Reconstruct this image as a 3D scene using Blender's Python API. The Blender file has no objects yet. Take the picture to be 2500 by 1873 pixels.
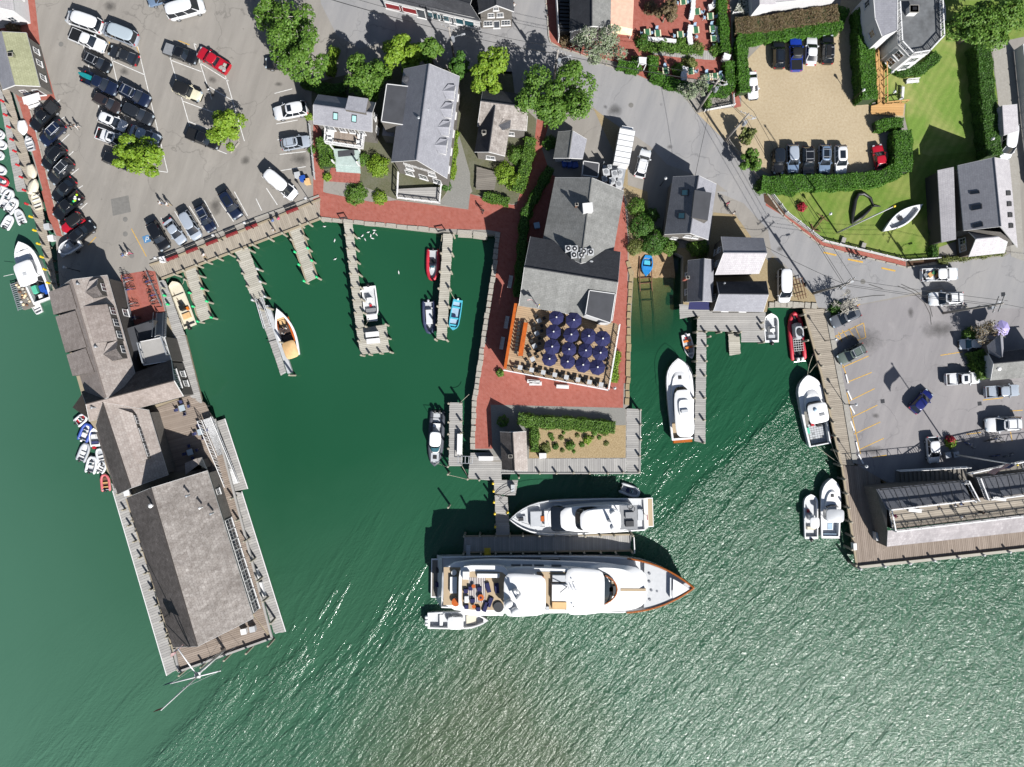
import bpy,bmesh,math,random
from mathutils import Vector,Matrix
random.seed(7)
R=math.radians
SC=bpy.context.scene
COL=SC.collection
# ---------------------------------------------------------------- camera, sky, sun, exposure
CAMH=110.0 # drone height over the quay, metres
MPP=1/16.0 # metres per photo pixel on the quay level
cam_d=bpy.data.cameras.new('camera');cam=bpy.data.objects.new('camera',cam_d);COL.objects.link(cam)
cam.location=(0,0,CAMH);cam.rotation_euler=(0,0,0)
cam_d.sensor_width=36;cam_d.lens=36*CAMH/(2500*MPP);cam_d.clip_end=2000
SC.camera=cam
SUN_EL=40.0;SHX,SHY=-0.56,0.83 # shadows fall towards the upper left
SUN_AZ=math.atan2(-SHX,-SHY) # compass bearing of the sun
w_=bpy.data.worlds.new('World');SC.world=w_;w_.use_nodes=True
nt=w_.node_tree;nt.nodes.clear()
sky=nt.nodes.new('ShaderNodeTexSky');sky.sky_type='NISHITA';sky.sun_disc=False
sky.sun_elevation=R(SUN_EL);sky.sun_rotation=SUN_AZ
bg=nt.nodes.new('ShaderNodeBackground');bg.inputs['Strength'].default_value=0.05
wo=nt.nodes.new('ShaderNodeOutputWorld')
nt.links.new(sky.outputs[0],bg.inputs[0]);nt.links.new(bg.outputs[0],wo.inputs[0])
sun_d=bpy.data.lights.new('sun','SUN');sun=bpy.data.objects.new('sun',sun_d);COL.objects.link(sun)
sun_d.energy=5.0;sun_d.angle=R(0.5);sun_d.color=(1.0,0.97,0.93)
_sd=Vector((SHX,SHY,0)).normalized()*math.cos(R(SUN_EL));_sd.z=-math.sin(R(SUN_EL))
sun.rotation_euler=_sd.to_track_quat('-Z','Y').to_euler();sun.location=(60,-90,90)
SC.view_settings.view_transform='Standard';SC.view_settings.look='None'
SC.view_settings.exposure=1.15;SC.view_settings.gamma=1.0
SC.render.engine='CYCLES'
# ---------------------------------------------------------------- survey: photo pixel -> place
K=2212/625.0
TL={'11':(0,0,K),'12':(625,0,K),'13':(1250,0,K),'14':(1875,0,K),
'21':(0,468,K),'22':(625,468,K),'23':(1250,468,K),'24':(1875,468,K),
'31':(125,936,K),'32':(1000,936,K),'33':(1875,936,K),'41':(125,1300,K),
'42':(1000,1300,2.892),'43':(1750,1300,2.892),'F':(0,0,0.8848),'P':(0,0,1.0)}
def W(c,x,y,z=0.0):
 ox,oy,s=TL[c];k=(CAMH-z)/CAMH
 return Vector(((ox+x/s-1250)*MPP*k,(936.5-oy-y/s)*MPP*k,z))
def PL(s,z=0.0):
 """'11:10,20 30,40 12:5,6' -> list of world points at height z"""
 out=[];c=None
 for t in s.split():
  if ':' in t:c,t=t.split(':')
  a,b=t.split(',');out.append(W(c,float(a),float(b),z))
 return out
 # ---------------------------------------------------------------- mesh collector
ORG={}
class MB:
 def __init__(s):s.v=[];s.f=[];s.m=[];s.uv={}
 def add(s,vs,fs,mi=0):
  b=len(s.v);s.v+=[tuple(p)for p in vs]
  for f in fs:s.f.append([b+i for i in f]);s.m.append(mi)
  return s
 def quad(s,a,b,c,d,mi=0,uv=None):
  n=len(s.v);s.v+=[tuple(a),tuple(b),tuple(c),tuple(d)]
  if uv:s.uv[len(s.f)]=uv
  s.f.append([n,n+1,n+2,n+3]);s.m.append(mi);return s
 def box(s,c,d,rz=0.0,mi=0,top=1.0):
  ca,sa=math.cos(rz),math.sin(rz);vs=[]
  for z in(0,1):
   k=top if z else 1.0
   for sx,sy in((-1,-1),(1,-1),(1,1),(-1,1)):
    x=sx*d[0]/2*k;y=sy*d[1]/2*k
    vs.append((c[0]+x*ca-y*sa,c[1]+x*sa+y*ca,c[2]+z*d[2]))
  return s.add(vs,[(3,2,1,0),(4,5,6,7),(0,1,5,4),(1,2,6,5),(2,3,7,6),(3,0,4,7)],mi)
 def prism(s,pts,z0,z1,mi=0,mtop=None):
  n=len(pts);a=sum(pts[i][0]*pts[(i+1)%n][1]-pts[(i+1)%n][0]*pts[i][1]for i in range(n))
  if a<0:pts=pts[::-1]
  vs=[(p[0],p[1],z0)for p in pts]+[(p[0],p[1],z1)for p in pts];b=len(s.v);s.v+=vs
  for i in range(n):
   j=(i+1)%n;s.f.append([b+i,b+j,b+n+j,b+n+i]);s.m.append(mi)
  s.f.append([b+n+i for i in range(n)]);s.m.append(mi if mtop is None else mtop)
  s.f.append([b+i for i in range(n)][::-1]);s.m.append(mi)
  return s
 def sheet(s,pts,z,mi=0):
  n=len(pts);a=sum(pts[i][0]*pts[(i+1)%n][1]-pts[(i+1)%n][0]*pts[i][1]for i in range(n))
  if a<0:pts=pts[::-1]
  return s.add([(p[0],p[1],z)for p in pts],[list(range(n))],mi)
 def tube(s,pts,r,n=6,mi=0,closed=False,cap=True):
  pts=[Vector(p)for p in pts];k=len(pts);b=len(s.v)
  rr=r if isinstance(r,(list,tuple))else[r]*k
  for i,p in enumerate(pts):
   if closed:d=pts[(i+1)%k]-pts[i-1]
   else:d=pts[min(i+1,k-1)]-pts[max(i-1,0)]
   d.normalize();up=Vector((0,0,1))if abs(d.z)<0.95 else Vector((1,0,0))
   x=d.cross(up).normalized();y=x.cross(d)
   for j in range(n):
    a=2*math.pi*j/n;s.v.append(tuple(p+x*math.cos(a)*rr[i]+y*math.sin(a)*rr[i]))
  for i in range(k if closed else k-1):
   i2=(i+1)%k
   for j in range(n):
    j2=(j+1)%n;s.f.append([b+i*n+j,b+i*n+j2,b+i2*n+j2,b+i2*n+j]);s.m.append(mi)
  if cap and not closed:
   s.f.append([b+j for j in range(n)][::-1]);s.m.append(mi)
   s.f.append([b+(k-1)*n+j for j in range(n)]);s.m.append(mi)
  return s
 def cyl(s,p,r,h,n=10,mi=0,r2=None):
  return s.tube([p,(p[0],p[1],p[2]+h)],[r,r if r2 is None else r2],n,mi)
 def rings(s,rings,mi=0,bot=True,top=True,mtop=None):
  """loft closed loops of equal length; mi may be a list, one per band"""
  b=len(s.v);n=len(rings[0])
  for r in rings:s.v+=[tuple(p)for p in r]
  for k in range(len(rings)-1):
   m=mi[k]if isinstance(mi,(list,tuple))else mi
   for j in range(n):
    j2=(j+1)%n;s.f.append([b+k*n+j,b+k*n+j2,b+(k+1)*n+j2,b+(k+1)*n+j]);s.m.append(m)
  ml=(mi[-1]if isinstance(mi,(list,tuple))else mi)if mtop is None else mtop
  if bot:s.f.append([b+j for j in range(n)][::-1]);s.m.append(mi[0]if isinstance(mi,(list,tuple))else mi)
  if top:s.f.append([b+(len(rings)-1)*n+j for j in range(n)]);s.m.append(ml)
  return s
 def dome(s,c,r,n=10,k=4,mi=0,sz=1.0,full=False):
  rg=[]
  for i in range(-k if full else 0,k+1):
   a=(math.pi/2)*i/k*0.98
   rg.append([(c[0]+r*math.cos(a)*math.cos(2*math.pi*j/n),c[1]+r*math.cos(a)*math.sin(2*math.pi*j/n),c[2]+r*sz*math.sin(a))for j in range(n)])
  return s.rings(rg,mi)
 def xform(s,M,start=0):
  for i in range(start,len(s.v)):s.v[i]=tuple(M@Vector(s.v[i]))
  return s
 def mesh(s,name,off=None):
  me=bpy.data.meshes.new(name);o=off or Vector((0,0,0))
  me.from_pydata([(p[0]-o[0],p[1]-o[1],p[2]-o[2])for p in s.v],[],s.f)
  me.polygons.foreach_set('material_index',s.m)
  if s.uv:
   ul=me.uv_layers.new(name='UVMap')
   for fi,uv in s.uv.items():
    for li,q in zip(me.polygons[fi].loop_indices,uv):ul.data[li].uv=q
  me.update();return me
 def build(s,name,mats,parent=None,smooth=False,world=True):
  """link as ONE object. parent: an object registered in ORG (vertices are in world space)"""
  if parent is not None:off=ORG.get(parent,Vector((0,0,0)))if world else Vector((0,0,0))
  elif world:
   xs=[p[0]for p in s.v];ys=[p[1]for p in s.v];zs=[p[2]for p in s.v]
   off=Vector(((min(xs)+max(xs))/2,(min(ys)+max(ys))/2,min(zs)))
  else:off=Vector((0,0,0))
  me=s.mesh(name,off)
  for m in(mats if isinstance(mats,(list,tuple))else[mats]):me.materials.append(M[m]if isinstance(m,str)else m)
  if smooth:shade(me,smooth)
  o=bpy.data.objects.new(name,me);COL.objects.link(o)
  if parent is not None:o.parent=parent;ORG[o]=off
  else:o.location=off;ORG[o]=off
  return o
def shade(me,ang):
 me.polygons.foreach_set('use_smooth',[True]*len(me.polygons))
 if ang is not True:
  try:me.set_sharp_from_angle(angle=R(ang))
  except Exception:pass
def tag(o,label=None,cat=None,group=None,kind=None):
 if label:o['label']=label
 if cat:o['category']=cat
 if group:o['group']=group
 if kind:o['kind']=kind
 return o
def thing(name,label,cat,loc=(0,0,0),rz=0.0,group=None):
 o=bpy.data.objects.new(name,None);COL.objects.link(o);o.empty_display_size=0.3
 o.location=loc;o.rotation_euler=(0,0,rz);ORG[o]=Vector(loc)
 return tag(o,label,cat,group)
def inst(name,me,parent,loc=(0,0,0),rz=0.0,rot=None,scale=None):
 """a part that shares mesh data; loc is relative to the parent"""
 o=bpy.data.objects.new(name,me);COL.objects.link(o);o.parent=parent;o.location=loc
 o.rotation_euler=rot or(0,0,rz)
 if scale:o.scale=scale
 return o
def instw(name,me,parent,loc,rz=0.0,rot=None,scale=None):
 return inst(name,me,parent,Vector(loc)-ORG.get(parent,Vector((0,0,0))),rz,rot,scale)
def kids(o):return[c for c in bpy.data.objects if c.parent is o]
KID={}
def freeze(root):
 """remember the part tree of a prototype so that copies are cheap"""
 by={}
 for c in bpy.data.objects:
  if c.parent:by.setdefault(c.parent,[]).append(c)
 KID[root]=by
def copy_tree(o,by=None,parent=None):
 if by is None:by=KID[o]
 c=o.copy();COL.objects.link(c);c.parent=parent
 for ch in by.get(o,[]):copy_tree(ch,by,c)
 return c
USED=set()
def place(proto,loc,rz=0.0,label=None,group=None,scale=None):
 if proto in USED:o=copy_tree(proto)
 else:o=proto;USED.add(proto)
 o.location=loc;o.rotation_euler=(0,0,rz)
 if scale:o.scale=scale
 if label:o['label']=label
 if group:o['group']=group
 return o
 # ---------------------------------------------------------------- materials
def lin(h,k=0.5):
 h=h.lstrip('#');o=[]
 for i in(0,2,4):
  c=int(h[i:i+2],16)/255;o.append((c/12.92 if c<=0.04045 else((c+0.055)/1.055)**2.4)*k)
 return tuple(o)+(1,)
M={}
class NT:
 def __init__(s,name):
  s.m=bpy.data.materials.new(name);s.m.use_nodes=True;s.t=s.m.node_tree;s.t.nodes.clear();M[name]=s.m
  s.out=s.n('ShaderNodeOutputMaterial');s.b=s.n('ShaderNodeBsdfPrincipled');s.l(s.b.outputs[0],s.out.inputs[0])
 def n(s,t,**kw):
  o=s.t.nodes.new(t)
  for k,v in kw.items():
   if isinstance(k,str)and hasattr(o,k):setattr(o,k,v)
  return o
 def l(s,a,b):s.t.links.new(a,b)
 def coord(s,kind='Object'):return s.n('ShaderNodeTexCoord').outputs[kind]
 def mapping(s,vec,scale=(1,1,1),rot=(0,0,0)):
  o=s.n('ShaderNodeMapping');o.inputs['Scale'].default_value=scale;o.inputs['Rotation'].default_value=rot;s.l(vec,o.inputs[0]);return o.outputs[0]
 def noise(s,vec,scale,detail=3,rough=0.5,dist=0.0):
  o=s.n('ShaderNodeTexNoise');o.inputs['Scale'].default_value=scale;o.inputs['Detail'].default_value=detail
  o.inputs['Roughness'].default_value=rough;o.inputs['Distortion'].default_value=dist;s.l(vec,o.inputs['Vector']);return o.outputs[0]
 def ramp(s,fac,stops,interp='LINEAR'):
  o=s.n('ShaderNodeValToRGB');cr=o.color_ramp;cr.interpolation=interp
  while len(cr.elements)>1:cr.elements.remove(cr.elements[-1])
  for i,(p,c)in enumerate(stops):
   e=cr.elements[0]if i==0 else cr.elements.new(p);e.position=p
   e.color=c if isinstance(c,(tuple,list))else(c,c,c,1)
  s.l(fac,o.inputs[0]);return o.outputs[0]
 def mix(s,fac,a,b,mode='MIX'):
  o=s.n('ShaderNodeMix');o.data_type='RGBA';o.blend_type=mode
  for sock,v in((o.inputs[0],fac),(o.inputs[6],a),(o.inputs[7],b)):
   if hasattr(v,'is_linked'):s.l(v,sock)
   else:sock.default_value=v
  return o.outputs[2]
 def math(s,op,a,b=0.0):
  o=s.n('ShaderNodeMath');o.operation=op
  for sock,v in((o.inputs[0],a),(o.inputs[1],b)):
   if hasattr(v,'is_linked'):s.l(v,sock)
   else:sock.default_value=v
  return o.outputs[0]
 def bump(s,h,strength,dist):
  o=s.n('ShaderNodeBump');o.inputs['Strength'].default_value=strength;o.inputs['Distance'].default_value=dist
  s.l(h,o.inputs['Height']);s.l(o.outputs[0],s.b.inputs['Normal']);return o
 def set(s,**kw):
  for k,v in kw.items():
   sock=s.b.inputs[k.replace('_',' ')]
   if hasattr(v,'is_linked'):s.l(v,sock)
   else:sock.default_value=v
  return s
def dk(c,k):return(c[0]*k,c[1]*k,c[2]*k,1)
def flat(name,hexc,rough=0.6,metal=0.0,var=0.12,scale=2.0,k=0.5,coat=0.0,bump=0.0,bscale=30):
 """plain painted / bare material with a little uneven tone and grime"""
 c=lin(hexc,k);t=NT(name);v=t.coord()
 n=t.noise(v,scale,4,0.6)
 t.set(Base_Color=t.mix(t.ramp(n,[(0.3,0.0),(0.7,1.0)]),dk(c,1-var),dk(c,1+var)),Roughness=rough,Metallic=metal)
 if coat:t.set(Coat_Weight=coat,Coat_Roughness=0.03)
 if bump:t.bump(t.noise(v,bscale,2),bump,0.02)
 return t.m
 # ---------------------------------------------------------------- surface materials
def asphalt(name,hexc,warm,k=0.46):
 t=NT(name);v=t.coord();c=lin(hexc,k);w=lin(warm,k)
 big=t.ramp(t.noise(v,0.05,5,0.6,0.6),[(0.35,0.0),(0.68,1.0)])
 col=t.mix(big,c,w)
 lane=t.ramp(t.noise(t.mapping(t.mapping(v,(1,1,1),(0,0,0.3)),(0.5,0.07,1)),1.0,5,0.65),[(0.36,0.0),(0.66,1.0)])
 col=t.mix(lane,col,dk(c,0.80))
 st=t.ramp(t.noise(v,0.33,6,0.7,1.0),[(0.60,0.0),(0.74,1.0)])
 col=t.mix(t.math('MULTIPLY',st,0.35),col,dk(c,0.5))
 lt=t.ramp(t.noise(v,0.22,6,0.7,1.2),[(0.58,0.0),(0.75,1.0)]);col=t.mix(t.math('MULTIPLY',lt,0.4),col,dk(w,1.25))
 oil=t.ramp(t.noise(v,0.9,3,0.5),[(0.69,0.0),(0.78,1.0)])
 col=t.mix(t.math('MULTIPLY',oil,0.6),col,dk(c,0.3))
 vo=t.n('ShaderNodeTexVoronoi');vo.feature='DISTANCE_TO_EDGE';vo.inputs['Scale'].default_value=0.11
 wv=t.n('ShaderNodeVectorMath');wv.operation='ADD';nn=t.n('ShaderNodeTexNoise');nn.inputs['Scale'].default_value=0.35;nn.inputs['Detail'].default_value=5
 sc=t.n('ShaderNodeVectorMath');sc.operation='SCALE';sc.inputs['Scale'].default_value=4.0
 t.l(v,nn.inputs['Vector']);t.l(nn.outputs['Color'],sc.inputs[0]);t.l(v,wv.inputs[0]);t.l(sc.outputs[0],wv.inputs[1]);t.l(wv.outputs[0],vo.inputs['Vector'])
 cr=t.ramp(vo.outputs['Distance'],[(0.0,1.0),(0.011,0.0)])
 gate=t.ramp(t.noise(v,0.12,2),[(0.42,0.0),(0.56,1.0)])
 col=t.mix(t.math('MULTIPLY',t.math('MULTIPLY',cr,gate),0.65),col,dk(c,0.3))
 fine=t.noise(v,9,3,0.7)
 col=t.mix(0.35,col,t.mix(fine,dk(c,0.6),dk(c,1.3)))
 t.set(Base_Color=col,Roughness=0.92,Specular_IOR_Level=0.25);t.bump(t.noise(v,40,2),0.3,0.01)
asphalt('asphalt_lot','#a6a19a','#b3aea6')
asphalt('asphalt_road','#a3a3a5','#aeaba7',.5)
asphalt('asphalt_quay','#a09d9f','#aca8a7',.48)
def speckle(name,a,b,scale,big=0.15,rough=0.95,k=0.5,c=None,bump=0.4,cs=0.4):
 t=NT(name);v=t.coord();A=lin(a,k);B=lin(b,k)
 col=t.mix(t.ramp(t.noise(v,scale,3,0.7),[(0.35,0.0),(0.65,1.0)]),A,B)
 bb=t.ramp(t.noise(v,big,5,0.6,0.4),[(0.3,0.0),(0.7,1.0)])
 col=t.mix(t.math('MULTIPLY',bb,0.4),col,lin(c,k)if c else dk(A,0.7))
 t.set(Base_Color=col,Roughness=rough,Specular_IOR_Level=0.25);t.bump(t.noise(v,scale*1.5,3),bump,0.03)
speckle('sand','#cbbc9f','#bba98a',3.0,0.14,c='#a8977a',k=0.5)
speckle('beach','#a58763','#c2a988',4.0,0.5,c='#6f5a3e',k=0.42)
speckle('seabed','#5d5a3c','#76704a',2.0,0.4,c='#3a4428',k=0.3)
speckle('gravel','#a3a29c','#8b8a86',6.0,0.3,k=0.46)
speckle('gravel_tan','#b8a888','#a08c68',6.0,0.4,k=0.48)
speckle('pebbles','#c8b38d','#8e7752',7.0,0.5,k=0.5,bump=0.8)
speckle('granite','#c4bfb4','#a39e94',5.0,0.5,k=0.5)
speckle('concrete','#b7b4ad','#a9a59c',3.0,0.3,k=0.48)
speckle('mulch','#6b5240','#4e3b2c',6.0,0.5,k=0.45)
speckle('soil','#77735c','#5c6340',4.0,0.5,k=0.45,c='#8a8a80')
def brickpave(name,a,b,mort,k=0.5):
 t=NT(name);v=t.coord()
 br=t.n('ShaderNodeTexBrick');br.inputs['Scale'].default_value=1.0;br.inputs['Brick Width'].default_value=0.42;br.inputs['Row Height'].default_value=0.21
 br.inputs['Mortar Size'].default_value=0.012;br.inputs['Color1'].default_value=lin(a,k);br.inputs['Color2'].default_value=lin(b,k);br.inputs['Mortar'].default_value=lin(mort,k)
 br.inputs['Bias'].default_value=-0.2
 t.l(t.mapping(v,(1,1,1),(0,0,0.78)),br.inputs['Vector'])
 n1=t.ramp(t.noise(v,0.25,5,0.65,0.5),[(0.3,0.0),(0.7,1.0)])
 col=t.mix(t.math('MULTIPLY',n1,0.45),br.outputs[0],dk(lin(a,k),0.72))
 n2=t.ramp(t.noise(v,1.6,3,0.6),[(0.35,0.0),(0.75,1.0)])
 col=t.mix(t.math('MULTIPLY',n2,0.25),col,lin('#d5958a',k))
 t.set(Base_Color=col,Roughness=0.9,Specular_IOR_Level=0.25)
brickpave('brick','#b8685a','#a65546','#a87a6c',0.46)
brickpave('brick_tile','#b9685d','#a95c52','#8f6a60',0.46)
def lawn(name,a,b,dry,amt):
 t=NT(name);v=t.coord()
 f=t.noise(v,7,4,0.75);col=t.mix(t.ramp(f,[(0.3,0.0),(0.7,1.0)]),lin(a,0.48),lin(b,0.48))
 d=t.ramp(t.noise(v,0.16,5,0.65,0.5),[(0.42,0.0),(0.72,1.0)]);col=t.mix(t.math('MULTIPLY',d,amt),col,lin(dry,0.46))
 mow=t.n('ShaderNodeTexWave');mow.inputs['Scale'].default_value=0.28;mow.inputs['Distortion'].default_value=2.0;mow.inputs['Detail'].default_value=2
 t.l(t.mapping(v,(1,1,1),(0,0,0.5)),mow.inputs['Vector']);col=t.mix(t.math('MULTIPLY',mow.outputs[1],0.22),col,lin(a,0.3))
 t.set(Base_Color=col,Roughness=0.95,Specular_IOR_Level=0.2);t.bump(f,0.7,0.05)
lawn('lawn','#6d9038','#8ba850','#c2ba7c',0.8)
lawn('lawn_green','#64842f','#829f46','#aeac68',0.75)
def shingle(name,a,b,dark,row=0.30,wd=0.28,patch=0.5,k=0.5,streak=0.35):
 """wood or asphalt shingles; UV in metres, v up the slope"""
 t=NT(name);v=t.coord('UV')
 br=t.n('ShaderNodeTexBrick');br.inputs['Scale'].default_value=1.0;br.inputs['Brick Width'].default_value=wd;br.inputs['Row Height'].default_value=row
 br.inputs['Mortar Size'].default_value=0.016;br.inputs['Mortar Smooth'].default_value=0.3;br.inputs['Color1'].default_value=lin(a,k);br.inputs['Color2'].default_value=lin(b,k);br.inputs['Mortar'].default_value=lin(dark,k)
 br.inputs['Bias'].default_value=0.0;t.l(v,br.inputs['Vector'])
 n1=t.ramp(t.noise(v,1.3,5,0.75,0.6),[(0.36,0.0),(0.66,1.0)])
 col=t.mix(t.math('MULTIPLY',n1,patch),br.outputs[0],lin(dark,k))
 s=t.ramp(t.noise(t.mapping(v,(1.3,0.10,1)),1.0,4,0.6),[(0.40,0.0),(0.70,1.0)])
 col=t.mix(t.math('MULTIPLY',s,streak),col,dk(lin(dark,k),0.9))
 n2=t.ramp(t.noise(v,5.0,3,0.6),[(0.35,0.0),(0.65,1.0)]);col=t.mix(t.math('MULTIPLY',n2,0.3),col,dk(lin(a,k),1.15))
 n3=t.ramp(t.noise(t.mapping(v,(1,.5,1)),.3,5,0.65,.8),[(0.4,0.0),(0.68,1.0)]);col=t.mix(t.math('MULTIPLY',n3,patch*.75),col,dk(lin(dark,k),.85))
 t.set(Base_Color=col,Roughness=0.88,Specular_IOR_Level=0.3);t.bump(br.outputs['Fac'],-0.5,0.03)
shingle('sh_grey','#b4b5bd','#a4a5ad','#8e8f98',0.28,0.5,0.35,0.42,0.3)
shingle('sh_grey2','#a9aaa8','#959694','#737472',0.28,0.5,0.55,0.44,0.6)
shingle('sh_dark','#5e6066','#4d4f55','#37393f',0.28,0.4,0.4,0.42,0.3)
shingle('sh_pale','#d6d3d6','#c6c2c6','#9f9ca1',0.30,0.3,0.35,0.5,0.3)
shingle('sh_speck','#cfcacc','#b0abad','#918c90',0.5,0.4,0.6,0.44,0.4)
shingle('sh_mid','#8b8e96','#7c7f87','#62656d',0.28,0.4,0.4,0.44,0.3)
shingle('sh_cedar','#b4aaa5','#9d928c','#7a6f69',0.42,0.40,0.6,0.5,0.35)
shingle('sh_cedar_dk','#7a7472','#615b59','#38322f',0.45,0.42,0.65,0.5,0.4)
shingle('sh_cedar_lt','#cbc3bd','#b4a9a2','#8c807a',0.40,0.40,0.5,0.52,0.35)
shingle('sh_blotch','#c4beb9','#a09892','#6a625d',0.45,0.42,0.7,0.52,0.4)
shingle('sh_moss','#c2c4a0','#aeb08c','#8d8f70',0.30,0.4,0.4,0.46,0.3)
shingle('wall_sh','#96918b','#837e78','#625e59',0.24,0.2,0.3,0.42,0.3)
shingle('wall_sh_dk','#6e6a66','#605c58','#474441',0.24,0.2,0.3,0.42,0.3)
shingle('wall_white','#e9e9ea','#e2e2e3','#bfc0c2',0.16,6.0,0.1,0.5,0.15)
shingle('wall_brown','#8d7f72','#7c6f63','#5e5349',0.24,0.2,0.3,0.42,0.3)
def wood(name,a,b,grain=0.4,k=0.54,isl=True):
 t=NT(name);v=t.coord()
 g=t.n('ShaderNodeNewGeometry');r=g.outputs['Random Per Island']
 col=t.mix(r,lin(a,k),lin(b,k))if isl else lin(a,k)
 n=t.ramp(t.noise(v,0.5,5,0.7,0.6),[(0.35,0.0),(0.7,1.0)]);col=t.mix(t.math('MULTIPLY',n,grain),col,dk(lin(b,k),0.62))
 n2=t.noise(v,14,3,0.7);col=t.mix(0.25,col,t.mix(n2,dk(lin(a,k),0.6),dk(lin(a,k),1.3)))
 t.set(Base_Color=col,Roughness=0.85,Specular_IOR_Level=0.3)
wood('plank','#b8ae9f','#988f82');wood('plank_grey','#bcbab6','#9c9a98');wood('plank_pale','#c9c5b9','#aba79a')
wood('plank_brown','#a99b8f','#8b7d71');wood('plank_new','#d9ad74','#c79a62',0.2);wood('plank_dark','#8f8980','#736e67')
wood('piling','#b9b3a2','#8f897a',0.5);wood('timber','#b3a68e','#9a8d77',0.4);wood('teak','#cbb79a','#b8a283',0.15,0.5)
wood('pole_wood','#b7b2ac','#8f8a84',0.4)
flat('varnish','#b2621f',0.25,coat=0.5,var=0.2);flat('teak_orange','#c8641f',0.3,coat=0.4,var=0.2)
flat('white','#f2f2f2',0.5,var=0.05);flat('trim','#eeeeee',0.5,var=0.05);flat('gel','#f4f5f6',0.16,var=0.03,k=0.55);flat('gel_cream','#e9e2cd',0.3,var=0.05)
flat('gel_grey','#c3c7cc',0.5,var=0.06);flat('nonskid','#d3d6d9',0.7,var=0.06);flat('gel_blue','#2f8fd6',0.3,var=0.08);flat('gel_aqua','#59c4dd',0.3,var=0.08)
flat('cream_canvas','#efd9b4',0.8);flat('tan_canvas','#e6bd86',0.8);flat('brown_canvas','#4a3a33',0.8)
flat('line_white','#e8e8e6',0.8,var=0.25,scale=4);flat('line_yellow','#d9ac45',0.8,var=0.25,scale=4);flat('line_blue','#4f86b4',0.8)
flat('black','#1b1c1e',0.5,k=0.35);flat('rubber','#26272a',0.85,k=0.4);flat('dark_metal','#3a3c40',0.45,0.3);flat('steel','#c9ccd0',0.25,0.9);flat('alu','#cfd3d8',0.4,0.6)
flat('galv','#b9bec4',0.45,0.4);flat('grey','#8d9094',0.6);flat('lightgrey','#c6c9cc',0.6);flat('membrane','#43454b',0.75,var=0.2,scale=0.6);flat('membrane2','#6a6d70',0.7,var=0.35,scale=0.8)
flat('patch','#8b8985',0.95,k=0.4);flat('wet','#55534f',0.5,k=0.35)
flat('hypalon','#a9aeb6',0.6,var=0.06);flat('hypalon_w','#dfe2e6',0.55,var=0.05);flat('hypalon_red','#c9253c',0.55);flat('hypalon_pink','#d4686e',0.6);flat('hypalon_navy','#3a4466',0.6);flat('hypalon_blue','#2a4fae',0.6);flat('hypalon_dk','#4b505a',0.6)
flat('red','#c8202c',0.4);flat('red_dk','#8f1f24',0.6);flat('orange','#e07b1e',0.5);flat('yellow','#f0cf1e',0.5);flat('green_pt','#25d684',0.5);flat('lime','#b6e01c',0.5);flat('teal','#1a8f93',0.4);flat('teal_net','#57c6a6',0.8)
flat('navy','#1b2270',0.9,k=0.26,var=0.1);flat('navy_cush','#343c6e',0.8);flat('blue','#1f55b5',0.5);flat('pale_blue','#a8c4dc',0.6);flat('lavender','#b9aee8',0.7);flat('green','#2f7d4f',0.6);flat('pink_awning','#e9b9a2',0.85);flat('cloth_cream','#efe8c8',0.8);flat('green_cloth','#2f6e48',0.8)
flat('mint','#b9cbc6',0.6);flat('rust','#6e4a33',0.85,var=0.3);flat('brown','#6f4d38',0.7);flat('rope','#b9b39f',0.9);flat('bbox','#9a9ea3',0.6)
def stain():
 t=NT('stain');g=t.coord('Generated');v=t.coord();d=t.n('ShaderNodeVectorMath');d.operation='DISTANCE';mp=t.mapping(g,(1,1,0));t.l(mp,d.inputs[0]);d.inputs[1].default_value=(.5,.5,0)
 al=t.ramp(t.math('ADD',d.outputs['Value'],t.math('MULTIPLY',t.math('SUBTRACT',t.noise(v,.7,5,.7,.5),.5),.55)),[(.05,.42),(.40,0.0)]);tr=t.n('ShaderNodeBsdfTransparent');mx=t.n('ShaderNodeMixShader');t.set(Base_Color=lin('#3c3a38',.35),Roughness=.8);t.l(al,mx.inputs[0]);t.l(tr.outputs[0],mx.inputs[1]);t.l(t.b.outputs[0],mx.inputs[2]);t.l(mx.outputs[0],t.out.inputs[0])
stain()
def glass(name,hexc,rough=0.05,k=0.5,spec=0.8):
 t=NT(name);t.set(Base_Color=lin(hexc,k),Roughness=rough,Specular_IOR_Level=spec);return t.m
glass('glass','#20262e',0.06);glass('glass_sky','#a7d8d6',0.1);glass('glass_teal','#35606c',0.06);glass('glass_pale','#b9c6cf',0.12);glass('glass_house','#39424c',0.08)
PAINTS=dict(white='#eef0f3',black='#17181b',silver='#b9c3d0',grey='#6b7077',navy='#1c2742',blue='#1b3fb0',red='#c0182c',cream='#e9e2c6',brown='#39302f',green='#6d7a72',charcoal='#2c2f34',bluegrey='#7f96b3',deepblue='#15206e')
for n_,h_ in PAINTS.items():
 flat('paint_'+n_,h_,0.28 if n_!='white' else 0.35,0.0 if n_ in('white','black','cream','red')else 0.15,0.04,3.0,0.5,0.6)
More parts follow.
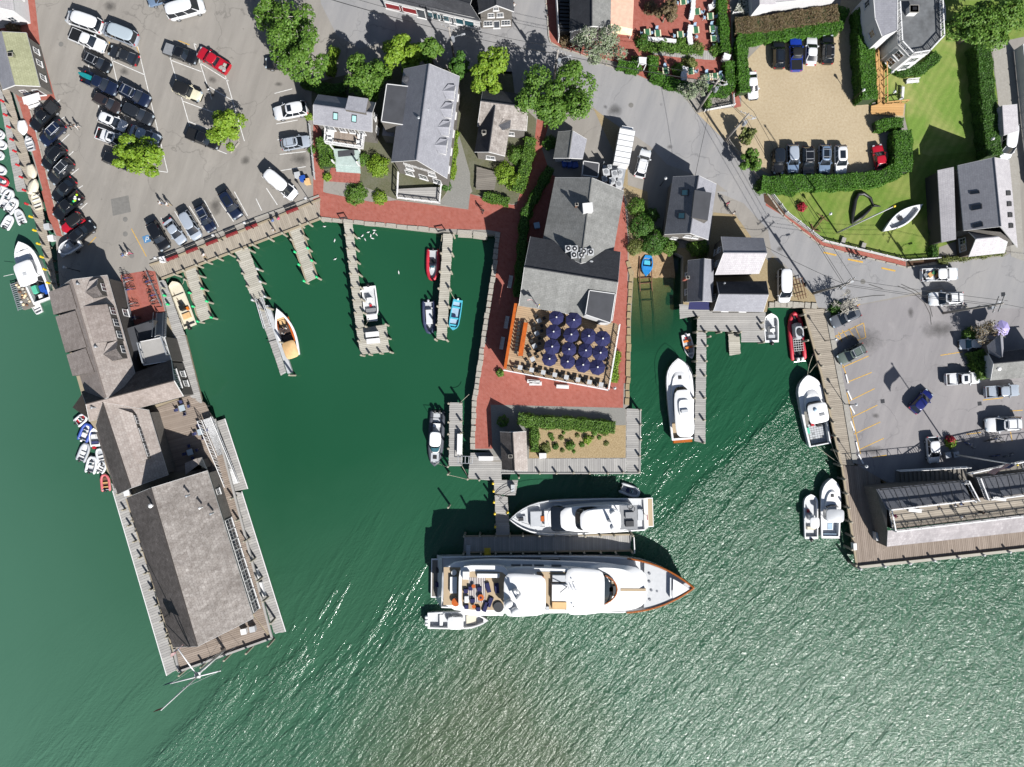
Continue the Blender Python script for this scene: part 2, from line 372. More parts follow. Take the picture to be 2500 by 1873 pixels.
def leaf(name,a,b,c,k=0.5):
 t=NT(name);g=t.n('ShaderNodeNewGeometry');v=t.coord()
 col=t.ramp(g.outputs['Random Per Island'],[(0.0,lin(a,k)),(0.5,lin(b,k)),(1.0,lin(c,k))])
 n=t.ramp(t.noise(v,0.8,3,0.6),[(0.3,0.0),(0.7,1.0)]);col=t.mix(t.math('MULTIPLY',n,0.35),col,dk(lin(b,k),0.6))
 t.set(Base_Color=col,Roughness=0.6,Specular_IOR_Level=0.35)
 tr=t.n('ShaderNodeBsdfTranslucent');t.l(col,tr.inputs[0]);mx=t.n('ShaderNodeMixShader');mx.inputs[0].default_value=0.3
 t.l(t.b.outputs[0],mx.inputs[1]);t.l(tr.outputs[0],mx.inputs[2]);t.l(mx.outputs[0],t.out.inputs[0])
leaf('leaf_lime','#6f9a1f','#8fb52d','#a9c746');leaf('leaf_mid','#4f7d22','#6a9630','#86ac48');leaf('leaf_deep','#3d6a1c','#4f8026','#66953a')
leaf('leaf_hedge','#3f721a','#558c22','#6fa532');leaf('leaf_grey','#7f9468','#98a884','#b4bea6');leaf('leaf_olive','#6d7a33','#85914a','#9ba562');leaf('leaf_brown','#7d6a4f','#917c5e','#6f6a3c')
leaf('flower_red','#c2203a','#d8334d','#a31a30',0.5);leaf('flower_white','#f0f0e6','#dfe4d0','#fbfbf5',0.5)
flat('bark','#8b8073',0.9,var=0.3,scale=5);flat('bark_pale','#c9c4b8',0.9,var=0.2,scale=5);flat('hedge_core','#2d4a16',0.95,k=0.35)
flat('skin','#c99b7d',0.6,var=0.03);flat('hair','#4a3626',0.7);flat('hair_grey','#b9b3ab',0.7)
for n_,h_ in dict(shirt_white='#e6e6e6',shirt_blue='#5c7bb5',shirt_pink='#d4587f',shirt_navy='#2c3350',shirt_grey='#8c9096',shirt_black='#232427',trouser_khaki='#b39f7d',trouser_denim='#4a5a78',trouser_dark='#2b2d33',shorts_white='#d8d8d4',dress_lilac='#b7a8d6').items():flat(n_,h_,0.85,var=0.08)
flat('flag_red','#b5283a',0.8);flat('flag_blue','#2c3a7a',0.8);flat('flag_white','#f0f0f0',0.8)
# water: murky green, ruffled by the breeze outside, calm in the basin
def water():
 t=NT('water');v=t.coord();ang=0.62
 sep=t.n('ShaderNodeSeparateXYZ');t.l(v,sep.inputs[0]);X_,Y_=sep.outputs[0],sep.outputs[1]
 rv=t.mapping(v,(1,1,1),(0,0,-.85));wv=t.mapping(rv,(0.30,1.0,1.0))
 n1=t.noise(wv,0.30,2,0.5,0.6);n2=t.noise(wv,1.5,3,0.6,0.5);n3=t.noise(t.mapping(v,(.5,1,1),(0,0,0)),3.2,3,0.6,0.4)
 d=t.math('ADD',t.math('MULTIPLY',X_,0.0095),t.math('MULTIPLY',Y_,-0.0175))
 gust=t.noise(t.mapping(rv,(.4,1,1)),0.045,5,0.62,1.2)
 ruf=t.ramp(t.math('ADD',d,t.math('MULTIPLY',gust,0.95)),[(0.48,0.02),(0.72,0.10),(0.90,0.45),(1.0,1.0)])
 h=t.math('MULTIPLY',t.math('ADD',t.math('ADD',t.math('MULTIPLY',n1,0.40),t.math('MULTIPLY',n2,0.36)),t.math('MULTIPLY',n3,0.18)),ruf)
 b=t.bump(h,1.0,WAVE_H)
 deep=t.mix(t.ramp(t.noise(v,0.02,3,0.5),[(0.3,0.0),(0.7,1.0)]),lin('#21563a',0.44),lin('#296245',0.44))
 mg=t.ramp(t.math('ADD',t.math('MULTIPLY',Y_,-0.012),t.math('MULTIPLY',t.noise(v,0.03,4,.6,.6),0.35)),[(0.30,0.0),(0.95,1.0)])
 col=t.mix(mg,deep,lin('#4b735c',0.46))  # greyer green towards the bottom: sky sheen and glint put into the colour
 # browner in the lower middle, paler grey green towards the left
 cx=t.math('SUBTRACT',1.0,t.math('ABSOLUTE',t.math('MULTIPLY',t.math('ADD',X_,4.0),0.024)))
 sl=t.ramp(t.math('MULTIPLY',t.math('ADD',cx,t.math('MULTIPLY',t.noise(v,.05,4,.6),.5)),t.math('MULTIPLY',Y_,-0.017)),[(0.62,0.0),(1.15/1.2,1.0)])
 col=t.mix(t.math('MULTIPLY',sl,.5),col,lin('#67684c',0.42))
 lg=t.ramp(t.math('MULTIPLY',X_,-0.0125),[(0.45,0.0),(1.0,1.0)]);col=t.mix(t.math('MULTIPLY',lg,0.55),col,lin('#55806d',0.5))
 t.set(Base_Color=col,Roughness=t.math('ADD',.07,t.math('MULTIPLY',ruf,.15)),IOR=1.33,Specular_IOR_Level=0.5)
 gl=t.n('ShaderNodeBsdfGlossy');gl.inputs['Roughness'].default_value=0.09;t.l(b.outputs[0],gl.inputs['Normal'])
 tr=t.n('ShaderNodeBsdfTransparent');tr.inputs[0].default_value=(0.70,0.80,0.62,1)
 sh=t.n('ShaderNodeMixShader');sh.inputs[0].default_value=.035;t.l(tr.outputs[0],sh.inputs[1]);t.l(gl.outputs[0],sh.inputs[2])
 vd=t.n('ShaderNodeVectorMath');vd.operation='DISTANCE';t.l(t.mapping(v,(1.25,.8,0)),vd.inputs[0]);c=W('23',1180,640);vd.inputs[1].default_value=(c.x*1.25,c.y*.8,0)
 msk=t.ramp(t.math('DIVIDE',t.math('ADD',vd.outputs['Value'],t.math('MULTIPLY',t.noise(v,0.4,3),2.0)),20.0),[(0.10,0.0),(0.32,.45),(0.62,1.0)])
 mx=t.n('ShaderNodeMixShader');t.l(msk,mx.inputs[0]);t.l(sh.outputs[0],mx.inputs[1]);t.l(t.b.outputs[0],mx.inputs[2]);t.l(mx.outputs[0],t.out.inputs[0])
WAVE_H=0.85
water()
# ---------------------------------------------------------------- the ground, the quays, the water
WZ=-1.7
def struct(name,mb,mats,parent=None,smooth=False):
# ground sheets keep their origin at the world origin: materials use metres
 off=MB.build;me=mb.mesh(name)
 for m in(mats if isinstance(mats,(list,tuple))else[mats]):me.materials.append(M[m])
 if smooth:shade(me,smooth)
 o=bpy.data.objects.new(name,me);COL.objects.link(o);ORG[o]=Vector((0,0,0))
 if parent is not None:o.parent=parent
 else:o['kind']='structure'
 return o
m=MB();m.add([(-900,-900,WZ),(900,-900,WZ),(900,900,WZ),(-900,900,WZ)],[(0,1,2,3)]);struct('water',m,'water')
m=MB();m.add([(-900,-900,-7),(900,-900,-7),(900,900,-7),(-900,900,-7)],[(0,1,2,3)]);struct('seabed',m,'seabed')
LAND=PL('F:-500,-500 11:-250,-400 11:130,860 370,1656 21:480,400 520,860 1010,1000 1100,1180 1440,1080 1370,760 1330,680 1290,640 22:0,270 560,70 22:560,228 1580,345 2075,370 2040,680 1990,1000 1950,1250 1890,1656 '
'32:545,150 525,570 700,590 715,700 1030,650 1870,645 1875,230 1860,215 1895,190 1900,0 23:1022,1600 1028,1100 1052,700 1005,590 1010,500 1100,480 1350,490 1480,560 1480,975 1750,1040 2200,1040 '
'24:0,985 430,1005 500,1010 620,1656 33:620,0 745,690 1100,900 2600,760 F:2700,950 F:2700,-500')
m=MB();m.prism(LAND,-7.5,0.0,1,0);land=struct('asphalt_ground',m,['asphalt_lot','granite'])
def sheet(name,s,lvl,mat,parent=None):
 m=MB();m.sheet(PL(s),0.004*lvl);return struct(name,m,mat,parent)
sheet('road','12:-30,-700 500,-700 560,30 700,310 900,420 1200,330 1500,430 1800,620 2212,640 13:30,860 580,760 700,930 860,1050 1000,1130 1200,1270 1340,1420 1760,1580 1860,1656 23:1760,0 2000,100 2212,330 24:30,520 400,880 430,1000 620,1010 1500,830 1750,1010 2500,1010 '
'2500,520 2200,480 2040,560 1480,620 1200,650 480,480 130,210 -110,-140 13:1840,1220 1600,980 1450,790 1180,690 800,560 590,470 430,420 330,370 290,0 290,-700 12:1100,-700',1,'asphalt_road')
sheet('quay_parking','24:430,1005 620,1010 1480,860 1700,1010 2500,1010 33:2500,800 1100,900 745,690 620,0 24:620,1656 500,1010',2,'asphalt_quay')
sheet('brick_promenade','12:495,1050 560,1060 590,1480 580,1656 22:600,10 1000,90 1220,75 1835,155 1850,20 2212,115 23:40,110 13:75,1656 195,1215 215,1030 320,1060 260,1290 330,1500 380,1530 960,1656 '
'23:975,100 1000,420 995,1300 985,1656 32:1850,0 1845,212 700,185 715,565 548,565 572,150 22:1930,1656 1968,1260 2112,350 2000,330 1590,322 565,222 495,80',2,'brick')
sheet('brick_footpath','11:-400,-100 290,-100 345,380 480,860 160,880 0,500 -400,300',1,'brick')
sheet('brick_strip','11:165,885 240,870 440,1656 21:540,300 545,390 490,380 420,230 360,0 11:370,1640',2,'brick')
sheet('bicycle_court','21:1040,720 1280,680 1340,690 1430,1060 1100,1180 1060,900',2,'brick')
sheet('court_strip','21:1155,705 1215,695 1310,1060 1250,1080',3,'brick_tile')
sheet('cafe_terrace','13:590,470 560,420 860,280 860,-100 1830,-100 1870,440 1830,700 1480,680 1180,690 1070,640 930,540',3,'brick')
sheet('shop_pavement','13:285,-100 370,-100 400,310 600,420 590,475 430,425 335,375 318,330',3,'brick')
sheet('side_path','13:1830,-60 1870,-60 1890,120 1900,540 1980,920 1920,935 1860,560 1870,200',4,'brick')
sheet('sand_lot','13:1600,980 1660,960 1980,920 1985,560 2212,330 14:600,250 650,-160 900,-160 910,600 880,900 1180,890 1180,1010 930,1110 1100,1500 0,1500 13:2212,1500 2050,1420 1860,1220 1840,1215',3,'sand')
sheet('lawn','14:900,0 1700,0 2300,0 2300,300 1920,380 1985,860 2010,1350 2100,1656 24:2000,300 1480,480 1470,585 1170,600 1080,575 470,430 150,180 30,10 14:60,1656 0,1600 1180,1500 1250,1300 1180,1010 1190,900 930,900',4,'lawn_green')
sheet('upper_lawn','14:1000,560 1500,260 1800,360 1950,860 1850,1300 1400,1350 1250,1300 1200,1010 1195,900 1000,890',5,'lawn')
sheet('lane','14:1930,350 2080,340 2160,860 2180,1656 24:2212,600 2100,560 14:2010,1350 1985,860',6,'concrete')
sheet('pavement','24:-15,40 30,60 150,200 480,440 1190,605 1190,650 480,478 440,455 130,210 -20,120',5,'brick')
sheet('mulch_bed','24:-40,20 10,20 150,190 135,215 -30,90',6,'mulch');sheet('mulch_verge','24:1195,605 1450,578 1480,600 1195,650',6,'mulch')
sheet('shed_yard','23:1740,180 1930,200 2212,600 24:40,560 400,900 430,1005 0,985 23:2200,1040 1480,975 1480,560 1350,490 1700,480',3,'gravel_tan')
sheet('house_yard','13:700,930 760,980 1000,1150 1000,1600 1170,1656 23:1200,480 1010,480 1000,100 13:960,1656 940,1450',3,'gravel_tan')
sheet('dock_yard','32:700,185 1845,212 1865,230 1868,360 1100,400 1030,650 720,620',4,'gravel')
sheet('planting_bed','32:1040,370 1868,362 1866,643 1030,648',5,'pebbles')
sheet('drive','22:1580,110 1660,0 12:1750,1150 1850,1500 22:1850,0 22:1835,152',3,'gravel')
sheet('garden_yards','12:480,720 1130,560 2212,620 13:30,860 210,1030 200,1215 75,1656 23:40,100 22:2212,110 1960,40 1850,20 12:1870,1656 1700,1100 1650,1656 22:1580,100 1220,70 12:590,1480 560,1060 480,900',1,'soil')
# ramp of sand under the slipway
m=MB();br=PL('23:1000,470 1360,470 1420,600 1400,900 1390,1300 1040,1300 1040,900 1000,620');zs=[0.02,0.02,-0.5,-2.1,-3.6,-3.6,-2.1,-0.6]
nx,ny=10,22;vs=[]
for j in range(ny+1):
 for i in range(nx+1):
  y=460+900*j/ny;x0=985+45*min(1,j/8);x1=1370+60*min(1,j/6)
  z=0.05-1.75*(max(0,y-520)/200)if y<720 else-1.70-2.2*(y-720)/640
  p=W('23',x0+(x1-x0)*i/nx,y,0);vs.append((p.x,p.y,z+random.uniform(-.06,.06)))
m.add(vs,[(j*(nx+1)+i,j*(nx+1)+i+1,(j+1)*(nx+1)+i+1,(j+1)*(nx+1)+i)for j in range(ny)for i in range(nx)])
struct('slipway_beach',m,'beach',smooth=True)
# ---------------------------------------------------------------- buildings
def inset(poly,d):
 """move the sides of a convex polygon inwards by d (xy)"""
 n=len(poly);c=sum((Vector((p[0],p[1],0))for p in poly),Vector())/n;out=[]
 ln=[]
 for i in range(n):
  a=Vector((poly[i][0],poly[i][1],0));b=Vector((poly[(i+1)%n][0],poly[(i+1)%n][1],0))
  e=(b-a).normalized();nn=Vector((-e.y,e.x,0))
  if nn.dot(c-a)<0:nn=-nn
  ln.append((a+nn*d,e))
 for i in range(n):
  p,e=ln[i-1];q,f=ln[i];den=e.x*f.y-e.y*f.x
  t=((q.x-p.x)*f.y-(q.y-p.y)*f.x)/den if abs(den)>1e-6 else 0
  out.append(p+e*t)
 return out
def slope_slab(mb,a,b,c,d,mi,th=0.14,medge=None):
 """roof slope: a-b eave, c-d ridge (c above b); UV metres"""
 a,b,c,d=map(Vector,(a,b,c,d));me=mi if medge is None else medge
 u=(b-a);L=u.length;u.normalize();n=u.cross(d-a).normalized();vdir=n.cross(u)
 uvs=[((p-a).dot(u),(p-a).dot(vdir))for p in(a,b,c,d)]
 if n.z<0:mb.quad(a,d,c,b,mi,[uvs[0],uvs[3],uvs[2],uvs[1]])
 else:mb.quad(a,b,c,d,mi,uvs)
 t=Vector((0,0,th));lo=[p-t for p in(a,b,c,d)];hi=[a,b,c,d]
 mb.quad(lo[0],lo[3],lo[2],lo[1],me)
 for i in range(4):mb.quad(hi[i],hi[(i+1)%4],lo[(i+1)%4],lo[i],me)
def wall_face(mb,pts,mi):
 pts=[Vector(p)for p in pts];u=(pts[1]-pts[0]);u.z=0;u.normalize()
 n=len(mb.v);mb.v+=[tuple(p)for p in pts];mb.uv[len(mb.f)]=[((p-pts[0]).dot(u),p.z)for p in pts]
 mb.f.append(list(range(n,n+len(pts))));mb.m.append(mi)
class House:pass
def gable(name,label,ridge,zr,eaves,ze,roof=('sh_grey','sh_grey'),wall='wall_sh',z0=0.0,oh=0.3,cat='house',parent=None,trim='trim',rake=True,group=None,simple=False):
 R1,R2=PL(ridge,zr);A,B,C,D=PL(eaves,ze)
 h=House()
 # walls stand inside the eaves
 q=inset([A,B,C,D],oh);base=Vector((sum(p.x for p in q)/4,sum(p.y for p in q)/4,z0))
 if parent is None:h.o=thing(name,label,cat,base,0,group)
 else:h.o=parent
 pref='' if parent is None else name+'_'
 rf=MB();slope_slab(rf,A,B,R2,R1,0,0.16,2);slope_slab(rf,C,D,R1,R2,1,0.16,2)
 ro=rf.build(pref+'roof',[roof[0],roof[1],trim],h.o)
 h.roof=ro;h.mid=base
 rc=MB();rc.tube([R1+Vector((0,0,.02)),R2+Vector((0,0,.02))],0.09,6);rc.build('ridge_cap',[roof[0]],ro)
 if rake and not simple:
  for P0,Pm,P1 in((A,R1,D),(B,R2,C)):
   rk=MB();out=(Pm-(R1+R2)/2).normalized()*0.04
   for s,e in((P0,Pm),(P1,Pm)):
    d=Vector((0,0,.2));s2=s+out;e2=e+out
    rk.quad(s2-d,e2-d,e2+Vector((0,0,.02)),s2+Vector((0,0,.02)),0);rk.quad(s-d,s2-d,s2,s,0);rk.quad(s+Vector((0,0,.02)),s2+Vector((0,0,.02)),e2+Vector((0,0,.02)),e+Vector((0,0,.02)),0)
   rk.build('rake_board',[trim],ro)
 drop=0.16
 def zat(p,E0,E1,Ra):
  e=(Vector((E1.x,E1.y,0))-Vector((E0.x,E0.y,0))).normalized();n=Vector((-e.y,e.x,0));d=abs((Vector((p.x,p.y,0))-Vector((E0.x,E0.y,0))).dot(n));D0=abs((Vector((Ra.x,Ra.y,0))-Vector((E0.x,E0.y,0))).dot(n))
  return ze+(zr-ze)*min(1,d/max(D0,.1))-drop
 wz=[zat(q[0],A,B,R1),zat(q[1],A,B,R2),zat(q[2],C,D,R2),zat(q[3],C,D,R1)]
 h.c=[Vector((q[i].x,q[i].y,z0))for i in range(4)];h.wz=wz;h.z0=z0
 top=[Vector((q[i].x,q[i].y,wz[i]))for i in range(4)];bot=h.c
 def pk(i,j,Rk): # peak above wall i-j under the ridge line
  e=top[j]-top[i];dv=R2-R1;den=e.x*dv.y-e.y*dv.x
  t=((R1.x-top[i].x)*dv.y-(R1.y-top[i].y)*dv.x)/den if abs(den)>1e-6 else 0.5
  t=min(0.95,max(0.05,t));p=top[i]+e*t;p.z=zr-drop;return p
 wl=MB()
 wall_face(wl,[bot[0],bot[1],top[1],top[0]],0);wall_face(wl,[bot[2],bot[3],top[3],top[2]],0)
 wall_face(wl,[bot[1],bot[2],top[2],pk(1,2,R2),top[1]],0);wall_face(wl,[bot[3],bot[0],top[0],pk(3,0,R1),top[3]],0)
 h.wall=wl.build(pref+'wall',[wall],h.o)
 return h
def block(name,label,poly,z1,roof='membrane',wall='wall_sh',z0=0.0,cat='building',parent=None,trim='trim',edge=True,roofname='roof',topname=None):
 pts=PL(poly,z1)if isinstance(poly,str)else poly;h=House()
 n=len(pts);a=sum(pts[i][0]*pts[(i+1)%n][1]-pts[(i+1)%n][0]*pts[i][1]for i in range(n))
 if a<0:pts=pts[::-1]
 c=Vector((sum(p[0]for p in pts)/n,sum(p[1]for p in pts)/n,z0));pref='' if parent is None else name+'_'
 h.o=thing(name,label,cat,c)if parent is None else parent;h.mid=c
 wl=MB();q=[Vector((p[0],p[1],z0))for p in pts]
 for i in range(n):
  j=(i+1)%n;wall_face(wl,[q[i],q[j],Vector((q[j].x,q[j].y,z1-.1)),Vector((q[i].x,q[i].y,z1-.1))],0)
 h.wall=wl.build(pref+'wall',[wall],h.o)
 rf=MB();rf.prism([(p[0],p[1])for p in pts],z1-.12,z1,0)
 uvs={}
 for i,f in enumerate(rf.f):uvs[i]=[(rf.v[k][0],rf.v[k][1])for k in f]
 rf.uv=uvs;h.roof=rf.build(pref+roofname,[roof],h.o)
 if edge:
  ed=MB()
  for i in range(n):
   a,b=Vector((pts[i][0],pts[i][1],z1)),Vector((pts[(i+1)%n][0],pts[(i+1)%n][1],z1));d=(b-a);L=d.length
   ed.box(((a.x+b.x)/2,(a.y+b.y)/2,z1-.1),(L+.1,.1,.16),math.atan2(d.y,d.x))
  ed.build('roof_edge',[trim],h.roof)
 h.c=q;h.z0=z0;return h
def seg(h,i):return h.c[i],h.c[(i+1)%len(h.c)]
def window(h,i,u,z,w=0.9,hh=1.2,nx=2,ny=2,frame='trim',pane='glass_house',door=False,name=None):
 """window in wall i at fraction u; z is the sill height above the base"""
 a,b=seg(h,i);d=(b-a);d.z=0;L=d.length;d.normalize();n=Vector((d.y,-d.x,0))
 if n.dot(a-h.mid)<0:n=-n
 c=a+d*(u*L);c.z=h.z0+z;rz=math.atan2(d.y,d.x)
 f=MB();t=.09;o=c+n*0.03
 for sx in(-1,1):f.box((o.x+d.x*sx*(w/2),o.y+d.y*sx*(w/2),c.z-t),(t,.10,hh+2*t),rz)
 f.box((o.x,o.y,c.z-t),(w,.10,t),rz);f.box((o.x,o.y,c.z+hh),(w,.10,t),rz)
 for k in range(1,nx):f.box((o.x+d.x*(k/nx-.5)*w,o.y+d.y*(k/nx-.5)*w,c.z),(.04,.07,hh),rz)
 for k in range(1,ny):f.box((o.x,o.y,c.z+hh*k/ny-.02),(w,.07,.04),rz)
 wo=f.build(name or('door' if door else 'window'),[frame],h.o)
 p=MB();o2=c+n*0.035;p.box((o2.x,o2.y,c.z),(w-.02,.03,hh-.01),rz);p.build('pane',[pane],wo)
 s=MB();s.box((o.x+n.x*.06,o.y+n.y*.06,c.z-t-.05),(w+.25,.2,.05),rz);s.build('sill',[frame],wo)
 return wo
def on_roof(h,c,x,y,z,dims,name,mats,tilt=None,rz=0.0,part=None):
 p=W(c,x,y,z);m=MB();m.box((p.x,p.y,p.z-.25),(dims[0],dims[1],dims[2]+.25),rz)
 return m.build(name,mats,part or h.roof)
def slope_pt(h_pts,c,x,y):
 """pixel -> point on the plane through three world points"""
 a,b,d=h_pts;n=(b-a).cross(d-a);o=Vector((0,0,CAMH));r=W(c,x,y,0)-o
 return o+r*((a-o).dot(n)/r.dot(n)),(n if n.z>0 else-n).normalized()
def skylight(h,plane,corners,c,name='skylight',pane='glass_sky',frame='dark_metal',lift=.12):
 pts=[]
 for t in corners.split():
  x,y=map(float,t.split(','));p,n=slope_pt(plane,c,x,y);pts.append(p)
 m=MB();up=n*lift;n0=len(m.v)
 cx=sum(pts,Vector())/len(pts);ins=[cx+(p-cx)*.80+up for p in pts]
 m.rings([[p-n*.1 for p in pts],[p+up for p in pts],ins],0,False,False)
 fo=m.build(name,[frame],h.roof);g=MB();g.add([p-n*.02 for p in ins],[(0,1,2,3)]);g.build('pane',[pane],fo)
 return fo
def wedge(h,poly_lo,poly_hi,name,mats,parent=None):
 """closed solid between two loops of world points"""
 m=MB();m.rings([poly_lo,poly_hi],[0],True,True,1);return m.build(name,mats,parent or h.roof)
def dormer(h,plane,c,back,front_l,front_r,peak=None,zt=1.3,roof=('sh_grey','sh_grey'),wall='wall_sh',win=True):
 """dormer: back = px of the ridge's meeting with the roof, front_l/front_r px of the face's foot on the roof"""
 b,n=slope_pt(plane,c,*back);l,_=slope_pt(plane,c,*front_l);r,_=slope_pt(plane,c,*front_r)
 l2=l+Vector((0,0,zt));r2=r+Vector((0,0,zt));m=MB()
 if peak is not None:
  pkp=(l2+r2)/2+Vector((0,0,peak));mb=(l+r)/2;bk=b
  slope_slab(m,l2,l+(b-mb)*.6+Vector((0,0,zt*.35)),bk+Vector((0,0,.02)),pkp,0,.08,3)
  slope_slab(m,r2,r+(b-mb)*.6+Vector((0,0,zt*.35)),bk+Vector((0,0,.02)),pkp,1,.08,3)
  wall_face(m,[l,r,r2,pkp,l2],2)
  m.add([l,l2,l+(b-mb)*.6+Vector((0,0,zt*.35))],[(0,1,2)],2);m.add([r,r2,r+(b-mb)*.6+Vector((0,0,zt*.35))],[(0,1,2)],2)
 else:
  dv=b-(l+r)/2;lb=l+dv;rb=r+dv;up=Vector((0,0,.05))
  slope_slab(m,l2,r2,rb+up,lb+up,0,.1,3);wall_face(m,[l,r,r2,l2],2)
  m.add([l,l2,lb],[(0,1,2)],2);m.add([r,r2,rb],[(0,1,2)],2)
 o=m.build('dormer',[roof[0],roof[1],wall,'trim'],h.roof)
 if win:
  hh=House();hh.o=o;hh.c=[l,r];hh.mid=Vector(b);hh.z0=(l.z+r.z)/2;L=(r-l).length
  k=max(1,int(L/1.6))if peak is None else 1
  for i in range(k):
   f=MB();a=l+(r-l)*((i+.5)/k);d=(r-l).normalized();nn=Vector((d.y,-d.x,0));nn=nn if nn.dot(a-Vector(b))>0 else-nn
   p=a+nn*.04;rz=math.atan2(d.y,d.x);wz=min(1.1,L/k*.6);wh=zt*.66
   f.box((p.x,p.y,a.z+zt*.18),(wz,.06,wh),rz,0);g=p+nn*.025
   for sx in(-.25,.25):
    for sz in(.04,.52):f.box((g.x+d.x*sx*wz,g.y+d.y*sx*wz,a.z+zt*.18+sz*wh),(wz*.36,.04,wh*.4),rz,1)
   f.build('dormer_window',['trim','glass_house'],h.roof)
 return o
def chimney(h,c,x,y,z,w=.7,hh=1.2,mat='brick'):
 p=W(c,x,y,z);m=MB();m.box((p.x,p.y,z-hh-1.2),(w,w*.8,hh+1.2));m.box((p.x,p.y,z-.12),(w+.14,w*.8+.14,.12),0,1);m.box((p.x,p.y,z),(w*.5,w*.35,.14),0,2)
 return m.build('chimney',[mat,'concrete','black'],h.roof)
def vent(h,c,x,y,z,r=.12,hh=.6,mat='galv'):
 p=W(c,x,y,z);m=MB();m.cyl((p.x,p.y,z-hh-.5),r,hh+.5,8);m.cyl((p.x,p.y,z),r*1.6,.1,8,0,r*.8)
 return m.build('roof_vent',[mat],h.roof)
 # --- left wharf
h=gable('wharf_shed','small waterside shed with mossy pale green roof at the left edge','11:10,275 125,735',5.4,'11:-110,300 20,775 345,745 228,285',3.6,('sh_grey','sh_moss'),'wall_sh',cat='shed')
for u in(.25,.55,.8):window(h,2,u,1.2,.8,1.0)
window(h,1,.35,1.2,.9,1.0);window(h,1,.7,0.1,.9,1.9,1,1,door=True)
chimney(h,'11',85,470,5.6,.6,.8,'sh_moss')
m=MB();p=W('11',270,850,2.4);m.box((p.x,p.y,2.3),(2.6,1.1,.1),.28);m.build('awning',['white'],h.o)
h=gable('corner_house','white cottage cut off by the top left corner of the picture','11:-80,-330 -25,60',6.5,'11:-260,-330 -220,150 120,95 70,-330',4.2,('sh_pale','sh_pale'),'wall_white',cat='house')
window(h,1,.7,1.2);window(h,2,.5,1.2)
# long shingled block with dormers
h=gable('wharf_hall','long brown shingled wharf building with dormers beside the bicycle court','21:615,760 915,1785',8.6,'21:455,870 765,1830 1205,1712 925,722',4.6,('sh_cedar','sh_cedar_lt'),'wall_sh_dk',z0=0,cat='building')
R1,R2=PL('21:615,760 915,1785',8.6);A,B,C,D=PL('21:455,870 765,1830 1205,1712 925,722',4.6)
pe=(R1,R2,C);pw=(R1,R2,A)
dormer(h,pe,'21',(735,868),(935,905),(900,760),1.0,1.5,('sh_cedar_dk','sh_cedar_lt'),'wall_sh_dk')
dormer(h,pe,'21',(765,1150),(1075,1290),(990,985),None,1.9,('sh_cedar','sh_cedar'),'wall_sh_dk')
dormer(h,pe,'21',(890,1405),(1105,1440),(1065,1290),1.0,1.5,('sh_cedar_dk','sh_cedar_lt'),'wall_sh_dk')
for c4 in('450,872 605,805 668,1010 492,1065','508,1085 655,1030 752,1342 595,1392','603,1412 745,1352 820,1560 655,1592'):
 pts=[slope_pt(pw,'21',*map(float,t.split(',')))[0]for t in c4.split()]
 lo=[p-Vector((0,0,.4))for p in pts];hi=[pts[0]+Vector((0,0,.75)),pts[1]+Vector((0,0,.12)),pts[2]+Vector((0,0,.12)),pts[3]+Vector((0,0,.75))]
 m=MB();m.rings([lo,hi],1,True,False);slope_slab(m,hi[0]+Vector((0,0,.05)),hi[3]+Vector((0,0,.05)),hi[2]+Vector((0,0,.05)),hi[1]+Vector((0,0,.05)),0,.1)
 m.build('shed_dormer',['sh_cedar','wall_sh_dk'],h.roof)
for u in(.35,.45,.7):window(h,2,u,1.2,1.0,1.2)
vent(h,'21',665,795,8.4);vent(h,'21',820,1340,8.4)
h=gable('cross_wing','shingled cross wing joining the dormered hall to the middle wing','31:300,178 1060,-22',8.2,'31:262,70 21:1478,1452 31:1140,112 330,330',4.4,('sh_cedar_dk','sh_cedar'),'wall_sh_dk',cat='building')
for u in(.3,.5,.7):window(h,1,u,3.4,.8,1.0)
for u in(.35,.65):window(h,1,u,1.0,.8,1.1)
vent(h,'31',345,210,8.0)
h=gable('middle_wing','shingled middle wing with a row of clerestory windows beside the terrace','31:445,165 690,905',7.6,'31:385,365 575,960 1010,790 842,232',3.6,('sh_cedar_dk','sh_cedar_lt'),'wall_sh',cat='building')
R1,R2=PL('31:445,165 690,905',7.6);C,=PL('31:1010,790',3.6);pe=(R1,R2,C)
pts=[slope_pt(pe,'31',*t)[0]for t in((585,215),(735,255),(862,645),(745,690))]
hi=[pts[0]+Vector((0,0,.1)),pts[1]+Vector((0,0,.95)),pts[2]+Vector((0,0,.95)),pts[3]+Vector((0,0,.1))]
m=MB();m.rings([[p-Vector((0,0,.3))for p in pts],hi],1,True,False);slope_slab(m,hi[1]+Vector((0,0,.06)),hi[2]+Vector((0,0,.06)),hi[3]+Vector((0,0,.06)),hi[0]+Vector((0,0,.06)),0,.1)
cl=m.build('clerestory',['sh_cedar_lt','wall_sh_dk'],h.o)
a,b=pts[1],pts[2];d=(b-a);L=d.length;d.normalize();nn=Vector((-d.y,d.x,0));nn=nn if nn.x>0 else-nn
for u in(.05,.12,.33,.42,.51,.66,.75,.84):
 p=a+d*(u*L+.4)+nn*.04;f=MB();rz=math.atan2(d.y,d.x);f.box((p.x,p.y,p.z+.15),(.8,.06,.7),rz)
 for sx in(-.2,.2):f.box((p.x+d.x*sx+nn.x*.02,p.y+d.y*sx+nn.y*.02,p.z+.2),(.3,.05,.6),rz,1)
 f.build('clerestory_window',['trim','glass_house'],cl)
block('west_annex','low dark shingled annex above the raft of white dinghies','31:385,420 490,415 640,900 545,910',3.0,'sh_cedar_dk','wall_sh_dk',-1.2,edge=False)
h=gable('boathouse','large shingled boathouse with mottled roof at the end of the wharf','31:862,905 41:1264,985',9.0,'31:650,990 41:1050,992 1748,740 31:1350,755',4.2,('sh_cedar_dk','sh_blotch'),'wall_sh',cat='building',oh=.35)
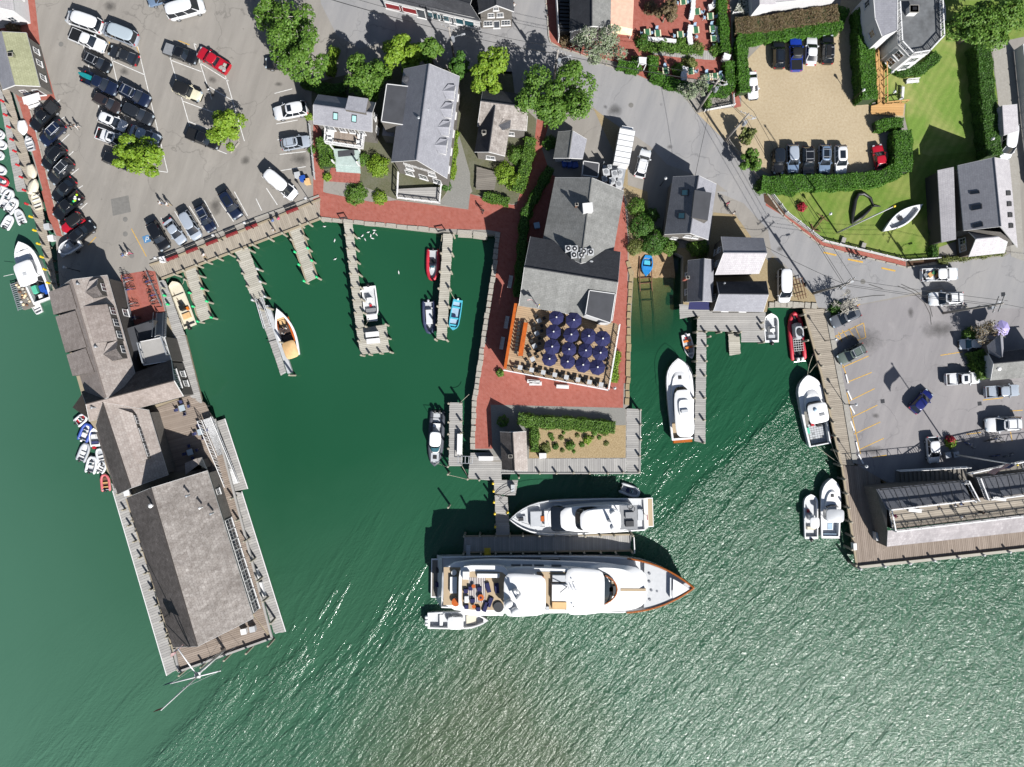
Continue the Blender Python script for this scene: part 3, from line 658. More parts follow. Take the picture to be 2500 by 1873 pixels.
R1,R2=PL('31:862,905 41:1264,985',9.0);C,=PL('41:1748,740',4.2)
for i in range(9):window(h,2,.04+.073*i,.6,1.5,2.2,3,2)
window(h,2,.86,1.6,.8,1.0)
vent(h,'31',855,1060,9.1,.2,.5,'white');vent(h,'31',1165,975,7.7);vent(h,'31',1280,1080,7.0,.12,.5,'white');vent(h,'31',1375,1130,6.2)
# small gable on the terrace and the flat roofs by the stair
gable('porch_gable','little hip roofed shingled porch at the corner of the dark terrace','31:1255,650 1275,700',3.7,'31:1155,690 1160,790 1345,745 1300,640',2.7,('sh_cedar_lt','sh_cedar_lt'),'wall_sh',cat='porch',simple=True)
block('stair_house','flat roofed grey block with roof landing beside the outside stair','21:1205,1300 1420,1255 1480,1460 1240,1500',4.0,'plank_grey','wall_sh_dk',cat='building')
block('low_annex','low black flat roof between the dormered hall and the stair','21:1100,1180 1330,1110 1340,1270 1215,1300 1170,1480 1130,1400',2.6,'membrane','wall_sh_dk',cat='building',edge=False)
# --- houses on the promenade
h=gable('balcony_house','grey roofed house with two skylights and a white front balcony','12:495,905 1002,975',8.4,'12:540,815 1032,885 1002,1142 498,1072',6.0,('sh_grey','sh_grey'),'wall_sh')
R1,R2=PL('12:495,905 1002,975',8.4);C,=PL('12:1002,1142',6.0);pl=(R1,R2,C)
skylight(h,pl,'668,965 710,972 708,1037 666,1032','12');skylight(h,pl,'830,988 872,994 868,1058 826,1050','12')
block('box_dormer','','12:800,828 968,852 945,975 770,945',8.9,'sh_grey','wall_sh',5.5,parent=h.o,edge=False)
for u in(.2,.38,.56):window(h,2,u,3.6,.9,1.5,2,2)
window(h,2,.8,3.6,1.4,1.9,2,1,door=True);window(h,1,.3,3.6);window(h,1,.6,1.2)
def rail(mb,pts,z,h=1.0,post=1.4,r=.05,mi=0,slats=True,closed=False):
 pts=[Vector((p[0],p[1],z))for p in pts];n=len(pts)
 for i in range(n if closed else n-1):
  a,b=pts[i],pts[(i+1)%n];d=b-a;L=d.length;k=max(1,round(L/post));rz=math.atan2(d.y,d.x);mid=(a+b)/2
  mb.box((mid.x,mid.y,z+h-.08),(L,.17,.08),rz,mi);mb.box((mid.x,mid.y,z+.12),(L,.06,.05),rz,mi)
  for j in range(k+1):
   p=a+d*(j/k);mb.box((p.x,p.y,z),(.11,.11,h+.05),rz,mi)
  if slats:
   ns=int(L/.26)
   for j in range(ns):
    p=a+d*((j+.5)/ns);mb.box((p.x,p.y,z+.15),(.05,.04,h-.2),rz,mi)
bz=3.1;bp=PL('12:612,1118 938,1165 925,1285 605,1240',bz)
block('balcony','',bp,bz,'white','wall_white',2.7,parent=h.o,edge=False)
m=MB();q=PL('12:680,1132 882,1160 878,1255 668,1222',bz);e=q[1]-q[0]
for i in range(15):
 t0,t1=i/15+.004,(i+1)/15-.004;m.prism([q[0].lerp(q[1],t0),q[0].lerp(q[1],t1),q[3].lerp(q[2],t1),q[3].lerp(q[2],t0)],bz+.003,bz+.03)
tag(m.build('balcony_planks',['plank_brown'],h.o),kind='stuff')
m=MB();rail(m,bp,bz,1.0,1.2,closed=True);m.build('balcony_rail',['white'],h.o)
for x,y in((650,1150),(645,1210),(905,1190),(895,1240)):
 p=W('12',x,y,bz);m=MB();m.box((p.x,p.y,bz+.35),(.6,.6,.08));m.box((p.x-.28,p.y,bz+.4),(.08,.6,.5))
 for sx in(-.25,.25):
  for sy in(-.25,.25):m.box((p.x+sx,p.y+sy,bz),(.06,.06,.38))
 tag(m.build('balcony_chair',['white']),'white armchair on the house balcony with brown planks','chair','balcony chairs')
pb=PL('12:668,1285 898,1300 893,1435 682,1420',.9)
block('porch','',pb,.9,'mint','wall_white',0,parent=h.o,edge=False,roofname='floor')
m=MB();a,b=pb[3],pb[2]
for k in range(3):
 o=Vector((.02*k,-.3*(k+1),0));m.prism([a,b,b+o,a+o],0,.7-.2*k)
m.build('step',['mint'],h.o)
m=MB()
for t in((0,.02),(1,.02),(0,.98),(1,.98)):
 p=pb[0].lerp(pb[1],t[0]).lerp(pb[3].lerp(pb[2],t[0]),t[1]);m.box((p.x,p.y,.9),(.2,.2,1.9))
m.build('porch_post',['white'],h.o)
m=MB();p=W('12',780,1325,.93);m.box((p.x,p.y,.93),(2.5,.9,.02),.1);m.build('porch_mat',['membrane'],h.o)
h=gable('long_house','long grey gabled house with four east dormers behind the promenade','12:1497,553 1387,1383',10.2,'12:1275,598 1168,1397 1652,1542 1760,662',6.4,('sh_grey','sh_grey'),'wall_sh')
R1,R2=PL('12:1497,553 1387,1383',10.2);C,=PL('12:1652,1542',6.4);pe=(R1,R2,C)
for bx,l,r in(((1610,785),(1712,880),(1728,755)),((1588,940),(1690,1035),(1706,908)),((1565,1098),(1668,1190),(1684,1065)),((1540,1252),(1645,1345),(1661,1220))):
 dormer(h,pe,'12',bx,l,r,.55,.75,('sh_grey','sh_grey'),'wall_white')
for u in(.28,.72):window(h,1,u,4.2,1.1,1.3)
for u in(.22,.5,.78):window(h,1,u,.9,1.2,1.9,2,2,door=(u==.5))
for k in range(5):window(h,2,.12+.19*k,3.6,.9,1.3)
lv=MB();a,b=seg(h,1)
for sgn in(.36,.64):
 c=a.lerp(b,sgn);d=(b-a).normalized();nn=Vector((d.y,-d.x,0));nn=nn if nn.dot(a-h.mid)>0 else-nn
 for k in range(12):lv.box((c.x+d.x*(k-5.5)*.22+nn.x*.08,c.y+d.y*(k-5.5)*.22+nn.y*.08,6.0),(.1,.1,.9),math.atan2(d.y,d.x))
lv.build('louvre',['trim'],h.wall)
vent(h,'12',1290,680,7.6,.3,.5,'membrane');vent(h,'12',1355,920,8.2);vent(h,'12',1405,1015,9.8,.15);vent(h,'12',1485,945,9.6)
block('west_wing','','12:1130,727 1352,752 1302,1083 1083,1050',7.4,'membrane','wall_sh',0,parent=h.o)
block('wing_porch','','12:1100,1090 1200,1100 1190,1180 1090,1170',3.2,'sh_grey','wall_sh',0,parent=h.o,edge=False)
def deck(name,label,poly,z,mat='plank',ang=None,wd=.28,th=.12,parent=None,cat='deck',z0=None,gap=.03,beam='timber',kind='stuff',kerb=None):
 """boards laid across a convex outline; they are too narrow to count and stay one part"""
 pts=PL(poly,z)if isinstance(poly,str)else[Vector(p)for p in poly]
 c=sum(pts,Vector())/len(pts)
 o=thing(name,label,cat,(c.x,c.y,z))if parent is None else parent
 if ang is None:e=pts[1]-pts[0];ang=math.atan2(e.y,e.x)
 d=Vector((math.cos(ang),math.sin(ang),0));n=Vector((-d.y,d.x,0));m=MB() # boards run along d
 lo=min(p.dot(n)for p in pts);hi=max(p.dot(n)for p in pts);k=int((hi-lo)/wd)+1;rnd=random.Random(len(pts)*7+k)
 for i in range(k):
  a0,a1=lo+i*wd+gap/2,min(hi,lo+(i+1)*wd-gap/2)
  if a1-a0<.02:continue
  def span(v):
   xs=[]
   for j in range(len(pts)):
    p,q=pts[j],pts[(j+1)%len(pts)];pv,qv=p.dot(n)-v,q.dot(n)-v
    if(pv<=0)!=(qv<=0):xs.append(p.lerp(q,pv/(pv-qv)).dot(d))
   return(min(xs),max(xs))if len(xs)>=2 else None
  s0,s1=span(a0+1e-4),span(a1-1e-4)
  if not s0 or not s1:continue
  j0,j1=rnd.uniform(-.03,.03),rnd.uniform(-.03,.03);zz=z+rnd.uniform(-.008,.008)
  q=[d*(s0[0]+j0)+n*a0,d*(s0[1]+j1)+n*a0,d*(s1[1]+j1)+n*a1,d*(s1[0]+j0)+n*a1]
  b=len(m.v);m.v+=[(p.x,p.y,zz-.05)for p in q]+[(p.x,p.y,zz)for p in q]
  for f in((4,5,6,7),(0,1,5,4),(1,2,6,5),(2,3,7,6),(3,0,4,7)):m.f.append([b+t for t in f]);m.m.append(0)
 pk=m.build('deck_planks',[mat],o);tag(pk,kind='stuff')
 fr=MB();fr.prism(inset(pts,.12),z-th-.22,z-.055);fr.build('deck_frame',[beam],o)
 return o
deck('front_deck','','22:1222,-30 1235,60 1585,105 1600,-40',.7,'plank_grey',0.0,parent=h.o)
m=MB();rail(m,PL('12:1610,1530 22:1590,105 1225,62 12:1235,1500',.7),.7,.9,1.2);m.build('deck_rail',['white'],h.o)
h=gable('front_gable_house','weathered dark house with cross gable between driveway and brick lane','12:1945,872 13:140,925',6.8,'12:1965,755 13:150,830 125,1130 12:1915,1090',4.4,('sh_dark','sh_blotch'),'wall_sh')
window(h,2,.3,1.1);window(h,1,.5,1.1)
g2=gable('cross_gable','','12:2065,912 2010,1312',6.7,'12:1925,1080 1888,1312 2152,1348 13:10,930',4.2,('sh_dark','sh_blotch'),'wall_sh',parent=h.o)
R1,R2=PL('12:2065,912 2010,1312',6.7);C,=PL('12:2152,1348',4.2)
dormer(h,(R1,R2,C),'12',(2095,1085),(2195,1120),(2212,1010),.5,.8,('sh_dark','sh_blotch'))
window(g2,1,.5,.9,1.3,1.3);chimney(h,'12',1970,1140,6.4,.5,.9,'concrete')
deck('house_porch','','12:1905,1440 2090,1490 2060,1640 1900,1640',.6,'plank_dark',.1,parent=h.o)
# --- along the street
h=gable('shop_row','long low shop with dark roof and white show windows on the street','12:1090,-190 1850,36',6.2,'12:1140,-360 1900,-130 1945,188 1082,-6',3.2,('sh_dark','sh_dark'),'wall_white',cat='shop',oh=.15)
for u in(.12,.22,.36,.44,.5):window(h,2,u,.8,1.6,1.5,1,1,pane='glass_teal')
window(h,2,.29,.1,1.0,2.1,1,1,door=True);window(h,2,.62,.1,1.3,2.3,1,1,door=True);window(h,2,.75,.8,2.6,1.3,1,1,pane='red_dk');window(h,2,.9,.8,2.6,1.3,1,1,pane='red_dk')
h=gable('shingled_shop','grey shingled gable front shop with white windows and flower boxes','12:2062,-270 2076,44',7.6,'12:1895,-220 1922,114 2230,100 2210,-220',5.2,('sh_dark','sh_dark'),'wall_sh',cat='shop')
for u in(.22,.8):window(h,1,u,.9,1.3,1.3,3,2);window(h,1,u*.5+.22,3.4,.9,1.0)
window(h,1,.5,.1,.9,2.0,1,1,door=True);window(h,1,.5,5.3,.7,.8)
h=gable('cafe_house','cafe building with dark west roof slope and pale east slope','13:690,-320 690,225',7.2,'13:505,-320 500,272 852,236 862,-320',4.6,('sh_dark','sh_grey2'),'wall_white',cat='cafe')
window(h,1,.5,1.0,1.2,1.4);window(h,1,.25,1.0,.9,1.2)
p=PL('13:853,-200 1066,-200 1046,240 848,222',3.4);m=MB()
m.add([p[0]+Vector((0,0,.5)),p[1]-Vector((0,0,.4)),p[2]-Vector((0,0,.4)),p[3]+Vector((0,0,.5))],[(0,1,2,3),(3,2,1,0)])
q=PL('13:848,222 1046,240 1040,292 870,278',3.0);m.add([p[3]+Vector((0,0,.5)),p[2]-Vector((0,0,.4)),q[2]-Vector((0,0,.6)),q[3]-Vector((0,0,.4))],[(0,1,2,3),(3,2,1,0)],1)
aw=thing('cafe_awning','pink canvas awning beside the cafe terrace','awning',(p[0].x,p[0].y,0));m.build('canvas',['pink_awning','cream_canvas'],aw)
for i in(1,2,3):mm=MB();mm.cyl((p[i].x,p[i].y,0),.06,3.0,8);mm.build('post',['white'],aw)
# --- white house with the roof deck
oz=5.6;op=PL('14:1105,40 1125,385 1225,492 1375,468 1498,335 1478,-120 1100,-120',oz)
h=block('bay_house','white house with eight sided bay and grey roof deck',op,oz,'membrane2','wall_white',cat='house')
m=MB();rail(m,inset(op,.12),oz,1.0,1.0,closed=True);m.build('balustrade',['white'],h.roof)
for i in range(7):
 a,b=seg(h,i)
 if(b-a).length>1.5:window(h,i,.5,1.2,1.1,1.5);window(h,i,.5,3.6,1.1,1.3)
h2=block('bay_house_wing','','14:905,-100 925,160 985,320 1115,265 1120,-100',6.6,'sh_grey','wall_white',0,parent=h.o)
for z in(1.2,4.2):window(h2,0,.3,z,.9,1.3);window(h2,1,.5,z,.9,1.2);window(h2,4,.4,z,.9,1.2)
block('bay_house_porch','','14:1478,-100 1530,60 1535,235 1490,245',3.4,'sh_grey','wall_white',0,parent=h.o)
chimney(h,'14',1265,75,6.8,1.2,1.0,'white')
h=gable('lane_shed','small pale roofed shed beside the lane and hedge at right','14:2022,915 2037,1168',3.5,'14:1980,938 1995,1175 2167,1128 2153,903',2.5,('sh_pale','sh_pale'),'wall_white',cat='shed')
window(h,0,.5,.9,.8,.8)
h=gable('gallery_hall','big grey shingled hall with roof windows east of the lawn','14:1953,1362 24:2012,300',7.4,'14:1640,1432 24:1692,335 2158,480 14:2086,1385',4.6,('sh_grey','sh_pale'),'wall_sh',cat='building')
R1,R2=PL('14:1953,1362 24:2012,300',7.4);A,B,C,D=PL('14:1640,1432 24:1692,335 2158,480 14:2086,1385',4.6)
for cc in('1745,0 1825,-10 1832,15 1752,25','1752,122 1848,105 1852,148 1760,165','1765,285 1855,262 1862,300 1772,318'):skylight(h,(R1,R2,A),cc,'24','roof_window','glass')
for y in(15,108,203,296):skylight(h,(R1,R2,C),f'{2052 + y * .08},{y - 20} {2088 + y * .08},{y - 22} {2090 + y * .08},{y + 18} {2054 + y * .08},{y + 20}','24','roof_window','glass')
lt=MB();q=PL('14:1465,1472 1580,1455 24:1600,420 1500,440',3.6);slope_slab(lt,q[0],q[3],q[2]+Vector((0,0,.7)),q[1]+Vector((0,0,.7)),0,.15);lt.build('lean_to_roof',['sh_pale'],h.o)
lt=MB();wp=inset([p for p in q],.2);lt.prism([(p.x,p.y)for p in wp],0,3.5);lt.build('lean_to_wall',['wall_sh_dk'],h.o)
h2=gable('south_wing','small gabled wing with white roof and two west windows by the road','24:1800,408 2083,380',5.4,'24:1715,325 2002,292 2042,530 1737,562',3.3,('sh_grey','sh_pale'),'wall_brown',cat='building')
for u in(.35,.65):window(h2,3,u,1.1,.9,1.3)
h=gable('kiosk','small dark roofed kiosk with white front by the right edge','24:1950,1485 2420,1440',5.0,'24:1905,1400 2420,1330 2420,1590 1925,1632',3.2,('sh_dark','sh_grey2'),'wall_white',cat='kiosk')
gable('kiosk_wing','pale gabled wing behind the kiosk at the right edge','24:2005,1235 2022,1430',4.6,'24:1895,1330 1935,1470 2040,1410 2030,1240',3.2,('sh_grey','sh_grey'),'wall_sh',cat='building',simple=True)
vent(h,'24',2000,1530,4.6,.2,.5,'white')
block('rear_terrace','white roofed building cut off by the top edge above the sand lot','14:-80,-160 -60,38 600,-30 620,-160',3.6,'sh_pale','wall_white',cat='building')
gable('hydrangea_house','pale gabled roof at the top edge beside white hydrangeas','13:2130,-200 2140,40',5.0,'13:2060,-180 2075,120 2300,40 2290,-200',3.4,('sh_pale','sh_pale'),'wall_white',cat='house')
# --- restaurant
h=gable('restaurant','large grey roofed restaurant on the brick promenade with air conditioners','13:690,1538 23:595,620',8.0,'13:372,1535 23:255,470 870,560 13:968,1652',5.0,('sh_grey2','sh_grey2'),'wall_white',cat='restaurant',oh=.35)
for u in(.15,.35,.6,.8):window(h,2,u,1.0,1.0,1.4)
g2=gable('cross_hall','','23:108,650 916,780',9.0,'23:160,388 937,520 868,1118 60,985',5.8,('sh_dark','sh_grey2'),'wall_white',parent=h.o,oh=.35)
for u in(.15,.3,.45):window(g2,2,u,3.6,1.6,1.8,2,1,pane='glass')
window(g2,1,.4,1.2);window(g2,3,.5,1.2)
block('stair_tower','','23:668,853 892,884 852,1135 635,1062',8.2,'membrane','wall_white',4.0,parent=h.o)
block('entry_roof','','23:770,1085 860,1100 850,1135 765,1130',7.4,'membrane','wall_white',3.0,parent=h.o,edge=False)
p=W('23',650,150,8.0);m=MB();m.box((p.x,p.y,6.6),(1.3,1.2,2.2),.1);m.box((p.x,p.y,8.8),(1.4,1.3,.1),.1,1);m.build('roof_hatch',['white','trim'],h.roof)
chimney(h,'23',560,110,8.4,.35,1.6,'rust')
for i,(x,y)in enumerate(((487,490),(542,492),(537,547),(620,515),(600,548),(680,520))):
 p=W('23',x,y,8.0);m=MB();m.box((p.x,p.y,6.6),(.85,.85,1.4),.08);m.cyl((p.x,p.y,8.0),.34,.06,14,1);m.cyl((p.x,p.y,8.06),.12,.05,8,2)
 tag(m.build('condenser_unit',['lightgrey','dark_metal','white']),'white condenser with round fan on the restaurant roof','air conditioner','condensers on the restaurant roof')
m=MB();p=W('23',605,500,7.0);m.box((p.x,p.y,6.3),(3.4,.1,.35),.08);m.box((p.x,p.y-2,6.3),(3.4,.1,.35),.08);m.build('equipment_rail',['dark_metal'],h.roof)
for x,y in((660,430),(685,612)):
 p=W('23',x,y,7.4);m=MB();m.cyl((p.x,p.y,6.4),.04,1.0,6);m.dome((p.x,p.y,7.3),.35,10,3,0,.4);m.build('satellite_dish',['lightgrey'],h.roof)
hh=gable('kitchen_hut','little gabled hut north of the restaurant kitchen','13:522,1130 490,1365',4.4,'13:397,1140 358,1365 612,1372 648,1205',3.0,('sh_grey2','sh_grey'),'wall_white',cat='hut')
window(hh,1,.5,1.0)
block('cold_store','black roofed box with white edge behind the restaurant','13:618,1392 753,1412 742,1532 607,1512',3.2,'membrane','wall_white',cat='cold store')
for i,(x,y,s)in enumerate(((815,1485,1.0),(890,1500,1.0),(800,1545,.8),(870,1560,1.0),(925,1590,1.0),(845,1440,.6),(935,1490,.8))):
 p=W('13',x,y,2.6);m=MB();m.box((p.x,p.y,0.9),(s,s,1.7),.15);m.cyl((p.x,p.y,2.6),.32*s,.06,12,1)
 tag(m.build('kitchen_vent',['lightgrey','grey']),'pale square ventilation unit on the frame behind the restaurant','ventilator','ventilation units behind the restaurant')
m=MB();q=PL('13:785,1425 985,1455 955,1640 770,1600',.9);m.prism(q,.6,.85)
for p in q:m.box((p.x,p.y,0),(.12,.12,2.4))
tag(m.build('equipment_frame',['galv']),'steel frame carrying ventilation units behind the restaurant','frame')
# --- sheds by the slipway
h=gable('dormer_house','small dark roofed house with two skylights beside the street','13:1613,1518 23:1537,358',7.0,'13:1392,1528 23:1318,367 1697,416 13:1768,1592',4.4,('sh_mid','sh_grey'),'wall_sh')
R1,R2=PL('13:1613,1518 23:1537,358',7.0);A,=PL('13:1392,1528',4.4)
skylight(h,(R1,R2,A),'1438,182 1502,180 1498,240 1434,238','23','skylight','glass_teal');skylight(h,(R1,R2,A),'1468,-15 1530,-20 1526,38 1464,38','23','skylight','glass_teal')
block('box_dormer','','23:1580,-15 1725,10 1692,248 1553,222',7.3,'membrane','wall_sh',4.6,parent=h.o,edge=False)
for u in(.3,.55,.75):window(h,1,u,3.2 if u>.5 else 1.0,.9,1.0)
h=gable('white_roof_shed','two storey boat shed with bright pale roof beside the road','23:1830,528 2203,530',5.9,'23:1808,388 2172,400 2132,710 1757,718',4.2,('sh_grey','sh_pale'),'wall_sh',cat='shed')
for u in(.3,.7):window(h,3,u,3.0,.8,1.0);window(h,3,u,.9,.8,1.1)
h=gable('narrow_shed','narrow dark shingled shed with navy awning on the small pier','23:1660,580 1645,945',5.2,'23:1520,595 1514,952 1738,952 1743,590',3.2,('sh_mid','sh_grey'),'wall_sh',cat='shed')
chimney(h,'23',1520,742,5.4,.4,1.4,'brick');window(h,0,.3,1.0,.8,1.0);window(h,0,.75,1.0,.8,1.0)
m=MB();q=PL('23:1525,955 1705,955 1702,1022 1522,1018',2.3);m.add([q[0]+Vector((0,0,.5)),q[1]+Vector((0,0,.5)),q[2],q[3]],[(0,1,2,3),(3,2,1,0)]);m.build('awning',['navy'],h.o)
h=gable('pier_shed','long low shed with pale south roof on the small pier','23:1792,882 2217,886',5.2,'23:1772,778 2197,772 2170,1040 1742,1032',3.2,('sh_dark','sh_grey'),'wall_sh',cat='shed')
window(h,3,.5,1.0,1.0,1.2,3,2);vent(h,'23',1838,790,4.2,.1,.4)
for u in(.3,.7):window(h,2,u,.9,.9,1.1)
h=gable('dock_hut','brown shingled dock hut beside the hedged planting bed','32:890,425 906,755',5.0,'32:780,420 798,745 1022,757 1008,415',3.2,('sh_cedar_dk','sh_cedar_lt'),'wall_sh',cat='hut')
chimney(h,'32',872,632,5.0,.45,1.0,'concrete');window(h,3,.5,1.2)
# --- building with the roof deck, lower right
dz=4.8
h=block('deck_building','shingled pier building with roof deck and white railings at lower right','33:1040,1080 1745,1000 2600,905 2600,1085 1085,1262',dz,'plank_brown','wall_sh',cat='building',edge=False)
for poly,nm,mt in((('33:935,915','33:1690,838','33:1752,1002','33:1030,1092'),'north_roof','sh_mid'),(('33:1800,815','33:2600,720','33:2600,900','33:1890,995'),'north_roof','sh_mid')):
 q=[PL(poly[0],4.0)[0],PL(poly[1],4.0)[0],PL(poly[2],dz+.3)[0],PL(poly[3],dz+.3)[0]]
 m=MB();slope_slab(m,q[0],q[1],q[2],q[3],0,.15);m.build(nm,[mt],h.o)
 m=MB()
 for s in range(2):pass
 wl=MB();wall_face(wl,[Vector((q[0].x,q[0].y,0)),Vector((q[1].x,q[1].y,0)),q[1]-Vector((0,0,.15)),q[0]-Vector((0,0,.15))],0)
 for a,b in((0,3),(1,2)):wall_face(wl,[Vector((q[a].x,q[a].y,0)),Vector((q[b].x,q[b].y,0)),q[b]-Vector((0,0,.15)),q[a]-Vector((0,0,.15))],0)
 wl.build('north_wall',['wall_sh'],h.o)
 # slatted frame above the slope
 fr=MB()
 for k in range(8):
  a=q[0].lerp(q[1],(k+.3)/8)+Vector((0,0,.9));b=q[3].lerp(q[2],(k+.3)/8)+Vector((0,0,.4));fr.tube([a,b],.06,4)
  fr.tube([a,a-Vector((0,0,.9))],.05,4)
 fr.tube([q[0]+Vector((0,0,.9)),q[1]+Vector((0,0,.9))],.06,4);fr.build('roof_frame',['dark_metal'],h.o)
q=PL('33:1035,1275 2600,1090',dz+.2)+PL('33:2600,1240 1028,1412',3.0)
m=MB();slope_slab(m,q[3],q[2],q[1],q[0],0,.15);m.build('south_roof',['sh_speck'],h.o)
wl=MB();q0=PL('33:935,915',4.0)[0]
wall_face(wl,[Vector((q0.x,q0.y,0)),Vector((q[3].x,q[3].y,0)),q[3]-Vector((0,0,.15)),q[0]-Vector((0,0,.15)),PL('33:1030,1092',dz+.3)[0]-Vector((0,0,.15)),q0-Vector((0,0,.15))],0)
wall_face(wl,[Vector((q[3].x,q[3].y,0)),Vector((q[2].x,q[2].y,0)),q[2]-Vector((0,0,.15)),q[3]-Vector((0,0,.15))],0);wl.build('outer_wall',['wall_sh'],h.o)
for pts_,mt,nm in(('33:1035,1085 1752,1003 1760,1018','white','deck_rail'),('33:1890,998 2600,905','white','deck_rail'),('33:1040,1090 1075,1270 2600,1090','white','deck_rail'),('33:1700,838 1790,1010','white','stair_rail'),('33:1800,815 1870,1000','white','stair_rail')):
 m=MB();rail(m,PL(pts_,dz),dz,1.05,1.8);m.build(nm,[mt],h.o)
m=MB();a,b=PL('33:1085,1255 2600,1075',dz)
n_=13
for i in range(n_+1):
 p=a.lerp(b,i/n_);m.box((p.x-.25,p.y+.75,dz),(.08,.08,1.0));m.tube([(p.x,p.y,dz+.1),(p.x-.35,p.y+1.1,dz+.9)],.05,4)
m.tube([a+Vector((-.3,1.0,.9)),b+Vector((-.3,1.0,.9))],.06,4);m.tube([a+Vector((-.1,.5,.5)),b+Vector((-.1,.5,.5))],.04,4);m.build('inner_frame',['dark_metal'],h.o)
deck('deck_floor','','33:1050,1095 2600,910 2600,1080 1085,1258',dz+.02,'plank',None,.3,.02,parent=h.o)
# outside stair with white rails
a0,a1=W('33',1110,820,.2),W('33',1720,790,3.6);a1.z=3.6
st=thing('outside_stair','long outside stair with white railings against the deck building','stairs',(a0.x,a0.y,0));n=16
for k in range(n):
 p=a0.lerp(a1,(k+.5)/n);m=MB();m.box((p.x,p.y,p.z-.06),(.62,2.2,.07),.08);m.build('tread',['plank_dark'],st)
for off in(1.15,-1.15):
 m=MB();o=Vector((0,off,0));m.tube([a0+o+Vector((0,0,1)),a1+o+Vector((0,0,1))],.09,4);m.tube([a0+o+Vector((0,0,0)),a1+o],.12,4)
 for k in range(25):
  p=a0.lerp(a1,k/24)+o;m.box((p.x,p.y,p.z),(.07,.07,1.0))
 m.build('stair_rail',['white'],st)
q=PL('33:1715,775 2190,670 2200,740 1800,830',3.6);m=MB();m.prism(q,3.45,3.6);m.build('landing',['plank_dark'],st)
m=MB();rail(m,[q[0],q[1],q[2]],3.6,1.05,1.5);m.build('landing_rail',['white'],st)
# ---------------------------------------------------------------- piers, floats, pilings
def _piling(cap=None):
 m=MB();m.tube([(0,0,-6.5),(0,0,-.55),(0,0,0)],[.19,.17,.16],9,0)
 if cap:m.v=[];m.f=[];m.m=[];m.tube([(0,0,-6.5),(0,0,-.62)],[.19,.175],9,0,cap=False);m.tube([(0,0,-.62),(0,0,0),(0,0,.05)],[.178,.17,.09],9,1)
 else:m.tube([(0,0,0),(0,0,.04)],[.16,.10],9,0)
 me=m.mesh('piling');me.materials.append(M['piling']);me.materials.append(M[cap or 'piling']);shade(me,50);return me
PIL={c:_piling(c)for c in(None,'green_pt','yellow','red','white','lightgrey')}
def pilings(dock,s,z=1.0,cap=None):
 for p in PL(s,z):
  instw('piling',PIL[cap],dock,p,rot=(random.uniform(-.02,.02),random.uniform(-.02,.02),random.random()*6))
def beam(dock,s,z,w=.25,h=.22,mat='timber',name='kerb_beam'):
 q=PL(s,z);m=MB()
 for a,b in zip(q,q[1:]):
  d=b-a;m.box(((a.x+b.x)/2,(a.y+b.y)/2,z-h),(d.length+.02,w,h),math.atan2(d.y,d.x))
 return m.build(name,[mat],dock)
def ang(s):
 a,b=PL(s);return math.atan2(b.y-a.y,b.x-a.x)
DK={}
d=deck('boardwalk','broad plank boardwalk along the parking lot edge of the basin','21:1292,635 22:555,65 552,228 21:1395,750',.02,'plank',ang('22:0,285 30,365'),.3,cat='boardwalk')
pilings(d,'21:1500,712 1578,678 1690,632 1772,600 1870,566 1975,535 2085,492 2180,455 22:105,398 222,355 445,268 375,275 548,225',.9)
beam(d,'21:1395,752 22:552,232',.2,.3,.25);beam(d,'21:1292,632 1480,575 22:0,287 555,62',.18,.25,.2)
d=deck('finger_pier','short finger pier with green tipped pilings beside the cream skiff','21:1588,668 1692,638 1832,1092 1715,1132',0.0,'plank_pale',ang('21:1590,670 1690,640'),.3,cat='pier',)
pilings(d,'21:1590,758',.9);pilings(d,'21:1630,872 1660,990 1700,1120 1738,835 1778,945 1818,1085',1.0,'green_pt');pilings(d,'21:1412,895 1440,972',.9,'green_pt');pilings(d,'21:1712,722 1400,830',.9)
beam(d,'21:1590,690 1716,1128',.12,.2);beam(d,'21:1694,650 1830,1090',.12,.2)
d=deck('finger_pier','finger pier leading to the gangway float and the wooden launch','21:2028,515 2140,470 22:88,908 -35,940',0.0,'plank_pale',ang('21:2030,515 2140,475'),.3,cat='pier')
pilings(d,'21:2050,590 2090,705 2130,815 2150,500',.95);pilings(d,'21:2175,935 22:5,665',.95,'lightgrey');pilings(d,'22:30,775 70,905',.95,'lightgrey')
fz=WZ+.55
fl=deck('landing_float','narrow grey landing float with gangway beside the wooden launch','22:-10,935 62,905 262,1565 215,1590',fz,'plank_grey',ang('22:0,930 62,905'),.4,.3,cat='float',beam='lightgrey')
m=MB();q=PL('22:75,985 112,978 315,1562 272,1572',fz+.35);m.prism(q,fz-.3,fz+.3);m.build('float_box',['lightgrey'],fl)
beam(fl,'22:105,1175 178,1158',fz+.05,.12,.06,'lightgrey','joint');beam(fl,'22:95,1300 240,1260',fz+.05,.12,.06,'dark_metal','joint')
pilings(fl,'22:285,1585 35,1015 95,1000',1.3);pilings(fl,'22:205,1300',1.2)
m=MB()
for o in(0,1):
 q=PL('22:8,930 60,1180' if not o else '22:55,915 120,1160');a=q[0]+Vector((0,0,.9));b=q[1]+Vector((0,0,fz+.9));m.tube([a,b],.05,5);m.tube([a-Vector((0,0,.8)),b-Vector((0,0,.8))],.06,5)
 for k in range(7):p=a.lerp(b,k/6);m.tube([p,p-Vector((0,0,.8))],.035,4)
m.build('gangway',['alu'],fl)
d=deck('finger_pier','finger pier with green tipped pilings nearest the brick promenade','22:275,322 385,280 532,745 435,790',0.0,'plank_pale',ang('22:275,322 385,280'),.3,cat='pier')
pilings(d,'22:298,412 405,378',.9);pilings(d,'22:330,518 365,628 410,770 442,485 475,592 518,735',1.0,'green_pt');beam(d,'22:280,330 438,786',.12,.2);beam(d,'22:388,288 530,742',.12,.2)
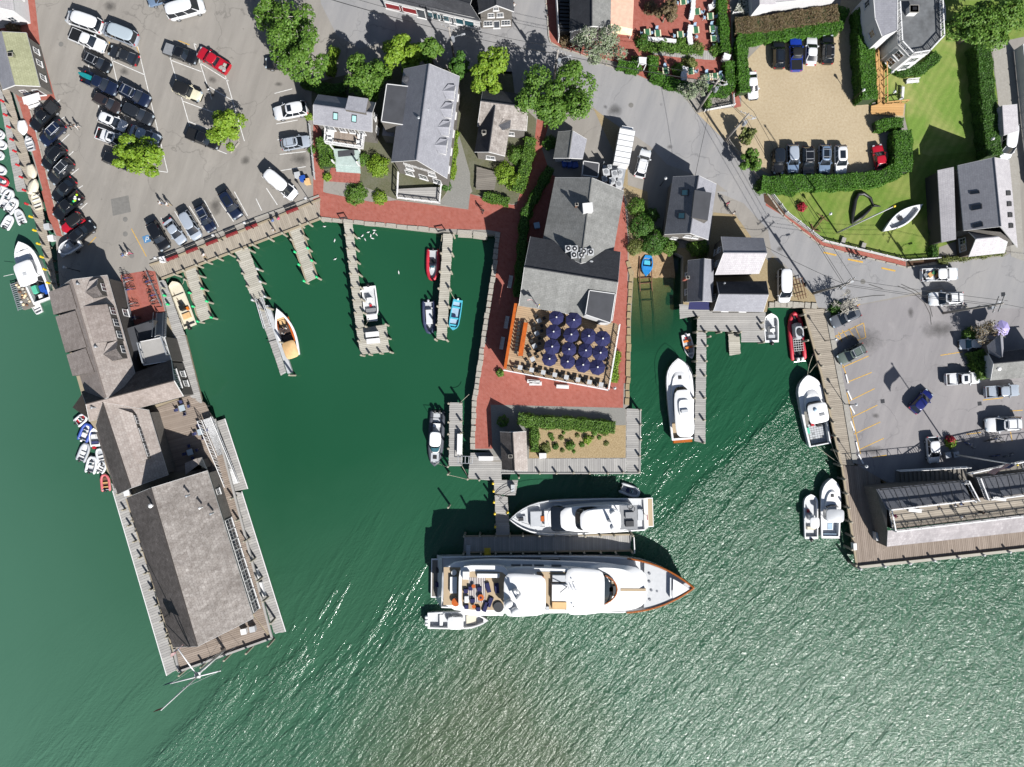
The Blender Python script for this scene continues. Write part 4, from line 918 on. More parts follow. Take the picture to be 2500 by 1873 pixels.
d=deck('long_pier','long narrow pier ending in a square platform','22:757,262 832,260 938,1175 865,1185',0.0,'plank_pale',ang('22:757,262 832,260'),.28,cat='pier')
deck('platform','','22:865,1186 1126,1147 1156,1386 905,1412',.01,'plank_pale',ang('22:865,1186 1126,1147'),.28,parent=d)
pilings(d,'22:768,372 785,490 798,602 810,705 824,825 838,935 852,1045 868,1185 882,1290 905,1412 840,370 855,485 868,602 884,710 898,825 910,930 925,1045 1118,1145 1138,1265 1158,1385 1070,1395 978,1405 945,1165',.95)
for x0,y0,x1,y1 in((952,1238,1055,1228),(962,1295,1062,1285)):
 q=PL(f'22:{x0},{y0} {x1},{y1}',.9);m=MB();c=(q[0]+q[1])/2;rz=math.atan2(q[1].y-q[0].y,q[1].x-q[0].x)
 m.box((c.x,c.y,.1),(1.9,.62,.7),rz);m.box((c.x,c.y,.8),(2.0,.75,.08),rz);tag(m.build('dock_locker',['white']),'white dock locker on the square platform, '+('nearer the pier' if y0<1250 else 'nearer the outer end'),'locker','lockers on the platform')
d=deck('dinghy_pier','straight pier between the red inflatable and the aqua skiff','22:1618,362 1702,366 1647,1287 1558,1280',0.0,'plank_pale',ang('22:1618,362 1702,366'),.28,cat='pier')
pilings(d,'22:1598,530 1588,690 1576,835 1567,990 1558,1150 1546,1275 1692,532 1683,690 1672,835 1662,990 1652,1150 1648,1282 1705,370',.95)
m=MB();rail(m,PL('22:1575,350 1640,338'),.05,.9,.9,slats=False);rail(m,PL('22:735,240 790,232'),.05,.9,.9,slats=False);m.build('pier_gate',['dark_metal'],d)
d=deck('side_float','grey plank float beside the dark patrol boat','32:345,166 456,166 456,716 338,716',-.3,'plank_grey',0.0,.28,cat='float')
pilings(d,'32:335,175 335,337 333,440 333,565 330,722 440,175 442,330 440,435',.8)
q=PL('32:415,440 455,440 450,612 412,612',.5);m=MB();m.prism(q,-.3,.35);m.prism(inset(q,-.05),.36,.45);tag(m.build('storage_bin',['white']),'long white storage bin on the side float','bin')
m=MB()
for a,b in(('32:418,628 545,632','32:418,690 540,692'),):
 p,q=PL(a,.6),PL(b,.6)
 for k in range(2):m.tube([(p,q)[k][0],(p,q)[k][1]],.06,5)
 for k in range(5):m.tube([p[0].lerp(p[1],k/4),q[0].lerp(q[1],k/4)],.05,5)
tag(m.build('boarding_bridge',['alu']),'small metal bridge from the side float to the pier','gangway')
d=deck('main_pier','main T shaped pier carrying the two motor yachts','32:525,600 795,592 795,838 505,836',.0,'plank_grey',0.0,.28,cat='pier')
deck('south_walk','','32:790,652 1872,648 1872,772 790,776',.003,'plank_grey',R(90),.28,parent=d);deck('east_walk','','32:1875,216 1993,222 1986,776 1872,774',.004,'plank_grey',0.0,.28,parent=d)
deck('stem','','32:728,836 938,836 915,968 735,966',.0,'plank_grey',0.0,.28,parent=d);deck('stem_end','','32:735,966 846,972 866,1316 748,1316',.001,'plank_grey',0.0,.28,parent=d)
deck('pier_head','','32:465,1325 1916,1310 1910,1446 465,1461',.0,'plank_grey',R(91),.28,parent=d)
pilings(d,'32:1125,780 1270,780 1418,776 1557,780 1715,780 1848,774 1987,767 1998,230 2000,360 2000,490 1992,630 500,830 602,838 945,818 330,788 332,1075',.9)
pilings(d,'32:470,1326 605,1326 745,1330 865,1330 980,1325 1122,1325 1262,1325 1385,1325 1520,1325 1655,1325 1775,1325 1932,1320 463,1482 615,1480 743,1475 875,1475 980,1480 1122,1475 1262,1470 1390,1475 1512,1470 1655,1470 1785,1470 1930,1470',1.1)
pilings(d,'32:722,868 727,935 730,1030 737,1130 740,1245 847,1118',.8,'yellow')
beam(d,'32:795,778 1990,778',.12,.2,.2,'plank_grey');beam(d,'32:1996,225 1990,778',.12,.2,.2,'plank_grey');beam(d,'32:470,1462 1912,1447',.15,.22);beam(d,'32:470,1322 1912,1308',.15,.22)
m=MB();q=PL('32:1938,1330 1945,1470',.8);m.tube([q[0],q[1]],.1,6);m.build('end_rail',['white'],d)
m=MB();q=PL('32:595,632 722,632 722,668 597,668',1.0);m.prism(q,.05,.95);tag(m.build('dock_box',['white']),'white dock box beside the brick path end','box')
m=MB();q=PL('32:1120,605 1182,605 1182,648 1122,652',1.0);m.prism(q,.05,.95);tag(m.build('pump_box',['white']),'white box at the edge of the pebbled bed','box')
m=MB();q=PL('32:875,878 908,878 905,938 877,940',1.0);m.prism(q,.05,.9);tag(m.build('power_box',['lightgrey']),'white service box on the pier stem','box')
m=MB()
for r in(.0,.5):
 q=PL(f'32:{770 + r * 20},{1005} {800 + r * 20},{965 + r * 20} {850 + r * 10},{930 + r * 40} {900},{912 + r * 50}',.9);m.tube(q,.04,5)
m.tube([PL('32:770,1005',.9)[0],PL('32:830,1060',.9)[0]],.04,5);tag(m.build('boarding_rail',['dark_metal']),'curved black boarding rail on the pier stem','rail')
m=MB();q=PL('32:490,1400 525,1400 522,1515 490,1512',.4);m.prism(q,.25,.33)
for k in range(8):p=q[0].lerp(q[3],k/7);e=q[1].lerp(q[2],k/7);m.tube([p+Vector((0,0,.12)),e+Vector((0,0,.12))],.03,4)
tag(m.build('boarding_ladder',['alu']),'slatted boarding ramp from the pier head to the large yacht','ramp')
m=MB();q=PL('32:645,1425 697,1425 697,1490 645,1490',.5);m.prism(inset(q,.1),.2,.3);[m.tube([q[i],q[(i+1)%4]],.05,5)for i in range(4)]
tag(m.build('yellow_step',['yellow']),'yellow framed boarding step on the pier head','step')
d=deck('shed_pier','small plank pier in front of the grey sheds','23:1600,1046 2192,1046 2182,1216 1600,1212',0.0,'plank_grey',0.0,.28,cat='pier')
deck('pier_corner','','23:1446,972 1742,972 1742,1046 1450,1100',-.002,'plank_grey',0.0,.28,parent=d);deck('pier_apron','','23:1980,1216 2182,1216 2176,1302 1980,1302',.001,'plank_grey',0.0,.28,parent=d)
deck('finger','','23:1598,1212 1680,1212 F:1524,957 1500,955',0.0,'plank_grey',0.0,.28,parent=d)
pilings(d,'23:1600,1210 1615,1085 1680,1210 1808,1212 1905,1208 1980,1212 2170,1132 2172,1185 2180,1300 1595,1330 1688,1332 1598,1462 1682,1465 1590,1588 1675,1590 F:1501,905 1523,908 1522,957 1502,860 1524,860',.95)
pilings(d,'23:1715,1250',.9)
fl=deck('small_float','small pale float moored under the shed pier','23:1868,1226 1966,1221 1976,1410 1880,1416',fz,'plank_pale',0.0,.3,.3,cat='float')
d=deck('quay_walk','plank walkway along the edge of the quay parking','24:305,1012 498,1012 617,1602 468,1602',.02,'plank',0.1,.28,cat='boardwalk')
deck('walk_south','','24:468,1602 617,1602 33:748,706 632,712',.021,'plank',0.1,.28,parent=d)
beam(d,'24:308,1015 470,1602 33:634,712',.3,.3,.3,'timber');pilings(d,'24:318,1060 330,1170 347,1285 452,1405 475,1505 33:530,90 552,218 575,335 592,455 615,590 635,712',1.0)
beam(d,'24:515,1030 635,1656 33:672,180 755,690',.14,.75,.2,'concrete','quay_kerb')
for i,s in enumerate(('24:668,1575 690,1656','33:682,60 720,145','33:705,190 745,262','33:708,322 742,410','33:758,502 780,590','33:775,610 822,695')):
 q=PL(s);c=(q[0]+q[1])/2;v=q[1]-q[0];m=MB();m.box((c.x,c.y,.02),(v.length,.22,.16),math.atan2(v.y,v.x),0,.9);tag(m.build('wheel_stop',['white']),'white wheel stop at the quay stalls, '+('first','second','third','fourth','fifth','sixth')[i]+' from the hatched bay','wheel stop','wheel stops')
d=deck('corner_deck','wide plank deck round the pier building at lower right','33:640,708 965,722 1045,1418 775,1590',.0,'plank_brown',R(96),.28,cat='deck')
deck('deck_south','','33:775,1590 1045,1400 2600,1212 2600,1398',.001,'plank_brown',R(96),.28,parent=d)
beam(d,'33:775,1592 2600,1396',.4,.42,.4,'plank_pale');beam(d,'33:640,708 770,1588',.3,.3,.3,'timber')
pilings(d,'33:1018,1586 1236,1562 1446,1536 1661,1512 1876,1487 2099,1462 806,1608',1.0,'lightgrey');pilings(d,'33:672,832 690,958 708,1080 728,1202 742,1330 730,1440 765,1575',1.0)
m=MB();q=PL('33:738,1385 766,1383 770,1440 742,1444',.9);m.prism(q,.05,.9);tag(m.build('deck_box',['white']),'white box on the corner deck by the water','box')
m=MB();q=PL('33:935,1292 985,1292 988,1360 940,1362',1.2);m.prism(q,.05,1.1);tag(m.build('meter_cabinet',['lightgrey']),'pale cabinet against the west wall of the pier building','cabinet')
# left wharf
wh=thing('wharf','old timber wharf carrying the shingled halls','wharf',W('31',1000,600))
m=MB();m.prism(PL('21:450,870 1010,995 1100,1175 1420,1060 1600,1240 1690,1600 31:1310,185 1400,300 41:1905,925 1095,1200 31:660,990 480,760 400,420 330,330 250,60'),-.5,-.06);m.build('wharf_slab',['timber'],wh)
for i in range(26):
 a=W('31',1320,200).lerp(W('41',1900,920),i/25)if i<14 else W('31',560,960).lerp(W('41',1080,1190),(i-14)/11)
 instw('pile',PIL[None],wh,(a.x,a.y,-.1))
deck('terrace','','31:838,238 1190,108 1330,170 1400,310 1395,770 985,770',.0,'plank_brown',ang('31:900,420 1250,330'),.3,parent=wh)
deck('hall_walk','','21:1372,770 1425,760 1600,1240 1500,1252',.0,'plank_grey',ang('21:1400,900 1480,880'),.3,parent=wh);deck('wing_walk','','21:1500,1252 1600,1240 31:1310,185 1200,115',.001,'plank_grey',ang('21:1400,900 1480,880'),.3,parent=wh)
deck('east_walk','','31:1345,330 1410,310 41:1905,905 1765,735 31:1360,780',.002,'plank_brown',ang('31:1400,800 1480,775'),.3,parent=wh)
deck('end_walk','','41:1060,1000 1760,740 1905,930 1098,1200',.003,'plank_brown',ang('41:1100,1180 1880,930'),.3,parent=wh)
beam(wh,'31:1410,310 41:1905,915 1098,1205 1060,1010',.35,.3,.3,'plank_grey');beam(wh,'31:648,1000 41:1060,1000',.2,.25)
pilings(wh,'31:1545,1000 1590,1190 1660,1370 1715,1545 41:1775,425 1825,600 1890,790 1870,985 1680,1050 1490,1110 1290,1170 1100,1240',1.4);pilings(wh,'31:690,1190 725,1275 780,1455 830,1640 41:775,165 830,350 890,500 940,715 990,880 1020,975',1.2)
f1=deck('east_float','wide grey float under the white gangway beside the wharf','31:1412,335 1500,306 1698,912 1548,946',fz,'plank_grey',ang('31:1412,335 1500,306'),.4,.3,cat='float',beam='lightgrey')
f2=deck('east_float','long grey float south of the white gangway beside the boathouse','31:1552,946 1646,936 41:2025,858 1930,886',fz,'plank_grey',ang('31:1412,335 1500,306'),.4,.3,cat='float',beam='lightgrey')
f3=deck('west_float','long grey float along the west side of the boathouse','31:515,860 640,930 41:1085,1196 997,1240',fz,'plank_grey',ang('31:560,1000 660,960'),.4,.3,cat='float',beam='lightgrey')
for f,e in((f1,'31:1500,306 1698,912'),(f2,'31:1646,936 41:2025,858'),(f3,'31:530,930 41:997,1240')):beam(f,e,fz+.06,.12,.1,'white','rub_rail')
for s in('41:1742,320 1775,318 1798,410 1765,412','41:1785,435 1815,433 1848,552 1815,558'):
 m=MB();q=PL(s,fz+.7);m.prism(q,fz+.02,fz+.65);tag(m.build('dock_box',['white']),'white dock box on the east float, '+('the northern one' if '1742' in s else 'the southern one'),'box','boxes on the east float')
gw=thing('white_gangway','long white aluminium gangway with truss sides down to the east float','gangway',W('31',1400,500))
a=W('31',1345,305,1.0);b=W('31',1560,880,0);b.z=fz+.3;dr=(b-a).normalized();sd=Vector((-dr.y,dr.x,0)).normalized()
m=MB();m.add([a+sd*.65,b+sd*.65,b-sd*.65,a-sd*.65],[(0,1,2,3),(3,2,1,0)]);m.build('walkway',['gel'],gw)
for s in(1,-1):
 m=MB();o=sd*.85*s;n=22;m.tube([a+o,b+o],.06,5);m.tube([a+o*1.25+Vector((0,0,1.1)),b+o*1.25+Vector((0,0,1.1))],.06,5)
 for k in range(n):m.tube([a.lerp(b,k/n)+o,a.lerp(b,(k+(1 if k%2 else 0))/n)+o*1.25+Vector((0,0,1.1))],.035,4);m.tube([a.lerp(b,(k+1)/n)+o,a.lerp(b,k/n)+o*1.25+Vector((0,0,1.1))],.03,4)
 m.build('truss',['white'],gw)
d=deck('harbour_walk','brown plank walkway along the upper left shore','11:-60,480 20,560 335,1656 235,1656',.02,'plank',ang('11:100,1100 200,1080'),.3,cat='boardwalk')
deck('walk_south','','21:232,0 338,0 505,862 462,868',.021,'plank',ang('21:300,400 400,380'),.3,parent=d)
pilings(d,'21:252,212 285,330 318,446 348,560 372,668 402,785',1.9,'yellow')
fl=deck('dinghy_float','pale dinghy float with red tipped posts at the left edge','11:-40,640 30,830 232,1656 140,1656',fz,'plank_grey',ang('11:60,1100 130,1080'),.4,.3,cat='float',beam='lightgrey')
pilings(fl,'11:5,865 32,985 60,1090 88,1200 112,1300 138,1420 168,1525 195,1638 21:215,100',1.7,'red')
# stone walls and kerbs: separate stones
def stones(name,label,s,z,ln=1.3,w=.55,h=.4,mat='granite',jit=.06,kind=None,piece='stone',cat='wall'):
 q=PL(s,0);o=thing(name,label,cat,(q[0].x,q[0].y,z))if kind is None else thing(name,None,None,(q[0].x,q[0].y,z))
 if kind:o['kind']=kind
 rnd=random.Random(len(s));ms=[]
 for v in range(4):
  m=MB();l=ln*(1-.04*v);m.box((0,0,-h),(l,w*(1-.05*v),h),0,0,.94);me=m.mesh(piece);me.materials.append(M[mat]);ms.append(me)
 for a,b in zip(q,q[1:]):
  dv=b-a;n=max(1,round(dv.length/ln));rz=math.atan2(dv.y,dv.x)
  for k in range(n):
   p=a.lerp(b,(k+.5)/n);instw(piece,rnd.choice(ms),o,(p.x+rnd.uniform(-jit,jit),p.y+rnd.uniform(-jit,jit),z+rnd.uniform(-.03,.04)),rz+rnd.uniform(-.05,.05),scale=(dv.length/n/ln*.985,1,1))
 return o
stones('sea_wall','granite capped sea wall along the north side of the basin','22:560,236 1585,335',.12,1.6,.6,.5)
stones('landing_steps','pale stone landing step beside the dinghy pier','22:1735,345 2008,372',.1,2.2,.7,.4);stones('landing_steps','lower pale stone landing step at the water corner','22:1740,368 2006,392',-.4,2.4,.6,.5)
stones('sea_wall','rough stone sea wall on the west side of the restaurant quay','22:2092,350 2058,680 2008,1000 1970,1250 1912,1656 32:558,150 545,570',.15,.9,.8,.5)
stones('sea_wall','pale stone sea wall beside the slipway','32:1880,190 1882,0 23:1005,1600 1008,1100 1030,720 1000,600',.2,1.2,.7,.6,'gravel_tan')
stones('rock_edge','rough rock edge below the white truck','24:0,978 210,975 420,992',.2,1.0,.9,.7)
stones('kerb',None,'13:290,-60 318,325 335,372 430,422 590,472 800,562 1070,640',.13,1.6,.22,.3,kind='structure',jit=.01,piece='kerbstone');stones('kerb',None,'13:1180,692 1470,792 1600,985',.13,1.6,.22,.3,kind='structure',jit=.01,piece='kerbstone')
stones('kerb',None,'24:-110,-130 130,212 440,458 480,480 1195,656 1480,622',.13,1.6,.22,.3,kind='structure',jit=.01,piece='kerbstone')
stones('kerb',None,'11:345,385 430,800',.12,1.6,.2,.3,kind='structure',jit=.01,piece='kerbstone');stones('kerb',None,'11:245,870 440,1640 21:545,385',.12,1.6,.2,.3,kind='structure',jit=.01,piece='kerbstone')
stones('kerb',None,'11:1990,1330 2070,1230 1960,950 1840,1010',.14,1.2,.22,.3,kind='structure',jit=.01,piece='kerbstone')
# painted lines on the asphalt, children of the ground they are painted on
def lines(parent,c,s,w=.11,mat='line_white',z=.014,name='painted_line'):
 for t in s.split(';'):
  q=PL(c+':'+t.strip().replace(':',''));m=MB()
  for a,b in zip(q,q[1:]):
   d=(b-a);n=Vector((-d.y,d.x,0)).normalized()*w/2;m.add([a+n,b+n,b-n,a-n],[(0,1,2,3)])
  m.v=[(p[0],p[1],z)for p in m.v];m.f=[f[::-1]for f in m.f];struct(name,m,mat,parent)
lines(land,'11','720,390 860,950; 950,440 1120,1180; 1190,400 1450,1490; 960,520 1245,645; 1020,695 1090,730; 980,1420 1450,1490; 1470,500 1640,1090; 1675,375 1830,860; 1940,630 2112,1220; 1475,520 1740,620; 1720,540 1975,700; 1790,740 2010,870; 1580,875 1840,970; 1630,1050 1870,1145; 1670,1215 1960,1330; 1675,375 1700,390')
lines(land,'11','470,910 520,862; 500,1050 560,1010; 520,1235 600,1160; 580,1360 635,1308; 610,1515 680,1458; 660,1640 715,1605');lines(land,'21','685,160 755,98; 770,265 798,242')
lines(land,'21','1265,265 1275,290; 1390,225 1510,410; 1510,170 1650,410; 1635,125 1765,330; 1765,75 1890,305; 1900,90 2020,260; 2025,0 2140,210');lines(land,'22','0,60 50,165; 90,-30 185,115')
lines(land,'12','160,808 315,768; 175,1072 360,1038; 185,1210 330,1175; 205,1335 430,1310; 215,1475 430,1440')
lines(land,'21','1135,320 1265,560; 760,465 830,392',.12,'line_yellow');lines(land,'11','1540,350 1640,390; 1180,400 1210,480; 1610,140 1760,80; 940,360 950,380',.12,'line_yellow')
m=MB();m.sheet(PL('21:1228,390 1282,372 1308,430 1250,448'),.014);pb_=struct('parking_sign_paint',m,'line_blue',land)
lines(land,'21','1258,436 1264,392 1285,395 1282,412 1262,416',.1,'line_white',.018,'painted_letter')
m=MB();m.sheet(PL('21:958,65 1110,32 1132,175 975,210'),.006);struct('asphalt_patch',m,'patch',land)
qp=[o for o in bpy.data.objects if o.name=='quay_parking'][0]
lines(qp,'24','580,1250 825,1135 845,1260 770,1285; 640,1195 690,1270; 695,1185 745,1260; 750,1160 800,1275; 610,1215 640,1300; 640,1520 870,1420; 690,1645 895,1562; 580,1250 640,1290; 640,1480 700,1656; 760,990 795,972; 1490,1415 1680,1385',.12,'line_yellow',.02)
lines(qp,'33','698,155 920,46; 718,298 945,188; 742,440 970,334; 795,570 1000,475; 680,80 800,610; 900,640 1025,620; 1855,145 2030,125; 1715,440 1840,425; 2090,240 2200,232; 2095,420 2110,500',.12,'line_yellow',.02)
rd=[o for o in bpy.data.objects if o.name=='road'][0]
def manhole(parent,c,x,y,r=.38,mat='patch',z=.02):
 m=MB();p=W(c,x,y);m.add([(p.x+r*math.cos(a*.35),p.y+r*math.sin(a*.35),z)for a in range(18)],[list(range(18))]);struct('manhole_cover',m,mat,parent)
for c,x,y in(('21',1083,240),('21',1083,367),('11',528,383),('13',1028,910),('24',820,778),('24',692,865),('21',1138,556)):manhole(land,c,x,y)
for c,x,y in(('33',990,155),('33',1828,175),('24',2032,888)):
 m=MB();p=W(c,x,y);m.box((p.x,p.y,.012),(.6,.6,.012),.1);struct('drain_grate',m,'dark_metal',qp)
for c,x,y,w,h in(('13',890,955,190,150),('13',810,925,70,60),('24',1470,1195,420,200),('24',1232,1050,70,130),('12',200,730,120,60),('11',1075,620,120,110),('11',1830,690,110,90),('24',100,495,80,70),('21',1860,130,160,200),('12',380,1380,250,170),('33',930,280,90,70),('33',900,580,300,120),('13',1365,1270,70,60),('24',800,1290,500,330),('11',950,60,160,130),('11',2120,1390,120,120)):
 p=W(c,x,y);w*=MPP/K/2;h*=MPP/K/2;m=MB();m.add([(p.x-w,p.y-h,.024),(p.x+w,p.y-h,.024),(p.x+w,p.y+h,.024),(p.x-w,p.y+h,.024)],[(0,1,2,3)]);struct('oil_stain',m,'stain',land)
lines(rd,'24','1120,815 1250,870 1350,960 1400,1060 1410,1150; 1150,800 1280,860 1390,960 1420,1080; 870,800 990,840; 760,920 900,900 1010,895',.10,'wet',.023,'tyre_mark')
lines(rd,'24','480,525 590,550; 690,585 820,610; 980,660 1100,685',.25,'line_yellow',.02)
# ---------------------------------------------------------------- vehicles
CT=dict( # L, W, H, belt, hood z, windscreen foot x, roof front x, roof rear x, rear glass foot x, tail z, wheel r
sedan=(4.8,1.86,1.45,.93,.86,.95,.25,-1.05,-1.75,.96,.33),hatch=(4.1,1.78,1.52,.98,.90,.95,.30,-1.35,-1.85,1.0,.32),
suv=(4.85,1.96,1.76,1.08,1.02,1.05,.45,-1.85,-2.25,1.08,.37),minivan=(5.1,2.0,1.80,1.06,.98,1.55,.75,-2.1,-2.42,1.06,.35),
van=(5.6,2.05,2.3,1.25,1.10,1.95,1.25,-2.62,-2.72,1.25,.37),pickup=(5.8,2.02,1.88,1.15,1.10,1.25,.65,-.70,-.92,1.12,.40),jeep=(4.2,1.86,1.85,1.12,1.06,.55,.35,-1.90,-2.0,1.12,.41))
def _car_parts(ty):
 L,Wd,H,belt,hood,xw,xf,xr,xg,tail,wr=CT[ty];w=Wd/2;P=[]
 def zt(x):
  if x>xw:t=(x-xw)/(L/2-xw);return belt+(hood-belt)*min(1,t*1.6)-.25*max(0,t-.8)/.2-(.0 if ty=='jeep' else .05*t)
  if x<xg:t=(xg-x)/max(.05,(xg+L/2));return belt+(tail-belt)*t-.22*max(0,t-.75)/.25
  return belt
 xs=[-L/2,-L/2+.06,-L/2+.2,-L/2+.5,xg,(xg+xr)/2,0,xw-.3,xw,xw+.35,L/2-.7,L/2-.35,L/2-.14,L/2-.03,L/2]
 xs=sorted(set(round(x,3)for x in xs));m=MB();rg=[]
 for x in xs:
  e=min(L/2-x,x+L/2);f=1-.26*max(0,1-e/.42)**2-.035*max(0,(x-xw)/(L/2-xw))
  if ty=='jeep' and x>xw:f*=.80
  ww=w*f;zb=.28+.14*max(0,1-e/.3);z=zt(x)
  h=[(ww*.90,zb),(ww*.99,zb+.2),(ww,zb+.42),(ww*.985,z-.16),(ww*.94,z-.04),(ww*.66,z+.005),(0,z+.025)]
  rg.append([(x,-y,zz)for y,zz in h]+[(x,y,zz)for y,zz in h[-2::-1]])
 m.rings(rg,0);P.append(('body',m,['paint'],40))
 # glasshouse
 wb,wt=w*.93,w*(.76 if ty not in('van','jeep')else .86);zr=H-.07
 B=dict(fl=(xw,wb,belt),fr=(xw,-wb,belt),rl=(xg,wb,belt),rr=(xg,-wb,belt));T=dict(fl=(xf,wt,zr),fr=(xf,-wt,zr),rl=(xr,wt,zr),rr=(xr,-wt,zr))
 def pane(a,b,c,d,bow):
  m=MB();n=4;vs=[];a,b,c,d=map(Vector,(a,b,c,d))
  for j in range(3):
   for i in range(n+1):
    p=a.lerp(b,i/n).lerp(d.lerp(c,i/n),j/2);k=math.sin(math.pi*i/n);vs.append(p+Vector((bow[0]*k,bow[1]*k,0)))
  m.add(vs,[(j*(n+1)+i,j*(n+1)+i+1,(j+1)*(n+1)+i+1,(j+1)*(n+1)+i)for j in range(2)for i in range(n)]);return m
 P.append(('windscreen',pane(B['fr'],B['fl'],T['fl'],T['fr'],(.12,0)),['glass_w'],True));P.append(('rear_window',pane(B['rl'],B['rr'],T['rr'],T['rl'],(-.06,0)),['glass'],True))
 for s,nm in((1,'l'),(-1,'r')):
  a,b,c,d=B['r'+nm],B['f'+nm],T['f'+nm],T['r'+nm]
  P.append(('side_window',pane(*((b,a,d,c)if s>0 else(a,b,c,d)),(0,.03*s)),['glass'],True))
 for k in('fl','fr','rl','rr'):m=MB();m.tube([B[k],T[k]],[.07,.055],5);P.append(('pillar',m,['paint'],40))
 for s in(1,-1):
  for t in((.55,)if ty not in('van','minivan','suv')else(.38,.72)):
   a=Vector(B['fl']).lerp(Vector(B['rl']),t);b=Vector(T['fl']).lerp(Vector(T['rl']),t);m=MB();m.tube([(a.x,a.y*s*1.01,a.z),(b.x,b.y*s*1.01,b.z)],[.06,.05],4);P.append(('pillar',m,['paint'],40))
 m=MB();n=20;rgs=[]
 for sc,z in((1.0,zr-.03),(1.01,zr),(.97,zr+.045),(.80,H-.005),(.4,H+.012)):
  r=[]
  for i in range(n):
   a=2*math.pi*(i+.5)/n;cx,cy=math.cos(a),math.sin(a);ex=5.0;q=(abs(cx)**ex+abs(cy)**ex)**(-1/ex)
   r.append(((xf+xr)/2+(xf-xr+.10)/2*sc*cx*q,(wt+.05)*sc*cy*q,z))
  rgs.append(r)
 m.rings(rgs,0);P.append(('roof',m,['roofpaint'],True))
 # wheels
 wm=MB();wm.tube([(0,-.11,0),(0,-.12,0),(0,.12,0),(0,.11,0)],[wr*.94,wr,wr,wr*.94],16,0);rm=MB();rm.tube([(0,-.128,0),(0,-.10,0),(0,.10,0),(0,.128,0)],[wr*.58,wr*.62,wr*.62,wr*.58],12)
 ax=L*.295
 for x in(ax,-ax):
  for s in(1,-1):P.append(('wheel',wm,['rubber'],40,(x,s*(w-.12),wr)));P.append(('rim',rm,['alu'],40,(0,0,0)))
 for s in(1,-1):
  m=MB();m.box((xw-.25,s*(w+.08),belt-.02),(.16,.24,.17));P.append(('mirror',m,['paint'],False))
  m=MB();m.box((L/2-.22,s*w*.66,zt(L/2-.3)-.24),(.36,.34,.17),-s*.25);P.append(('headlight',m,['glass_pale'],False))
  m=MB();m.box((-L/2+.1,s*w*.72,tail-.34),(.18,.3,.28),s*.2);P.append(('taillight',m,['red'],False))
 m=MB();m.box((L/2-.06,0,.40),(.14,Wd*.62,.28));P.append(('grille',m,['black'],False))
 m=MB();m.box((xw+.04,0,belt+.004),(.14,Wd*.78,.03));P.append(('wiper_cowl',m,['black'],False))
 if ty=='pickup':
  m=MB();x0,x1=-L/2+.02,xg-.12;zo=1.16
  def rc(i,z,rr=.0):return[(x0+i,-w+.02+i,z),(x1-i,-w+.02+i,z),(x1-i,w-.02-i,z),(x0+i,w-.02-i,z)]
  m.rings([rc(0,.55),rc(0,zo),rc(.10,zo),rc(.11,zo-.02)],0,False,False);P.append(('bed',m,['paint'],False))
  m=MB();m.rings([rc(.11,zo-.012),rc(.14,.92)],0,False,True);P.append(('bed_liner',m,['black'],False))
  P[0]=('body',_cut_bed(P[0][1],xg-.05),['paint'],40)
 if ty=='jeep':
  m=MB()
  for s in(1,-1):m.box((ax,s*(w-.12),.82),(1.0,.34,.08));m.box((-ax,s*(w-.12),.82),(1.0,.34,.08))
  P.append(('fender',m,['black'],False));m=MB();m.tube([(-L/2-.12,0,.95),(-L/2+.12,0,.95)],[.38,.38],14);P.append(('spare_wheel',m,['rubber'],False))
 out=[]
 for p in P:
  me=p[1].mesh(p[0]);
  for k in p[2]:me.materials.append(M['paint_white']if k in('paint','roofpaint','glass_w')else M[k])
  if p[3]:shade(me,p[3])
  out.append((p[0],me,p[2],p[4]if len(p)>4 else(0,0,0)))
 return out
def _cut_bed(m,x):
 for i,(a,b,c)in enumerate(m.v):
  if a<x and c>.88:m.v[i]=(a,b,.88)
 return m
CARS={}
